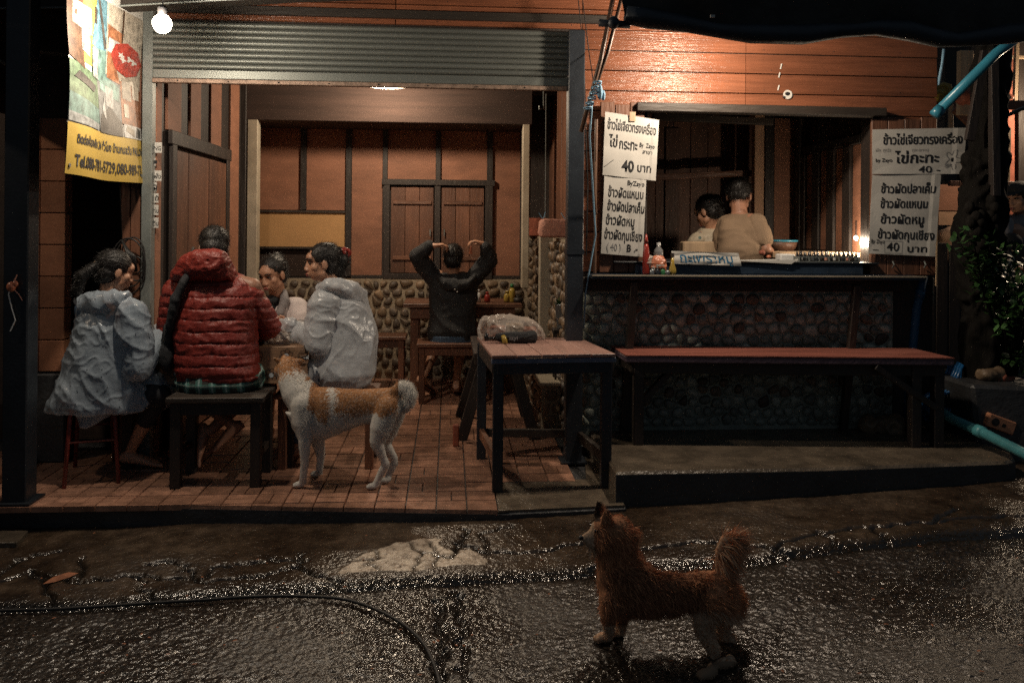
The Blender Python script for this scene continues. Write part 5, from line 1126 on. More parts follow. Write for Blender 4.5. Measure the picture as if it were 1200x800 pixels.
m_ = B(); m_.tube([PY(694, 120, 4.8), PY(691, 160, 4.9), PY(694, 210, 5.1), PY(698, 275, 5.25), PY(692, 310, 5.25), PY(686, 345, 5.25), PY(684, 385, 5.25)], .005, 6); obj('tail', m_, 'blue_rope', br_, smooth=True)
m_ = B(); m_.tube([PY(686, 150, 5.24), PY(689, 220, 5.26), PY(687, 300, 5.26)], .004, 6); m_.tube([PY(677, -5, 5.2), PY(684, 60, 5.22), PY(687, 150, 5.24)], .003, 6); m_.tube([PY(682, -5, 5.2), PY(690, 60, 5.2), PY(696, 100, 5.0)], .003, 6); tag(obj('thin_wires', m_, 'rope_black'), 'thin dark wires running down beside the black steel post', 'wire')
m_ = B(); m_.tube([PY(697, 190, 5.27), PY(697, 222, 5.27), PY(699, 250, 5.27)], .006, 6); m_.tube([PY(699, 140, 5.28), PY(698, 200, 5.28), PY(697, 320, 5.28)], .010, 8); tag(obj('slim_stick', m_, 'bamboo'), 'slim dark stick against the boards left of the menu signs', 'stick')
# ================================================================== RIGHT END, OUTSIDE
bp_ = thing('blue_wall_pipe', 'blue plastic drainpipe at the right end of the cobblestone wall', 'pipe', PY(1072, 420, 5.42))
m_ = B(); m_.tube([PY(1083, 322, 5.42), PY(1074, 360, 5.42), PY(1066, 440, 5.42), PY(1062, 500, 5.42)], .028, 14); obj('pipe', m_, 'blue_pipe2', bp_, smooth=True); m_ = B(); m_.tube([PY(1079, 338, 5.42), PY(1077, 350, 5.42)], .033, 14); obj('coupling', m_, 'blue_pipe2', bp_, smooth=True)
a, b_ = PY(1083, 326, 5.5), PY(1094.5, 357, 5.5); tag(obj('pale_strip', slab(a.x, b_.x, 5.5, 5.53, b_.z, a.z), 'cream_paint', bev=.003), 'pale plank end beside the top of the blue drainpipe', 'plank')
fn_ = thing('dark_fence', 'dark vertical board fence right of the counter', 'fence', PY(1140, 420, 5.7))
for i in range(13):
    a = PY(1084+i*15, 300, 5.7).x; zt2 = PY(1100, 285, 5.7).z+random.uniform(-.02, .02) if i > 0 else PY(1090, 325, 5.7).z
    obj('fence_board', slab(a, a+.078, 5.7+random.uniform(0, .012), 5.73, -.1, zt2), 'dark_timber', fn_, bev=.003)
m_ = B(); m_.tube([PY(1098, 240, 5.6), PY(1097, 335, 5.6)], .007, 6); tag(obj('thin_pale_rod', m_, 'pale_wood'), 'thin pale rod standing by the edge of the right-hand signs', 'rod')
lgp = thing('log_post', 'thick rough dark tree-trunk post holding up the tarp at the right', 'post', PY(1150, 420, 5.25)); m_ = B()
pts = [(1152, 470, .10), (1150, 320, .11), (1148, 270, .13), (1150, 240, .125), (1154, 200, .115), (1156, 150, .10), (1160, 100, .088), (1163, 50, .082), (1166, -10, .08)]
m_.tube([PY(x, y, 5.25) for x, y, r in pts], [r for *_, r in pts], 20); fuse('trunk', m_, 'bark', lgp, .014, 1, folds(.022, 5, 5, 3, seed=6, fine=.8))
m_ = B(); m_.bar(PY(1163, 60, 5.1), PY(1166, 230, 5.1), .05, .05); m_.bar(PY(1136, 165, 5.12), PY(1155, 60, 5.12), .06, .03); obj('side_timber', m_, 'dark_timber', lgp, bev=.003)
# clay-bound lump of stones at the foot of the trunk post
m_ = B()
for i in range(26):
    px = random.uniform(1134, 1166); py = random.uniform(232, 300); m_.ell(PY(px, py, 5.10+random.uniform(-.02, .03)), (.03, .03, .035))
obj('bark_knobs', m_, 'bark', lgp, smooth=True, kind=None)
dp = thing('blue_downpipe', 'bright blue plastic pipe slanting down under the tarp at the right', 'pipe', PY(1130, 90, 4.9))
m_ = B(); m_.tube([PY(1198, 40, 4.85), PY(1168, 62, 4.9), PY(1098, 132, 4.95)], .030, 16); obj('pipe', m_, 'blue_pipe', dp, smooth=True); m_ = B(); m_.tube([PY(1103, 127, 4.945), PY(1094.5, 135.5, 4.955)], .034, 16); obj('socket', m_, 'blue_pipe', dp, smooth=True)
m_ = B(); m_.tube([PY(1106, 58, 5.3), PY(1104, 75, 5.3), PY(1101, 92, 5.3), PY(1100, 100, 5.3)], [.010, .008, .010, .006], 8); tag(obj('blue_strip', m_, 'blue_rope', smooth=True), 'pale blue strip of plastic dangling beside the blue slanting pipe', 'strip')
yb_ = thing('yellow_cloth', 'yellow and red cloth bundle tucked behind the blue slanting pipe', 'cloth', PY(1106, 108, 5.6))
m_ = B(); m_.ell(PY(1106, 108, 5.65), (.055, .04, .05)); m_.ell(PY(1100, 116, 5.62), (.03, .03, .05)); m_.ell(PY(1112, 116, 5.66), (.04, .04, .03)); fuse('bundle', m_, 'yellow_print', yb_, .006, 1, folds(.014, 12, 12, 12, seed=8, fine=.5))
m_ = B(); m_.ell(PY(1097, 124, 5.6), (.012, .02, .03)); obj('red_corner', m_, 'red_plastic', yb_, smooth=True)
m_ = B(); m_.ell(PY(1130, 113, 5.8), (.08, .05, .04)); m_.ell(PY(1140, 110, 5.8), (.03, .04, .045)); tag(fuse('clutter_sack', m_, 'brick_red', None, .008, 1, folds(.02, 10, 10, 10, seed=9, fine=.5)), 'reddish crumpled sack on the ledge right of the blue slanting pipe', 'sack')
# timber frames of the neighbouring stall, seen past the trunk post
ns_ = thing('neighbour_frame', 'open timber frame of the neighbouring stall at the far right', 'frame', PY(1170, 300, 7.0))
def nbar(a, b_, w, t, mt, y=6.6, y2=None): m_ = B(); m_.bar(PY(*a, y), PY(*b_, y2 or y), w, t, (0, 1, 0)); obj('timber', m_, mt, ns_, bev=.003)
nbar((1131, 60), (1130, 135), .10, .05, 'pale_wood', 6.0); nbar((1131, 65), (1215, 68), .025, .03, 'pale_wood', 6.62); nbar((1191.5, 48), (1189, 130), .030, .03, 'pale_wood', 6.55)
for (px, w, mt) in ((1172, .07, 'brown_timber'), (1183, .06, 'brick_red'), (1198, .10, 'dark_timber'), (1212, .1, 'brown_timber')): nbar((px, 40), (px, 300), w, .05, mt, 6.9)
nbar((1112, 122), (1220, 124), .07, .04, 'brown_timber', 6.3); nbar((1112, 215), (1220, 216), .04, .04, 'brown_timber', 6.5); nbar((1114, 122), (1114, 160), .03, .03, 'pale_wood', 6.2)
nbar((1118, 128), (1142, 150), .05, .03, 'brown_timber', 6.1); nbar((1143, 152), (1215, 120), .022, .02, 'steel_grey', 5.6, 5.2); nbar((1141, 157), (1142, 150), .02, .02, 'dark_timber', 5.6); nbar((1180, 225), (1182, 150), .03, .03, 'pale_wood', 6.5)
for k, (a, b_, mt) in enumerate((((1094, 216), (1136, 247), 'panel'), ((1100, 248), (1134, 264), 'tan_wall'), ((1166, 232), (1215, 262), 'dark_timber'))):
    p, q = PY(*a, 6.9), PY(*b_, 6.9); obj('wall_panel', slab(p.x, q.x, 6.9, 6.93, q.z, p.z), mt, ns_)
for (a, b_) in (((1133, 205), (1139.5, 218)), ((1169, 208), (1176, 219)), ((1178.5, 208), (1181, 219))):
    p, q = PY(*a, 6.45), PY(*b_, 6.45); obj('pale_board', slab(p.x, q.x, 6.45, 6.47, q.z, p.z), 'cream_paint', ns_)
nw = thing('neighbour_wall', 'dark back wall of the neighbouring stall', 'wall', (4.9, 8.2, 0))
for i in range(16): obj('wall_board', slab(3.2+i*.25, 3.445+i*.25, 8.2+random.uniform(0, .01), 8.25, -.2, 3.6), 'dark_timber', nw)
m_ = B(); c = PY(1118, 280, 6.2); m_.ell(c, (.13, .1, .07)); m_.ell(c+V((-.09, 0, -.06)), (.04, .05, .12)); m_.ell(c+V((.08, .02, -.03)), (.07, .06, .07)); tag(fuse('covered_heap', m_, 'tan_wall', None, .012, 1, folds(.03, 5, 5, 9, seed=11, fine=.5)), 'tan cloth draped over a heap behind the fence, right of the tall menu sign', 'cloth')
# red lit hanging things right of the trunk
m_ = B(); m_.ell(PY(1180, 114, 6.4), (.05, .03, .03)); m_.ell(PY(1174, 112, 6.4), (.02, .02, .05)); tag(fuse('orange_rag', m_, 'orange_plastic', None, .006, 1, folds(.012, 14, 14, 14, seed=12)), 'orange-red rag hung on the neighbouring stall', 'rag')
m_ = B(); m_.ell(PY(1162, 165, 5.5), (.03, .02, .09)); m_.ell(PY(1155, 168, 5.5), (.016, .02, .06)); tag(fuse('blue_bag', m_, 'blue_pipe2', None, .006, 1, folds(.014, 14, 14, 14, seed=13)), 'dark blue plastic bag hanging at the right of the trunk post', 'bag')
# planter, rocks, cement block, bush
pg_ = thing('concrete_planter', 'rough dark concrete planter under the bush at the right edge', 'planter', PY(1175, 500, 5.2))
P = [PY(1133, 438, 5.3), PY(1139, 470, 5.15)]; x0 = PY(1136, 450, 5.0).x; zz = PY(1165, 450, 5.0).z
m_ = B(); m_.hexa([(x0+.06, 4.95, -.05), (x0+1.4, 4.7, -.05), (x0+1.4, 5.6, -.05), (x0+.06, 5.6, -.05)], [(x0, 4.98, zz), (x0+1.4, 4.75, zz-.03), (x0+1.4, 5.6, zz), (x0, 5.6, zz)]); obj('tub', m_, 'kerb', pg_, bev=.02)
for k, (px, py, r_, mt) in enumerate(((1160, 438, .085, 'stone_brown'), (1176, 444, .06, 'brick_red'), (1186, 447, .05, 'stone_brown'))):
    m_ = B(); m_.ell(PY(px, py, 5.15), (r_, r_*.8, r_*.6)); tag(fuse('rock', m_, mt, None, .01, 1, folds(.02, 8, 8, 8, seed=k+20, fine=.6)), ('largest rough rock on the planter under the bush', 'reddish rock in the middle of the planter', 'smallest rock at the right on the planter')[k], 'rock', 'rocks on the planter')
cbk = thing('cement_block', 'brown clay block by the cyan pipe, its round and square holes painted dark', 'block', PY(1172, 500, 4.95))
c = PY(1174, 498, 4.92); rot = Matrix.Rotation(radians(20), 3, 'Y'); m_ = B()
m_.prism([c+rot@V((x, 0, z)) for x, z in ((-.09, -.035), (.09, -.035), (.09, .045), (-.09, .045))], (0, 0, 0), (0, .10, 0)); obj('block_body', m_, 'block_orange', cbk, bev=.006)
m_ = B(); q = c+rot@V((-.045, -.002, .005)); m_.lathe([(.024, 0), (.024, .004), (.016, .004)], q, 18, (0, -1, 0)); m_.lathe([(.014, 0), (.014, .005)], q, 14, (0, -1, 0)); obj('round_hole_shade', m_, 'rubber', cbk); m_ = B(); m_.prism([c+rot@V((x, -.003, z)) for x, z in ((.002, -.008), (.025, -.008), (.025, .013), (.002, .013))], (0, 0, 0), (0, .004, 0)); obj('square_hole_shade', m_, 'rubber', cbk)  # flat dark pieces stand in for the shade inside both holes
cpp = thing('cyan_pipe', 'pale cyan pipe lying across the ground at the right edge of the platform', 'pipe', PY(1170, 515, 4.9)); m_ = B()
A_ = [W(1096, 478, 5.35), W(1118, 492, 5.25), W(1148, 505, 5.05), W(1200, 531, 4.7), W(1260, 562, 4.4)]; m_.tube(A_, .030, 14); obj('pipe', m_, 'cyan_pipe', cpp, smooth=True); m_ = B(); m_.tube([W(1144, 503.5, 5.07), W(1153, 507.5, 5.02)], .036, 14); obj('collar', m_, 'cyan_pipe', cpp, smooth=True)
hc = thing('blue_hose', 'bundle of blue garden hose hanging at the right end of the red bench', 'hose', PY(1125, 430, 5.35)); m_ = B()
for k in range(6):
    o_ = k*3.0; m_.tube([PY(x+o_*.9-4, y+(k % 3)*1.5, 5.38-.03*k) for x, y in ((1116, 428), (1115, 450), (1110, 470), (1098, 486), (1083, 489), (1078, 478), (1088, 463), (1103, 456), (1112, 440), (1119, 424))], .010, 8)
obj('coil', m_, 'blue_hose', hc, smooth=True)
# foot stones at the end of the counter wall
for k, (px, py, r_) in enumerate(((1046, 500, .10), (1022, 497, .07))):
    m_ = B(); m_.ell(PY(px, py, 5.28), (r_, r_*.6, r_*.7)); tag(fuse('foundation_stone', m_, 'stone_brown', None, .01, 1, folds(.02, 7, 7, 7, seed=k+30, fine=.5)), ('brown block of stone at the right foot of the cobblestone wall', 'smaller stone left of the brown block of stone')[k], 'stone')
bs = thing('leafy_bush', 'glossy green bush leaning in at the right edge above the planter', 'bush', PY(1175, 440, 5.1)); random.seed(21)
st_, lf_ = B(), []
base = PY(1185, 440, 5.1)
branches = []
for (px, py) in ((1120, 275), (1128, 290), (1140, 300), (1150, 268), (1160, 285), (1170, 310), (1180, 300), (1190, 290), (1200, 310), (1140, 278), (1160, 330), (1172, 350), (1180, 370), (1185, 395), (1188, 420), (1200, 350), (1205, 390), (1215, 300), (1220, 340), (1168, 300), (1195, 330), (1186, 345), (1200, 425), (1175, 325), (1150, 305)):
    tip = PY(px, py, random.uniform(4.85, 5.25)); mid = sub(base, tip, .55)+V((random.uniform(-.03, .03), random.uniform(-.05, .05), .08)); pts = [base+V((random.uniform(-.04, .04), 0, 0)), mid, tip]; st_.tube(pts, [.009, .006, .003], 6); branches.append(pts)
obj('stems', st_, 'bark', bs, smooth=True)
cl = []
for pts in branches:
    for k in range(34):
        t = .45+.6*k/34; p = sub(pts[0], pts[1], t*2) if t < .5 else sub(pts[1], pts[2], min(1.08, (t-.5)*2)); p = p+V((random.gauss(0, .028), random.gauss(0, .035), random.gauss(0, .028)))
        cl.append((p, V((random.gauss(0, 1), random.gauss(-.35, .8), random.gauss(.1, .7))), random.uniform(.045, .075)))
cl.sort(key=lambda c: c[0].y)
rest = B()
for i, (p, d, L) in enumerate(cl):
    if i < 280: m_ = B(); leafmb(m_, p, d, V((0, 0, 1)), L, L*.55); obj('leaf', m_, 'leaf', bs, smooth=True)
    else: leafmb(rest, p, d, V((0, 0, 1)), L, L*.55)
obj('leaves', rest, 'leaf', bs, smooth=True, kind='stuff')
# ================================================================== STREET BITS
def sg(px, py, dz=.0): p = G(px, py, -.06); return G(px, py, sz(p.x, p.y)+dz)
hs = thing('black_hose', 'black hose curving across the wet street in the foreground', 'hose', sg(300, 700))
m_ = B(); pts = [sg(x, y, .014) for x, y in ((-120, 722), (-40, 717), (0, 715), (60, 713.5), (120, 710), (180, 706), (240, 702.5), (290, 699), (340, 698), (390, 700), (420, 706), (450, 718), (475, 733), (495, 752), (506, 772), (514, 795), (522, 830), (535, 880))]
def smoothp(P, k=4):
    out = []
    for i in range(len(P)-1):
        p0, p1, p2, p3 = P[max(i-1, 0)], P[i], P[i+1], P[min(i+2, len(P)-1)]
        for j in range(k): t = j/k; out.append(.5*((2*p1)+(p2-p0)*t+(2*p0-5*p1+4*p2-p3)*t*t+(3*p1-p0-3*p2+p3)*t**3))
    return out+[P[-1]]
m_.tube(smoothp(pts), .0068, 10); obj('hose', m_, 'rubber', hs, smooth=True)
m_ = B(); a, b_ = sg(50, 684, .012), sg(92, 671, .014); d = (b_-a).normalized(); s = V((-d.y, d.x, 0)); m_.add([a, sub(a, b_, .3)+s*.016+V((0, 0, .010)), sub(a, b_, .75)+s*.014+V((0, 0, .012)), b_, sub(a, b_, .7)-s*.014, sub(a, b_, .3)-s*.017, sub(a, b_, .5)+V((0, 0, .018))], [(0, 1, 6), (1, 2, 6), (2, 3, 6), (3, 4, 6), (4, 5, 6), (5, 0, 6)]); tag(obj('dead_leaf', m_, 'leaf_litter'), 'long dry orange-brown leaf on the cracked street at the left', 'leaf')
random.seed(31); lit = B()
for px, py in [(150, 632), (152, 636), (258, 650), (300, 655), (312, 659), (395, 622), (392, 625), (205, 634), (240, 643), (510, 753), (515, 751), (428, 627), (636, 655), (280, 648), (325, 735), (190, 633), (1000, 598), (1050, 590), (1080, 640)]+[(random.uniform(0, 1200), random.uniform(620, 790)) for _ in range(70)]:
    p = sg(px, py, .006); a = random.uniform(0, 6.3); leafmb(lit, p, V((cos(a), sin(a), .1)), V((0, 0, 1)), random.uniform(.008, .022), .009)
obj('leaf_litter', lit, 'leaf_litter', None, kind='stuff')
m_ = B(); a, b_, c, d = sg(-60, 628, .004), sg(33, 628, .004), sg(20, 642, .004), sg(-60, 644, .004); m_.prism([a, b_, c, d], (0, 0, 0), (0, 0, .03)); tag(obj('drain_slab', m_, 'concrete', bev=.004), 'grey slab end by the kerb at the lower left corner', 'slab')
# ================================================================== PEOPLE
def fr_(f, u=(0, 0, 1)):
    f = V(f).normalized(); s = f.cross(V(u)).normalized(); u2 = s.cross(f).normalized(); return s, f, u2     # right-hand side, forward, up
def rotm(s, f, u): return Matrix((s, f, u)).transposed()
def head(mb, c, f, u=(0, 0, 1), k=1.0, nose=True):
    s, f, u = fr_(f, u); R = rotm(s, f, u)
    def P(a, b_, d): return V(c)+(s*a+f*b_+u*d)*k
    mb.ell(P(0, -.012, .030), (.074*k, .092*k, .082*k), R); mb.ell(P(0, .022, -.030), (.062*k, .066*k, .078*k), R); mb.ell(P(0, .040, -.078), (.034*k, .030*k, .026*k), R, 12, 8)
    mb.ell(P(0, .070, .036), (.045*k, .022*k, .030*k), R, 12, 8)
    for q in (-1, 1):
        mb.ell(P(q*.040, .050, -.022), (.026*k, .024*k, .024*k), R, 12, 8); mb.ell(P(q*.076, -.006, -.010), (.010*k, .020*k, .032*k), R, 12, 8); mb.ell(P(q*.046, .012, -.060), (.02*k, .03*k, .026*k), R, 10, 8)
        mb.ell(P(q*.012, .092, -.036), (.010*k, .010*k, .008*k), R, 10, 6)
    mb.cap(P(0, .080, .012), P(0, .095, -.030), .0075*k, .0125*k)
    mb.ell(P(0, .084, -.060), (.022*k, .012*k, .008*k), R, 12, 6); mb.ell(P(0, .080, -.070), (.018*k, .012*k, .008*k), R, 12, 6)
    return P, R
def face(parent, P, R, k=1.0, closed=.35):
    for q in (-1, 1):
        m_ = B(); m_.ell(P(q*.030, .0775, .006), (.0145*k, .006*k, .0052*k), R, 14, 8); obj('eye', m_, 'eye_dark', parent, smooth=True)
        m_ = B(); pts = [P(q*x, y, z) for x, y, z in ((.012, .0895, .026), (.026, .0895, .032), (.042, .078, .030), (.052, .066, .024))]; m_.tube(pts, [.0035*k, .0045*k, .004*k, .002*k], 8); obj('eyebrow', m_, 'hair', parent, smooth=True)
        m_ = B(); pts = [P(q*x, y, z) for x, y, z in ((.015, .083, .009), (.030, .083, .0125), (.046, .073, .008))]; m_.tube(pts, .0022*k, 6); obj('eyelid', m_, 'hair', parent, smooth=True)
    m_ = B(); m_.ell(P(0, .0935, -.0605), (.021*k, .006*k, .0048*k), R, 14, 8); m_.ell(P(0, .0905, -.070), (.017*k, .006*k, .006*k), R, 14, 8); obj('lips', m_, 'lips', parent, smooth=True)
def hand(mb, w, d, n, side=1, curl=.5, k=1.0):
    """w wrist, d direction to the fingers, n palm normal; thumb on +side"""
    d = V(d).normalized(); n = (V(n)-d*V(n).dot(d)).normalized(); s = d.cross(n)*side
    L = .085*k; w = V(w)
    mb.loft([(w+d*L*t, s*wd*k, n*th*k) for t, wd, th in ((-.05, .024, .019), (.3, .034, .017), (.7, .040, .015), (1.0, .038, .012))], 16, 2.6)
    for i, (o_, l1) in enumerate(((.030, .072), (.010, .080), (-.011, .074), (-.030, .058))):
        p = w+d*L+s*o_*k; c = curl*(1+.15*i); d1 = (d*cos(c*.7)+n*sin(c*.7)+s*o_*1.2).normalized(); d2 = (d*cos(c*1.6)+n*sin(c*1.6)).normalized(); d3 = (d*cos(c*2.3)+n*sin(c*2.3)).normalized()
        a = p+d1*l1*.48*k; b_ = a+d2*l1*.32*k; e = b_+d3*l1*.24*k
        mb.cap(p-d*.01, a, .0098*k, .0090*k, 10); mb.cap(a, b_, .0090*k, .0082*k, 10); mb.cap(b_, e, .0082*k, .0070*k, 10)
    p = w+d*L*.22+s*.028*k; t1 = (d*.62+s*.72+n*.25).normalized(); a = p+t1*.042*k; t2 = (d*.85+s*.25+n*.45).normalized(); mb.cap(p, a, .0135*k, .0110*k, 10); mb.cap(a, a+t2*.032*k, .0108*k, .0085*k, 10)
def foot(mb, a, d, k=1.0):
    d = V(d).normalized(); a = V(a); up = V((0, 0, 1)) if abs(d.z) < .8 else V((1, 0, 0)); s = d.cross(up).normalized(); n = s.cross(d)
    mb.loft([(a-d*.05*k-n*.045*k, s*.026*k, n*.024*k), (a-d*.02*k-n*.035*k, s*.032*k, n*.036*k), (a+d*.06*k-n*.042*k, s*.036*k, n*.028*k), (a+d*.13*k-n*.052*k, s*.044*k, n*.018*k), (a+d*.165*k-n*.056*k, s*.040*k, n*.012*k)], 16, 2.4)
    for i in range(5): q = a+d*(.165-.006*i)*k-n*.056*k+s*(.030-.0155*i)*k; mb.cap(q, q+d*(.026-.003*i)*k, (.0125-.0011*i)*k, (.0105-.001*i)*k, 8)
def limb(mb, *pr):
    for (a, ra), (b_, rb) in zip(pr[:-1], pr[1:]): mb.cap(a, b_, ra, rb, 14)
def body(parent, J, skin='skin', vox=.0055, k=1.0, hands=True, hcurl=.5):
    mb = B(); P, R = head(mb, J['head'], J['face'], J.get('hup', (0, 0, 1)), k)
    hc = V(J['head']); nk = V(J['neck'])
    mb.cap(nk-V((0, 0, .03)), hc+(P(0, -.02, -.05)-hc), .056*k, .050*k)
    ch, pv = V(J['chest']), V(J['pelvis']); sl, sr = V(J['sl']), V(J['sr']); ax = (sr-sl).normalized(); bk = ax.cross(nk-pv).normalized(); W_ = (sr-sl).length/2
    mb.loft([(pv-V((0, 0, .06)), ax*.12*k, bk*.09*k), (pv, ax*.15*k, bk*.105*k), (sub(pv, ch, .5), ax*.125*k, bk*.09*k), (ch, ax*.145*k, bk*.105*k), (sub(ch, nk, .6), ax*W_*.75, bk*.085*k), (nk, ax*.06*k, bk*.05*k)], 24, 2.3)
    for q, s_, e_, w_ in (('l', 'sl', 'el', 'wl'), ('r', 'sr', 'er', 'wr')):
        if e_ not in J: continue
        S_, E_, W2 = V(J[s_]), V(J[e_]), V(J[w_]); limb(mb, (sub(S_, nk, .3), .045*k), (S_, .050*k), (sub(S_, E_, .5), .044*k), (E_, .036*k), (sub(E_, W2, .3), .038*k), (W2, .024*k))
        hd = J.get('h'+q)
        if hd: hand(mb, W2, hd[0], hd[1], hd[2], hd[3] if len(hd) > 3 else hcurl, k)
    for q in ('l', 'r'):
        if 'k'+q not in J: continue
        H, K_, A = V(J['h'+q+'p']), V(J['k'+q]), V(J['a'+q]); limb(mb, (H, .075*k), (sub(H, K_, .5), .068*k), (K_, .048*k)); limb(mb, (K_, .048*k), (sub(K_, A, .3), .050*k), (sub(K_, A, .7), .036*k), (A, .028*k)); foot(mb, A, J['t'+q], k)
    o = fuse('body', mb, skin, parent, vox, 3); return o, P, R
def strands(name, mat, parent, roots, comb, length, width, jit=.3, segs=3, col=None, seed=1, droop=0):
    """thin tapering blades: roots = [(point, normal)]"""
    rnd = random.Random(seed); off = rootloc(parent); vs, fs, cs = [], [], []
    for (p, n_) in roots:
        d = comb(p, n_); d = (d+V((rnd.gauss(0, jit), rnd.gauss(0, jit), rnd.gauss(0, jit)))).normalized(); L = (length(p, n_) if callable(length) else length)*rnd.uniform(.65, 1.25)
        s = d.cross(V((rnd.gauss(0, 1), rnd.gauss(0, 1), rnd.gauss(0, 1)))).normalized()*width; q = p-n_*.002-off; k = len(vs); c = col(p, n_, rnd) if col else None
        for i in range(segs): t = i/segs; vs += [q-s*(1-t*.7), q+s*(1-t*.7)]; dd = (d+V((0, 0, -droop*t))).normalized(); q = q+dd*L/segs
        vs.append(q)
        for i in range(segs-1): fs.append((k+2*i, k+2*i+1, k+2*i+3, k+2*i+2))
        fs.append((k+2*segs-2, k+2*segs-1, k+2*segs))
        if c: cs += [c]*(2*segs+1)
    me_ = bpy.data.meshes.new(name); me_.from_pydata(vs, [], fs); me_.update(); me_.materials.append(MATS[mat] if isinstance(mat, str) else mat)
    if cs: a = me_.color_attributes.new('fur', 'FLOAT_COLOR', 'POINT'); a.data.foreach_set('color', np.array([x for c in cs for x in (*c, 1)], dtype=np.float32))
    o = bpy.data.objects.new(name, me_); COL.objects.link(o); o.parent = parent; o['kind'] = 'stuff'; return o
def surf(o, n, seed=1, keep=None):
    me_ = o.data; off = rootloc(o.parent); ar = np.zeros(len(me_.polygons)); me_.polygons.foreach_get('area', ar); rng = np.random.default_rng(seed)
    ids = rng.choice(len(ar), n, p=ar/ar.sum()); out = []
    for i in ids:
        pl_ = me_.polygons[i]; vv = [me_.vertices[j].co for j in pl_.vertices[:3]]; a, b_ = rng.random(2)
        if a+b_ > 1: a, b_ = 1-a, 1-b_
        p = vv[0]+(vv[1]-vv[0])*a+(vv[2]-vv[0])*b_+off
        if keep is None or keep(p): out.append((p, pl_.normal.copy()))
    return out
def hairdo(parent, P, R, k=1.0, extra=None, low=-.02, name='hair', seed=0, tufts=700, front=.055, tl=.03):
    mb = B(); mb.ell(P(0, -.022, .038), (.083*k, .096*k, .086*k), R, 24, 16); mb.ell(P(0, -.045, .0+low), (.074*k, .062*k, .07*k), R)
    if extra: extra(mb, P, R)
    c = P(0, 0, 0); f = (P(0, 1, 0)-c).normalized(); u = (P(0, 0, 1)-c).normalized(); s = (P(1, 0, 0)-c).normalized()
    def dd(p, n_):
        q = p-c; a = math.atan2(q.dot(s), q.dot(u)); return .0035*noise.noise(V((a*14+seed, q.dot(f)*18, 3)))+.003*noise.noise(V((q.dot(s)*60, q.dot(u)*24, q.dot(f)*24+seed)))
    o = fuse(name, mb, 'hair', parent, .005, 2, dd)
    def comb(p, n_): q = p-c; return (-f*.5-u*.35+n_*.25+q.normalized()*.2)
    strands('stray_hair', 'hair', o, surf(o, tufts, seed+3), comb, tl, .0008, .30, 3, seed=seed, droop=.5); return o
def garment(name, mat, parent, prims, vox=.008, sm=3, disp=None): m_ = B(); prims(m_); return fuse(name, m_, mat, parent, vox, sm, disp)
def sleeve(mb, S_, E_, W_, r0, r1, r2): limb(mb, (V(S_), r0), (sub(V(S_), V(E_), .5), (r0+r1)/2), (V(E_), r1), (sub(V(E_), V(W_), .5), (r1+r2)/2*1.02), (V(W_), r2))
def specks(parent, o, n, r, mat='dots', seed=4, keep=None, name='printed_dots'):
    m_ = B(); 
    for p, nn in surf(o, n, seed, keep):
        a = nn.orthogonal().normalized(); b_ = nn.cross(a); rr_ = r*random.uniform(.7, 1.4); q = p+nn*.0012
        m_.add([q+a*rr_*cos(t)+b_*rr_*sin(t) for t in np.linspace(0, 2*pi, 7)[:-1]], [tuple(range(6))])
    ob = obj(name, m_, mat, o, kind='stuff'); return ob
# ---------------- A: woman in the left-hand raincoat, seen from behind
def person(label, loc): return thing('person', label, 'person', loc)
A = person('woman with a ponytail in a pale blue raincoat, seated on the red stool', G(125, 545))
hA = W(136, 318, 4.90)
JA = dict(head=hA, face=(.80, .58, -.28), neck=W(127, 350, 4.89), chest=W(128, 395, 4.88), pelvis=W(127, 458, 4.88), sl=W(100, 363, 5.0), sr=W(158, 366, 4.78), er=W(163, 425, 4.76), wr=W(189, 392, 5.02), hr=((.5, .6, .45), (0, -.5, -.7), -1, .9), el=W(112, 420, 5.12), wl=W(150, 400, 5.25),
          hlp=W(122, 462, 4.98), kl=W(178, 452, 5.25), al=W(170, 532, 5.22), tl=(1, .3, -.1), hrp=W(130, 464, 4.80), kr=W(186, 462, 4.92), ar=W(153, 528, 5.0), tr=(.9, .1, -.15))
bA, P, R = body(A, JA)
def ex(mb, P, R):
    mb.ell(P(-.01, -.10, .0), (.030, .028, .034), R); a = P(-.012, -.115, -.005); mb.cap(a, a+V((-.055, -.02, -.045)), .028, .036); mb.cap(a+V((-.055, -.02, -.045)), a+V((-.085, -.02, -.14)), .036, .030); mb.cap(a+V((-.085, -.02, -.14)), a+V((-.075, -.01, -.20)), .028, .008)
hr = hairdo(A, P, R, extra=ex, seed=2, tufts=2600, tl=.024)
m_ = B(); c = P(-.01, -.108, .0); m_.tube([c+V((.02*cos(t), .026*sin(t)*.6, .026*sin(t))) for t in np.linspace(0, 6.28, 14)], .008, 8); fuse('scrunchie', m_, 'pale_wood', hr, .004, 1, folds(.004, 40, 40, 40))
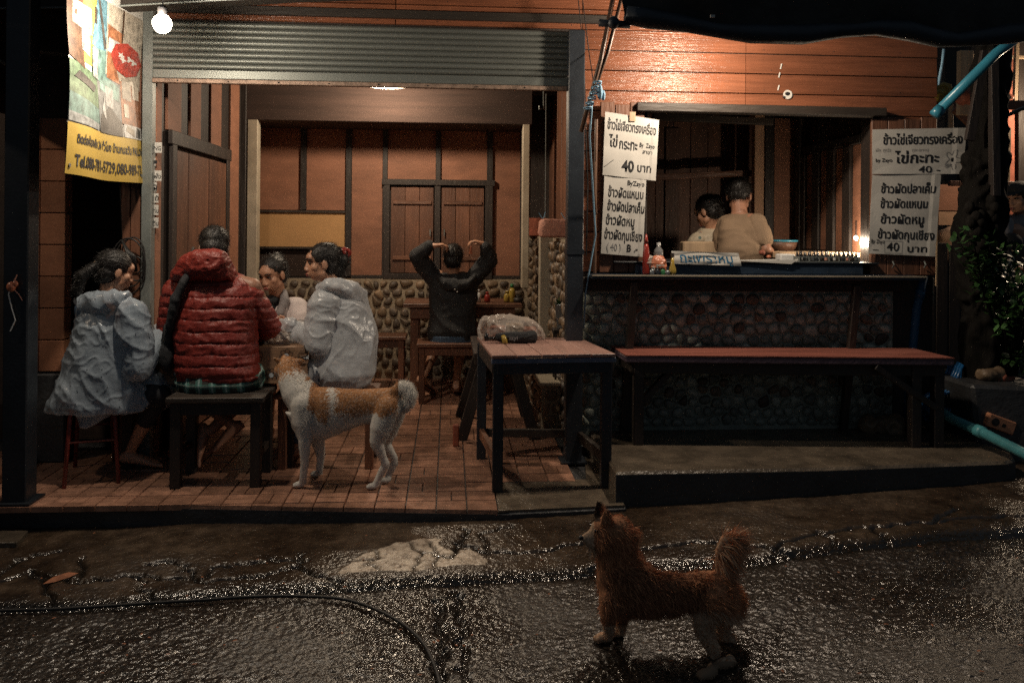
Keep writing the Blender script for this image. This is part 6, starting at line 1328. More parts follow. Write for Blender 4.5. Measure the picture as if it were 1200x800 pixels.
def coatA(mb):
    c0, c1 = W(127, 352, 4.90), W(118, 478, 4.88)
    mb.loft([(W(124, 349, 4.9), _rt*.085, _fw*.08), (W(126, 360, 4.89), _rt*.135, _fw*.115), (W(126, 380, 4.88), _rt*.165, _fw*.15), (W(123, 420, 4.88), _rt*.20, _fw*.18), (W(122, 450, 4.88), _rt*.25, _fw*.20), (W(118, 470, 4.88), _rt*.285, _fw*.21), (W(117, 477, 4.88), _rt*.285, _fw*.20)], 32, 2.2)
    sleeve(mb, W(155, 367, 4.79), W(163, 427, 4.76), W(187, 396, 4.98), .084, .082, .055)
    mb.ell(W(181, 410, 4.93), (.055, .05, .06)); limb(mb, (W(145, 445, 4.88), .10), (W(182, 452, 4.98), .095), (W(188, 466, 5.0), .07)); limb(mb, (W(104, 366, 5.0), .065), (W(108, 410, 5.1), .07))
    # hood lying on the back
    mb.loft([(W(88, 352, 4.86), V((0, 0, .02)), _fw*.03), (W(98, 352, 4.80), V((.02, 0, .055)), _fw*.05), (W(116, 355, 4.76), V((0, 0, .06)), _fw*.05), (W(138, 352, 4.76), V((0, 0, .05)), _fw*.05), (W(152, 346, 4.80), V((0, 0, .022)), _fw*.04)], 20)
cA = garment('raincoat', 'raincoat', A, coatA, .0065, 1, creases(.0145, 5, (1, 1, .62), 2.6)); specks(A, cA, 420, .0028)
def shA(mb):
    mb.loft([(W(127, 352, 4.90), _rt*.09, _fw*.07), (W(127, 362, 4.89), _rt*.17, _fw*.11), (W(128, 395, 4.88), _rt*.17, _fw*.13), (W(127, 458, 4.88), _rt*.18, _fw*.14)], 28, 2.3); sleeve(mb, JA['sr'], JA['er'], JA['wr'], .054, .046, .034); sleeve(mb, JA['sl'], JA['el'], JA['wl'], .060, .050, .038)
garment('shirt', 'denim', A, shA, .010, 2, folds(.006, 5, 5, 5, seed=61))
def flapA(mb): mb.loft([(W(108, 476, 4.80), _rt*.13, _fw*.02), (W(108, 488, 4.80), _rt*.095, _fw*.014), (W(97, 501, 4.80), _rt*.02, _fw*.01)], 20)
f_ = garment('coat_tail', 'raincoat', cA, flapA, .006, 1, folds(.012, 5, 5, 3, seed=8)); specks(A, f_, 30, .0028)
def cuffA(mb): mb.ell(W(190, 392, 5.02), (.045, .04, .06))
garment('sleeve_cuff', 'raincoat_white', cA, cuffA, .004, 1, creases(.022, 5, (1.6, 1.6, 1.6)))
def trA(mb): limb(mb, (V(JA['hrp']), .09), (V(JA['kr']), .07), (sub(V(JA['kr']), V(JA['ar']), .45), .052)); limb(mb, (V(JA['hlp']), .09), (V(JA['kl']), .07), (sub(V(JA['kl']), V(JA['al']), .6), .05))
garment('trousers', 'dark_cloth', A, trA, .010)
# ---------------- B: man in the red padded jacket, from behind
Bp = person('man in a red padded jacket and green checked shorts seated with his back to us', G(250, 560))
hB = W(251, 291, 5.02)
JB = dict(head=hB, face=(-.16, .85, -.55), neck=W(251, 322, 5.0), chest=W(252, 375, 4.97), pelvis=W(253, 440, 4.92), sl=W(207, 340, 5.02), sr=W(296, 336, 4.98), el=W(199, 392, 5.05), wl=W(228, 392, 5.42), er=W(318, 384, 5.08), wr=W(289, 396, 5.38), hr=((-.7, .6, .0), (0, 0, -1), 1, .7), hl=((.5, .8, 0), (0, 0, -1), -1, .7),
          hlp=W(235, 448, 4.92), kl=W(215, 452, 5.22), al=W(270, 496, 5.0), tl=(-.75, -.25, -.62), hrp=W(272, 448, 4.92), kr=W(302, 452, 5.22), ar=W(246, 505, 5.02), tr=(.12, -.35, -.93))
bB, P, R = body(Bp, JB, 'skin_dark', k=1.03)
hairdo(Bp, P, R, 1.03, seed=5, tufts=2600, low=-.02, tl=.022)
zq = lambda p: p.z
def jacket(mb):
    mb.loft([(W(252, 322, 5.0), _rt*.14, _fw*.10), (W(252, 333, 4.99), _rt*.225, _fw*.135), (W(252, 350, 4.97), _rt*.245, _fw*.155), (W(252, 385, 4.95), _rt*.235, _fw*.17), (W(254, 412, 4.93), _rt*.225, _fw*.17), (W(256, 432, 4.92), _rt*.228, _fw*.175), (W(257, 443, 4.92), _rt*.225, _fw*.165)], 36, 2.5)
    sleeve(mb, W(208, 343, 5.0), W(198, 393, 5.03), W(225, 400, 5.34), .085, .072, .058); sleeve(mb, W(291, 346, 4.98), W(315, 382, 5.06), W(292, 396, 5.34), .080, .068, .052)
def quilt(p, n_):
    z = p.z*15.5+.28*noise.noise(V((p.x*5, p.y*5, p.z*3))); t = abs((z % 1)-.5)*2      # 1 at the seam
    w = noise.noise(V((p.x*34, p.y*34, p.z*15))); w2 = noise.noise(V((p.x*11, p.y*11, p.z*20)))
    return .004*(1-t*t)-.0075*max(0, t-.86)/.14+.0042*(1-2.6*abs(w))*(.35+.65*t)+.005*(1-2.2*abs(w2))
cB = garment('padded_jacket', 'puffer', Bp, jacket, .0065, 1, quilt)
def hood(mb):
    mb.loft([(W(203, 322, 4.95), V((.01, 0, .03)), _fw*.04), (W(212, 314, 4.89), V((.02, 0, .07)), _fw*.06), (W(230, 310, 4.87), V((0, 0, .085)), _fw*.07), (W(248, 310, 4.86), V((0, 0, .088)), _fw*.075), (W(262, 312, 4.87), V((0, 0, .08)), _fw*.07), (W(271, 318, 4.90), V((-.01, 0, .05)), _fw*.06), (W(276, 324, 4.95), V((0, 0, .02)), _fw*.04)], 26, 2.3)
def hd(p, n_): return .007*(1-2*abs(noise.noise(V((p.x*9, p.y*8, p.z*15)))))+.005*(1-2*abs(noise.noise(V((p.x*24+3, p.y*20, p.z*34)))))-.002
garment('hood', 'puffer', cB, hood, .006, 1, hd)
def strap(mb): 
    P_ = [W(221, 322, 4.84), W(214, 333, 4.81), W(206, 350, 4.80), W(201, 372, 4.80), W(197, 395, 4.83), W(196, 415, 4.86)]; mb.tube(P_, [.020, .026, .030, .024, .020, .018], 10); mb.ell(W(196, 418, 4.86), (.045, .05, .085)); mb.ell(W(196, 395, 4.88), (.03, .04, .08))
garment('shoulder_bag', 'hoodie', Bp, strap, .007, 2, folds(.005, 12, 12, 12))
def shorts(mb): mb.loft([(W(256, 436, 4.92), _rt*.215, _fw*.16), (W(256, 446, 4.92), _rt*.235, _fw*.18), (W(257, 455, 4.93), _rt*.22, _fw*.17)], 30, 2.4); limb(mb, (W(232, 446, 4.93), .10), (W(218, 447, 5.12), .095), (W(216, 452, 5.2), .075)); limb(mb, (W(285, 440, 4.92), .10), (W(297, 444, 5.08), .098), (W(302, 450, 5.2), .075))
# checked cloth
mch = bpy.data.materials.new('check'); mch.use_nodes = True; N = mch.node_tree.nodes; Lk = mch.node_tree.links; b = N['Principled BSDF']; b.inputs['Roughness'].default_value = .85
geo = N.new('ShaderNodeNewGeometry')
def wav(ax_, sc__, th, c):
    w = N.new('ShaderNodeTexWave'); w.wave_type = 'BANDS'; w.bands_direction = ax_; w.inputs['Scale'].default_value = sc__; w.inputs['Distortion'].default_value = .4; Lk.new(geo.outputs['Position'], w.inputs[0])
    r = N.new('ShaderNodeValToRGB'); r.color_ramp.interpolation = 'CONSTANT'; r.color_ramp.elements[0].color = (0, 0, 0, 1); r.color_ramp.elements[1].position = th; r.color_ramp.elements[1].color = (*c, 1); Lk.new(w.outputs[1], r.inputs[0]); return r
cur = None
for args in (('X', 4.2, .5, (.03, .12, .10)), ('Z', 5.5, .5, (.03, .10, .085)), ('X', 4.2, .95, (.22, .24, .24)), ('Z', 5.5, .93, (.2, .2, .17))):
    r = wav(*args)
    if cur is None: cur = r.outputs[0]
    else: mm = N.new('ShaderNodeMix'); mm.data_type = 'RGBA'; mm.blend_type = 'ADD'; mm.inputs[0].default_value = 1; Lk.new(cur, mm.inputs[6]); Lk.new(r.outputs[0], mm.inputs[7]); cur = mm.outputs[2]
mm = N.new('ShaderNodeMix'); mm.data_type = 'RGBA'; mm.blend_type = 'ADD'; mm.inputs[0].default_value = 1; Lk.new(cur, mm.inputs[6]); mm.inputs[7].default_value = (.03, .03, .028, 1); Lk.new(mm.outputs[2], b.inputs[0])
MATS['check'] = mch
garment('checked_shorts', 'check', Bp, shorts, .008, 2, folds(.010, 6, 6, 6, seed=4))
def sand(mb): 
    p = V(JB['ar']); mb.loft([(p+V((0, -.02, -.21+z)), _rt*.045, _fw*.05) for z in (-.0, .0)], 8)
# ---------------- C: woman facing us
C_ = person('woman facing us in a pinkish white jacket with grey lapels, looking down at her plate', G(316, 520))
hC = W(319, 321, 5.86)
JC = dict(head=hC, face=(-.42, -.88, -.34), neck=W(326, 352, 5.98), chest=W(330, 385, 6.02), pelvis=W(330, 430, 6.05), sr=W(293, 360, 6.0), sl=W(350, 358, 5.98), er=W(285, 395, 5.85), wr=W(300, 384, 5.62), el=W(354, 395, 5.86), wl=W(334, 382, 5.68), hl=((-.75, -.3, .5), (-.2, -.8, -.3), 1, .8), hr=((.6, -.3, .5), (0, -.6, -.3), -1, .8),
          hlp=W(345, 432, 6.0), kl=W(345, 430, 5.66), al=W(345, 500, 5.66), tl=(0, -1, -.1), hrp=W(315, 432, 6.0), kr=W(315, 430, 5.66), ar=W(315, 500, 5.66), tr=(0, -1, -.1))
bC, P, R = body(C_, JC, k=1.06)
face(C_, P, R, 1.06)
def exC(mb, P, R): mb.ell(P(.01, -.085, .085), (.036, .036, .034), R)
hairdo(C_, P, R, 1.04, extra=exC, seed=7, tufts=2200)
def jC(mb):
    mb.loft([(W(327, 352, 6.0), _rt*.09, _fw*.08), (W(325, 362, 6.0), _rt*.195, _fw*.13), (W(326, 385, 6.02), _rt*.195, _fw*.14), (W(328, 430, 6.05), _rt*.19, _fw*.15)], 28, 2.3); sleeve(mb, W(346, 362, 5.98), W(352, 394, 5.86), W(337, 384, 5.70), .084, .070, .050); sleeve(mb, W(296, 364, 6.0), W(288, 394, 5.86), W(299, 386, 5.66), .068, .058, .042)
cC = garment('jacket', 'pinkish_jacket', C_, jC, .008, 2, folds(.012, 5, 5, 4, seed=12))
def lap(mb): mb.tube([W(332, 341, 5.93), W(334, 352, 5.88), W(328, 366, 5.84), W(320, 378, 5.84)], [.024, .032, .030, .022], 10); mb.tube([W(304, 350, 5.88), W(302, 362, 5.85), W(306, 376, 5.84)], [.02, .026, .02], 10)
garment('grey_lapel', 'grey_cloth', cC, lap, .006, 2, folds(.004, 12, 12, 12))
def sc2(mb): mb.ell(W(317, 352, 5.90), (.066, .06, .035)); mb.ell(W(316, 362, 5.9), (.055, .05, .05))
garment('dark_scarf', 'hoodie', C_, sc2, .006, 2, folds(.006, 12, 12, 12))
# ---------------- D: diner hidden behind the red jacket
D_ = person('short-haired diner almost hidden behind the man in the red jacket', G(214, 520)); hD = W(214, 304, 5.9)
JD = dict(head=hD, face=(.45, -.75, -.55), neck=W(212, 335, 6.0), chest=W(212, 375, 6.02), pelvis=W(212, 428, 6.05), sr=W(180, 346, 6.0), sl=W(244, 346, 6.0), er=W(176, 385, 5.85), wr=W(186, 384, 5.58), hr=((.2, -.7, .5), (.6, 0, -.5), -1, .8), el=W(248, 385, 5.9), wl=W(232, 385, 5.6),
          hlp=W(225, 430, 6.0), kl=W(228, 430, 5.7), al=W(228, 500, 5.7), tl=(0, -1, -.1), hrp=W(200, 430, 6.0), kr=W(198, 430, 5.7), ar=W(198, 500, 5.7), tr=(0, -1, -.1))
bD, P, R = body(D_, JD); face(D_, P, R); hairdo(D_, P, R, seed=9, tufts=1200, tl=.02)
def jD(mb): mb.loft([(W(212, 334, 6.0), _rt*.09, _fw*.08), (W(212, 346, 6.0), _rt*.19, _fw*.12), (W(212, 375, 6.02), _rt*.18, _fw*.14), (W(212, 430, 6.05), _rt*.18, _fw*.15)], 28, 2.3); sleeve(mb, W(184, 350, 6.0), W(178, 386, 5.86), W(186, 384, 5.66), .065, .056, .042); sleeve(mb, W(240, 350, 6.0), W(246, 386, 5.86), W(234, 384, 5.66), .065, .056, .042)
garment('shirt', 'grey_cloth', D_, jD, .010, 2, folds(.008, 5, 5, 4, seed=13))
tag(obj('rear_bench', slab(-2.05, -.85, 6.02, 6.3, .40, .44), 'dark_timber_h', bev=.004), 'dark bench on the far side of the flowered table', 'bench')
# ---------------- E: woman in the right-hand raincoat
E_ = person('woman in a whitish raincoat with a red scrunchie in her hair, facing left', G(395, 540)); hE = W(377, 308, 5.36)
JE = dict(head=hE, face=(-.93, -.30, -.06), neck=W(393, 337, 5.38), chest=W(400, 380, 5.36), pelvis=W(402, 436, 5.30), sl=W(380, 352, 5.22), sr=W(408, 350, 5.56), el=W(374, 402, 5.20), wl=W(345, 384, 5.30), hl=((-.9, .1, .15), (0, 0, -1), 1, .5), er=W(385, 395, 5.60), wr=W(352, 380, 5.55), hr=((-.85, -.1, .35), (0, -.4, -.9), -1, .6),
          hlp=W(392, 440, 5.2), kl=W(352, 440, 5.18), al=W(348, 520, 5.2), tl=(-1, 0, -.1), hrp=W(395, 440, 5.4), kr=W(355, 438, 5.42), ar=W(350, 515, 5.45), tr=(-1, 0, -.1))
bE, P, R = body(E_, JE, k=1.04); face(E_, P, R, 1.04)
def exE(mb, P, R): mb.ell(P(0, -.12, .0), (.045, .045, .055), R); mb.ell(P(0, -.09, -.05), (.05, .045, .05), R); mb.ell(P(.045, .0, .0), (.03, .03, .05), R); mb.ell(P(-.05, -.012, .005), (.028, .032, .045), R)
hr = hairdo(E_, P, R, 1.04, extra=exE, seed=11, tufts=3500)
m_ = B(); c = P(0, -.142, .035)
m_.tube([c+V((.018*cos(t), .035*cos(t)*.3, .042*sin(t)))+V((.012*sin(3*t), 0, 0)) for t in np.linspace(0, 6.28, 18)], .013, 8); fuse('scrunchie', m_, 'red_plastic', hr, .004, 1, folds(.006, 40, 40, 40, seed=3))
def coatE(mb):
    mb.loft([(W(397, 336, 5.38), _rt*.075, _fw*.08), (W(398, 347, 5.38), _rt*.135, _fw*.16), (W(400, 362, 5.37), _rt*.175, _fw*.19), (W(403, 385, 5.35), _rt*.20, _fw*.19), (W(402, 412, 5.32), _rt*.212, _fw*.19), (W(399, 435, 5.30), _rt*.218, _fw*.19), (W(397, 448, 5.30), _rt*.19, _fw*.17)], 34, 2.2)
    sleeve(mb, W(381, 357, 5.22), W(374, 405, 5.18), W(350, 390, 5.26), .088, .080, .060); mb.ell(W(352, 396, 5.22), (.065, .05, .05)); limb(mb, (W(395, 438, 5.25), .10), (W(362, 440, 5.2), .095), (W(356, 448, 5.2), .075))
    sleeve(mb, W(398, 356, 5.5), W(382, 396, 5.56), W(360, 384, 5.5), .07, .065, .045)
    mb.loft([(W(375, 336, 5.30), V((0, 0, .012)), _fw*.03), (W(384, 334, 5.24), V((.01, 0, .03)), _fw*.07), (W(400, 336, 5.26), V((0, 0, .042)), _fw*.09), (W(414, 342, 5.30), V((.02, 0, .045)), _fw*.09), (W(424, 352, 5.36), V((.02, 0, .05)), _fw*.06), (W(430, 364, 5.38), V((.01, 0, .03)), _fw*.03)], 20)
cE = garment('raincoat', 'raincoat_white', E_, coatE, .0065, 1, creases(.016, 24, (1, 1, .6), 2.8))
def shE(mb):
    mb.loft([(W(396, 338, 5.38), _rt*.07, _fw*.07), (W(399, 350, 5.37), _rt*.12, _fw*.15), (W(401, 380, 5.36), _rt*.135, _fw*.15), (W(402, 436, 5.31), _rt*.15, _fw*.15)], 28, 2.3); sleeve(mb, JE['sl'], JE['el'], JE['wl'], .062, .050, .036); sleeve(mb, JE['sr'], JE['er'], JE['wr'], .060, .050, .036)
garment('shirt', 'grey_cloth', E_, shE, .010, 2, folds(.006, 5, 5, 5, seed=62))
def cufE(mb): mb.ell(W(338, 384, 5.26), (.055, .045, .048)); mb.ell(W(329, 380, 5.28), (.03, .03, .035))
garment('sleeve_cuff', 'raincoat_white', cE, cufE, .004, 1, creases(.024, 6, (1.6, 1.6, 1.6)))
def trE(mb): limb(mb, (V(JE['hlp']), .085), (V(JE['kl']), .065), (sub(V(JE['kl']), V(JE['al']), .9), .045)); limb(mb, (V(JE['hrp']), .085), (V(JE['kr']), .065), (sub(V(JE['kr']), V(JE['ar']), .9), .045))
garment('jeans', 'denim', E_, trE, .010, 2, folds(.006, 8, 8, 8))
# ---------------- F: person in black doing their hair
F_ = person('person in a black hooded top sitting with both arms raised to tie their hair', G(530, 455)); hF = W(531, 303, 7.18)
JF = dict(head=hF, face=(.05, .95, -.18), neck=W(532, 322, 7.2), chest=W(531, 350, 7.2), pelvis=W(530, 392, 7.14), sl=W(506, 322, 7.2), sr=W(560, 322, 7.2), el=W(488, 299, 7.12), wl=W(508, 288, 7.06), hl=((.95, .1, .12), (.1, 0, -1), 1, .75), er=W(575, 302, 7.12), wr=W(567, 286, 7.06), hr=((-.8, .1, .25), (-.2, 0, -1), -1, .75),
          hlp=W(519, 396, 7.1), kl=W(515, 398, 7.5), al=W(497, 440, 7.2), tl=(.5, .6, -.5), hrp=W(543, 396, 7.1), kr=W(540, 398, 7.5), ar=W(535, 447, 7.3), tr=(.1, 1, -.25))
bF, P, R = body(F_, JF, vox=.006); hairdo(F_, P, R, 1.02, seed=14, tufts=2200)
def toF(mb):
    mb.loft([(W(532, 320, 7.2), _rt*.10, _fw*.08), (W(532, 327, 7.2), _rt*.21, _fw*.12), (W(531, 345, 7.2), _rt*.205, _fw*.14), (W(530, 370, 7.17), _rt*.19, _fw*.14), (W(530, 388, 7.15), _rt*.205, _fw*.15), (W(530, 397, 7.15), _rt*.20, _fw*.14)], 30, 2.4)
    sleeve(mb, W(508, 326, 7.19), W(489, 300, 7.12), W(503, 289, 7.07), .078, .066, .045); sleeve(mb, W(556, 326, 7.19), W(574, 303, 7.12), W(568, 290, 7.07), .078, .066, .045)
    mb.loft([(W(512, 324, 7.12), V((0, 0, .03)), _fw*.05), (W(522, 332, 7.06), V((0, 0, .05)), _fw*.05), (W(536, 335, 7.05), V((0, 0, .055)), _fw*.05), (W(550, 332, 7.06), V((0, 0, .045)), _fw*.05), (W(557, 324, 7.12), V((0, 0, .025)), _fw*.05)], 20)
cF = garment('hooded_top', 'hoodie', F_, toF, .008, 2, folds(.014, 5, 5, 6, seed=31)); 
for px, py in ((533, 339), (536, 342)): m_ = B(); m_.ell(W(px, py, 6.975), (.006, .004, .005)); obj('print', m_, 'white_paper', cF)
def bd(mb): mb.tube([W(500+1*t, 284+10*t, 7.03) for t in (0, .5, 1)], .012, 8)
def shF(mb): mb.loft([(W(530, 392, 7.14), _rt*.185, _fw*.14), (W(530, 402, 7.15), _rt*.19, _fw*.15)], 28, 2.4); limb(mb, (W(519, 397, 7.12), .09), (W(516, 399, 7.38), .08)); limb(mb, (W(543, 397, 7.12), .09), (W(541, 399, 7.38), .08))
garment('denim_shorts', 'denim', F_, shF, .008, 2)
for a, t_ in ((JF['ar'], JF['tr']), (JF['al'], JF['tl'])):
    m_ = B(); d = V(t_).normalized(); s = d.cross(V((0, 0, 1))).normalized(); n = s.cross(d); a = V(a); m_.loft([(a+d*x-n*z, s*w_, n*.008) for x, w_, z in ((-.06, .03, .078), (.05, .042, .080), (.19, .045, .080), (.205, .03, .08))], 18, 2.5); m_.tube([a+d*.09-n*.07+s*.045, a+d*.08-n*.005+s*.02, a+d*.08-n*.005-s*.02, a+d*.09-n*.07-s*.045], .009, 8); obj('sandal', m_, 'brown_timber', F_, smooth=True)
m_ = B(); c = W(552, 293, 7.0)
for t in (.2, -.4): m_.bar(c+V((0, 0, .03)), c+V((.03*t, 0, -.035)), .012, .01)
tag(obj('hair_clip', m_, 'orange_plastic', bev=.003), 'orange-brown hair claw held above the head of the person in black', 'hair clip')
# ---------------- G, H: cooks
G_ = person('man in a tan T-shirt cooking behind the counter with his back to us', PY(870, 330, 6.0)); hG = W(866, 229, 6.12)
JG = dict(head=hG, face=(.40, .85, -.25), neck=W(867, 250, 6.08), chest=W(870, 285, 6.0), pelvis=W(868, 345, 5.98), sl=W(851, 263, 6.1), sr=W(887, 261, 5.97), er=W(898, 292, 5.88), wr=W(906, 302, 6.08), hr=((.2, .9, -.1), (-.5, 0, -.8), 1, 1.0), el=W(840, 300, 6.2), wl=W(870, 305, 6.35),
          hlp=W(858, 352, 6.0), kl=W(858, 432, 6.0), al=W(858, 500, 6.02), tl=(.3, .9, -.1), hrp=W(880, 352, 5.98), kr=W(880, 432, 5.98), ar=W(880, 498, 6.0), tr=(.3, .9, -.1))
bG, P, R = body(G_, JG, 'skin_dark', k=1.05); hairdo(G_, P, R, 1.02, seed=17, tufts=3500, tl=.028, low=.012)
def tsG(mb):
    mb.loft([(W(867, 251, 6.07), _rt*.07, _fw*.065), (W(868, 257, 6.05), _rt*.145, _fw*.10), (W(870, 268, 6.02), _rt*.165, _fw*.12), (W(869, 290, 5.98), _rt*.158, _fw*.135), (W(868, 315, 5.97), _rt*.165, _fw*.12), (W(868, 335, 5.97), _rt*.17, _fw*.13)], 30, 2.4)
    limb(mb, (JG['sr'], .070), (sub(JG['sr'], JG['er'], .62), .066)); limb(mb, (JG['sl'], .070), (sub(JG['sl'], JG['el'], .62), .066))
garment('t_shirt', 'tan_shirt', G_, tsG, .007, 2, folds(.010, 4, 4, 5, seed=41))
m_ = B(); cg = sub(V(JG['neck']), V(JG['chest']), .12); m_.tube([cg+_rt*.066*cos(t)+_fw*.064*sin(t)+V((0, 0, .012*sin(t))) for t in np.linspace(0, 6.28, 20)], .008, 8); obj('collar', m_, 'tan_shirt', G_, smooth=True)
def trG(mb): limb(mb, (W(858, 345, 6.0), .10), (W(858, 432, 6.0), .075), (W(858, 490, 6.0), .055)); limb(mb, (W(880, 345, 6.0), .10), (W(880, 432, 6.0), .075), (W(880, 490, 6.0), .055))
garment('trousers', 'dark_cloth', G_, trG, .012)
H_ = person('woman in a pale flowered top beside the man in the tan T-shirt', PY(828, 330, 6.3)); hH = W(829, 248, 6.35)
JH = dict(head=hH, face=(-.62, .62, -.45), neck=W(834, 268, 6.38), chest=W(836, 298, 6.36), pelvis=W(838, 352, 6.35), sl=W(818, 282, 6.32), sr=W(854, 280, 6.45), el=W(806, 303, 6.36), wl=W(790, 308, 6.55), er=W(852, 305, 6.6), wr=W(835, 308, 6.7),
          hlp=W(832, 356, 6.4), kl=W(832, 430, 6.4), al=W(832, 484, 6.42), tl=(-.4, .9, -.1), hrp=W(848, 356, 6.4), kr=W(848, 430, 6.4), ar=W(848, 484, 6.42), tr=(-.4, .9, -.1))
bH, P, R = body(H_, JH, k=1.0)
def exH(mb, P, R): mb.ell(P(0, -.105, .045), (.042, .04, .04), R)
hairdo(H_, P, R, 1.0, extra=exH, seed=19, tufts=1800); face(H_, P, R, 1.0)
def tpH(mb): mb.loft([(W(834, 268, 6.38), _rt*.08, _fw*.07), (W(835, 276, 6.37), _rt*.145, _fw*.11), (W(836, 290, 6.36), _rt*.165, _fw*.13), (W(837, 315, 6.36), _rt*.16, _fw*.13), (W(838, 350, 6.36), _rt*.18, _fw*.14)], 28, 2.3); limb(mb, (JH['sl'], .068), (sub(JH['sl'], JH['el'], .7), .060)); limb(mb, (JH['sr'], .066), (sub(JH['sr'], JH['er'], .6), .058))
cH = garment('flowered_top', 'pale_wood' if False else 'cream_paint', H_, tpH, .007, 2, folds(.008, 5, 5, 5, seed=43))
specks(H_, cH, 70, .012, 'grey_cloth', name='printed_flowers'); specks(H_, cH, 20, .014, 'p_teal', seed=9, name='printed_flowers')
def trH(mb): limb(mb, (W(832, 350, 6.4), .095), (W(832, 430, 6.4), .07), (W(832, 478, 6.4), .05)); limb(mb, (W(848, 350, 6.4), .095), (W(848, 430, 6.4), .07), (W(848, 478, 6.4), .05))
garment('trousers', 'dark_cloth', H_, trH, .012)

# ---------------- person at the far right edge
K_ = person('person in a dark cap and grey top behind the bush at the right edge', PY(1200, 400, 6.3)); hK = W(1194, 233, 6.3)
JK = dict(head=hK, face=(-.9, -.35, -.1), neck=W(1197, 255, 6.35), chest=W(1198, 288, 6.4), pelvis=W(1198, 350, 6.4), sl=W(1173, 264, 6.22), sr=W(1223, 264, 6.5), el=W(1168, 302, 6.15), wl=W(1181, 318, 5.95), hl=((.6, -.4, .3), (0, 0, -1), 1, .9), er=W(1227, 304, 6.5), wr=W(1206, 318, 6.2),
          hlp=W(1191, 356, 6.35), kl=W(1191, 425, 6.35), al=W(1191, 476, 6.38), tl=(-1, -.3, -.1), hrp=W(1209, 356, 6.42), kr=W(1209, 425, 6.42), ar=W(1209, 476, 6.44), tr=(-1, -.3, -.1))
bK, P, R = body(K_, JK); face(K_, P, R); hairdo(K_, P, R, seed=23, tufts=300)
m_ = B(); m_.ell(P(0, -.012, .062), (.088, .104, .07), R); m_.loft([(P(0, .06, .052), (P(1, 0, 0)-P(0, 0, 0))*.070, (P(0, 0, 1)-P(0, 0, 0))*.008), (P(0, .155, .036), (P(1, 0, 0)-P(0, 0, 0))*.055, (P(0, 0, 1)-P(0, 0, 0))*.006)], 18, 3); fuse('cap', m_, 'hoodie', K_, .006, 2)
def tpK(mb): mb.loft([(W(1197, 252, 6.36), _rt*.09, _fw*.08), (W(1198, 262, 6.37), _rt*.19, _fw*.12), (W(1198, 288, 6.4), _rt*.20, _fw*.14), (W(1198, 350, 6.4), _rt*.20, _fw*.15)], 28, 2.3); sleeve(mb, JK['sl'], JK['el'], JK['wl'], .078, .066, .05); sleeve(mb, JK['sr'], JK['er'], JK['wr'], .075, .064, .05)
garment('grey_top', 'grey_cloth', K_, tpK, .009, 2, folds(.010, 5, 5, 5, seed=51))
def bgK(mb): mb.ell(W(1185, 284, 6.12), (.08, .06, .07))
garment('black_bag', 'hoodie', K_, bgK, .008, 2)
garment('trousers', 'dark_cloth', K_, lambda mb: (limb(mb, (V(JK['hlp']), .1), (V(JK['kl']), .07), (V(JK['al'])+V((0, 0, .05)), .055)), limb(mb, (V(JK['hrp']), .1), (V(JK['kr']), .07), (V(JK['ar'])+V((0, 0, .05)), .055))), .012)
# ================================================================== DOGS
mf = bpy.data.materials.new('fur'); mf.use_nodes = True; N = mf.node_tree.nodes; Lk = mf.node_tree.links; b = N['Principled BSDF']; b.inputs['Roughness'].default_value = .85; b.inputs['Specular IOR Level'].default_value = .12
at = N.new('ShaderNodeAttribute'); at.attribute_name = 'fur'; Lk.new(at.outputs['Color'], b.inputs[0]); MATS['fur'] = mf
def paint(o, col):
    me_ = o.data; off = rootloc(o.parent); a = me_.color_attributes.new('fur', 'FLOAT_COLOR', 'POINT'); rnd = random.Random(3)
    a.data.foreach_set('color', np.array([x for v in me_.vertices for x in (*col(v.co+off, v.normal, rnd), 1)], dtype=np.float32))
DF = -_fw
# ---- dog 1: white and ginger, standing on the tiles, looking away into the room
d1 = thing('dog', 'white and ginger dog with a curled white tail standing on the tiled floor', 'dog', G(400, 575)); dd = 4.74
def w1(x, y, o_=0): return W(x, y, dd+o_)
m_ = B(); R_, U_ = _rt, V((0, 0, 1))
m_.loft([(w1(341, 482), R_*.03, _fw*.05), (w1(350, 484), U_*.115, _fw*.068), (w1(362, 484), U_*.145, _fw*.085), (w1(380, 484), U_*.145, _fw*.090), (w1(402, 480), U_*.118, _fw*.082), (w1(424, 476), U_*.095, _fw*.072), (w1(442, 475), U_*.095, _fw*.078), (w1(458, 474), U_*.095, _fw*.075), (w1(468, 474), U_*.06, _fw*.05)], 24, 2.1)
m_.ell(w1(353, 486, 0), (.062, .075, .115)); m_.ell(w1(356, 500, -.03), (.05, .05, .09)); limb(m_, (w1(362, 474, .01), .105), (w1(350, 460, .03), .094), (w1(343, 447, .05), .080), (w1(339, 436, .07), .062))
hd1 = W(337, 430, dd+.10); s, f, u = fr_((-.30, .88, .30)); Rm = rotm(s, f, u)
m_.ell(hd1, (.066, .072, .060), Rm); m_.cap(hd1+f*.05-u*.01, hd1+f*.135-u*.018, .036, .022); m_.ell(hd1+f*.145-u*.005, (.014, .012, .011), Rm)
m_.ell(hd1+s*.045-u*.02, (.03, .04, .035), Rm); m_.ell(hd1-s*.045-u*.02, (.03, .04, .035), Rm)
for q, dx_ in ((1, (.060, -.02, .012)), (-1, (-.045, -.02, .030))):
    a = hd1+s*q*.040+u*.030; t = a+V(dx_); m_.loft([(a, f*.010, (u+s*.2*q)*.026), (sub(a, t, .55), f*.007, (u+s*.2*q)*.019), (t, f*.003, u*.004)], 12)
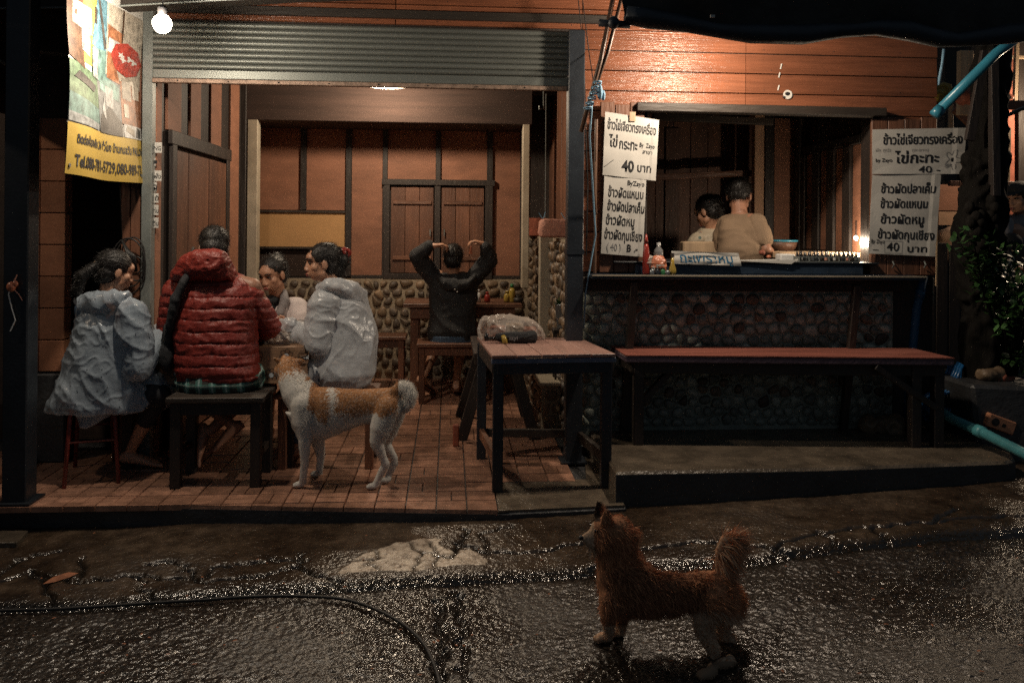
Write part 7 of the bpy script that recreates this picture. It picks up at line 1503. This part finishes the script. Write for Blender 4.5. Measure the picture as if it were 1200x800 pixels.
# legs (near is towards the camera)
def paw(p, d=(-1, -.15, 0)): 
    d = V(d).normalized(); m_.ell(p+d*.018+V((0, 0, -.004)), (.032, .024, .017), Matrix.Rotation(math.atan2(d.y, d.x), 3, 'Z'))
    sd = d.cross(V((0, 0, 1))).normalized()
    for k in (-1.2, -.4, .4, 1.2): m_.ell(p+d*.040+sd*.011*k+V((0, 0, -.007)), (.013, .008, .010), n=8, m=6)
def g1(x, y): q = G(x, y); return q+V((0, 0, .022))
for (pts) in ([(w1(357, 474, -.03), .078), (w1(356, 494, -.045), .062), (w1(357, 514, -.06), .036), (w1(357, 540, -.06), .022), (w1(355, 560, -.05), .019), (g1(354, 571), .019)], [(w1(366, 494, .06), .055), (w1(372, 514, .07), .040), (w1(376, 532, .08), .024), (w1(374, 550, .08), .018), (g1(374, 558), .018)]): limb(m_, *pts); paw(pts[-1][0])
for (pts) in ([(w1(455, 478, -.035), .080), (w1(446, 500, -.055), .060), (w1(441, 516, -.06), .038), (w1(449, 536, -.05), .021), (w1(452, 543, -.05), .023), (w1(444, 558, -.05), .018), (g1(440, 573), .019)], [(w1(460, 480, .04), .072), (w1(455, 502, .06), .052), (w1(450, 518, .07), .034), (w1(462, 536, .07), .020), (w1(462, 542, .07), .021), (w1(455, 556, .07), .017), (g1(455, 566), .018)]): limb(m_, *pts); paw(pts[-1][0])
tail = [(w1(461, 467), .026), (w1(463, 459), .032), (w1(469, 454, -.01), .036), (w1(477, 455, -.02), .038), (w1(481, 463, -.03), .037), (w1(479, 472, -.03), .030), (w1(474, 481, -.02), .016)]; limb(m_, *tail)
o1 = fuse('body', m_, 'fur', d1, .0065, 4)
x_of = lambda p: ((p.x*cos(YAW)-p.y*sin(YAW))/(p.x*sin(YAW)+p.y*cos(YAW)))*1000+600
y_of = lambda p: 265-1000*(p.z-CZ)/(p.x*sin(YAW)+p.y*cos(YAW))
WH, GI, GD = (.60, .57, .52), (.36, .18, .085), (.26, .13, .065)
c1 = W(340, 430, dd); bx0, zback = W(350, 455, dd).x, W(400, 455, dd).z
def col1(p, n_, rnd):
    lx = (p.x-bx0)/.57; hz = p.z; w = .06*noise.noise(V((p.x*9, p.y*9, p.z*9)))+rnd.gauss(0, .016)
    g = 0
    if lx < .12:      # neck and head
        if hz > W(340, 442, dd).z+w: g = 1
        if n_.x > .2 and hz < W(340, 436, dd).z+w: g = 0
    saddle = zback-.035-.10*max(0, sin((lx-.05)*pi*1.1))+w
    if .06 < lx < .98 and hz > saddle-(.06 if .1 < lx < .3 else 0) and not (.30 < lx+w < .36): g = 1
    if lx > .97: g = 0
    if lx > .78 and hz > zback-.13+w and lx < .97: g = 1
    if lx < .12 and W(340, 470, dd).z < hz < W(340, 446, dd).z: g = 0
    c = GI if g else WH; k = rnd.uniform(.9, 1.08); 
    if g and rnd.random() < .2: c = tuple((a_+b2)/2 for a_, b2 in zip(WH, GI)) if rnd.random() < .5 else GD
    return tuple(min(1, v*k) for v in c)
paint(o1, col1)
def comb1(p, n_): return n_*.42+V((.75, 0, -.25)) if p.z > W(400, 515, dd).z else n_*.3+V((.1, 0, -.9))
def comb1t(p, n_):
    if x_of(p) > 466 and y_of(p) < 484: return n_*.8+V((.2, 0, -.3))
    return comb1(p, n_)
strands('coat_hair', 'fur', o1, surf(o1, 52000, 5, lambda p: p.z > .03), comb1t, lambda p, n_: .014 if not (x_of(p) > 463 and y_of(p) < 484) else .016, .0008, .10, 2, col1, 6, .3)
# ---- dog 2: shaggy reddish brown dog on the street
d2 = thing('dog', 'shaggy reddish brown dog with a bushy raised tail standing on the wet street', 'dog', sg(770, 770)); D2 = 3.02
def w2(x, y, o_=0): return W(x, y, D2+o_)
m_ = B()
m_.loft([(w2(702, 684), U_*.03, _fw*.03), (w2(707, 686), U_*.060, _fw*.045), (w2(722, 689), U_*.080, _fw*.060), (w2(745, 692), U_*.076, _fw*.062), (w2(775, 694), U_*.066, _fw*.058), (w2(802, 692), U_*.058, _fw*.052), (w2(828, 691), U_*.066, _fw*.056), (w2(846, 690), U_*.060, _fw*.052), (w2(856, 692), U_*.035, _fw*.035)], 24, 2.1)
limb(m_, (w2(748, 682), .060), (w2(732, 664), .056), (w2(723, 640), .042)); limb(m_, (w2(715, 684), .05), (w2(712, 655), .038), (w2(711, 634), .034))
hd2 = w2(709, 621); s, f, u = fr_((-.92, -.12, -.05)); Rm = rotm(s, f, u)
m_.ell(hd2, (.048, .054, .048), Rm); m_.ell(w2(724, 624), (.05, .06, .06)); m_.cap(hd2+f*.032-u*.012, hd2+f*.070-u*.020, .030, .018); m_.ell(hd2+f*.03-u*.03, (.035, .05, .035), Rm)
for q in (-1, 1): a = hd2+s*q*.034+u*.034+f*.004; t = a+u*.058+f*.004+s*q*.012; m_.loft([(a, f*.026, s*.010), (sub(a, t, .5), f*.019, s*.008), (t, f*.004, s*.004)], 12)
def g2(x, y): return sg(x, y)+V((0, 0, .018))
for pts in ([(w2(716, 702, -.03), .045), (w2(713, 720, -.035), .030), (w2(714, 736, -.035), .019), (g2(712, 750), .016)], [(w2(726, 702, .05), .042), (w2(729, 720, .06), .027), (w2(728, 734, .06), .018), (g2(727, 744), .015)]): limb(m_, *pts); paw(pts[-1][0], (-1, -.2, 0))
for pts in ([(w2(838, 702, -.03), .062), (w2(826, 722, -.04), .045), (w2(823, 736, -.04), .030), (w2(836, 758, -.04), .024), (w2(838, 765, -.04), .022), (w2(835, 780, -.05), .018), (g2(834, 793), .019)], [(w2(850, 704, .05), .055), (w2(845, 724, .06), .040), (w2(843, 736, .06), .026), (w2(857, 752, .06), .022), (w2(858, 758, .06), .020), (w2(855, 770, .06), .017), (g2(856, 780), .018)]): limb(m_, *pts); paw(pts[-1][0], (-1, -.2, 0))
t2 = [(w2(844, 676), .018), (w2(845, 662), .022), (w2(846, 646), .024), (w2(851, 633, -.01), .022), (w2(859, 632, -.02), .016), (w2(865, 640, -.02), .008)]; limb(m_, *t2)
o2 = fuse('body', m_, 'fur', d2, .006, 4)
RB, RD, TN = (.55, .25, .13), (.27, .125, .07), (.62, .42, .28)
def col2(p, n_, rnd):
    py, px = y_of(p), x_of(p); c = RB
    if 715 < px < 830 and 665 < py < 740: c = RD if rnd.random() < .6 else RB
    if py > 712 and px > 812: c = TN if rnd.random() < .8 else RB  # hind legs coloured lighter to lift them out of the shade
    if px < 699 and py < 650: c = TN
    if 690 < px < 707 and py < 610: c = (.05, .03, .02)
    if py > 772: return tuple(v*.5 for v in TN)  # paws darkened in colour to offset the light on their tops
    if py > 730: c = TN if rnd.random() < .85 else RB  # lower legs lightened in colour against the shade on them
    if py < 668 and px > 840: c = RB if rnd.random() < .6 else TN
    k = rnd.uniform(.6, 1.35); return tuple(v*k for v in c)
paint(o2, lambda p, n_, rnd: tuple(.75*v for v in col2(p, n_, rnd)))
tcx = [V(p) for p, _ in t2]
def w_(p): return nvec(p*14)*.5
def comb2(p, n_):
    px, py = x_of(p), y_of(p)
    if px > 837 and py < 668: return n_*.28+V((.85, 0, -.55 if py > 640 else -.15))+w_(p)*.8
    if py > 745 or (py > 722 and px < 740): return n_*.2+V((0, 0, -1))
    w = nvec(p*16)*.9
    if px < 760 and py < 672: return n_*.35+V((.75, 0, -.45))+w*.8
    return n_*.4+V((.6, 0, -.6))+w*.9
def len2(p, n_):
    px, py = x_of(p), y_of(p)
    if px > 837 and py < 668: return .078
    if py > 745 or (py > 722 and px < 740): return .012
    if px < 700 and py < 640: return .012
    if px < 750 and py < 616: return .017
    if px < 748 and py < 685: return .042
    if py > 718: return .014
    if px > 845: return .042
    return .034
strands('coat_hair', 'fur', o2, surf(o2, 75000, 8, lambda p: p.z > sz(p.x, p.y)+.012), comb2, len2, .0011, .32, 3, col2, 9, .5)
m_ = B(); m_.ell(hd2+f*.089-u*.016, (.010, .009, .009), Rm); obj('nose', m_, 'rubber', d2, smooth=True)
for q in (-1, 1): m_ = B(); m_.ell(hd2+s*q*.030+f*.042+u*.012, (.006, .007, .006), Rm, 10, 8); obj('eye', m_, 'eye_dark', d2, smooth=True)
m_ = B(); m_.ell(w2(808, 722), (.02, .02, .025));
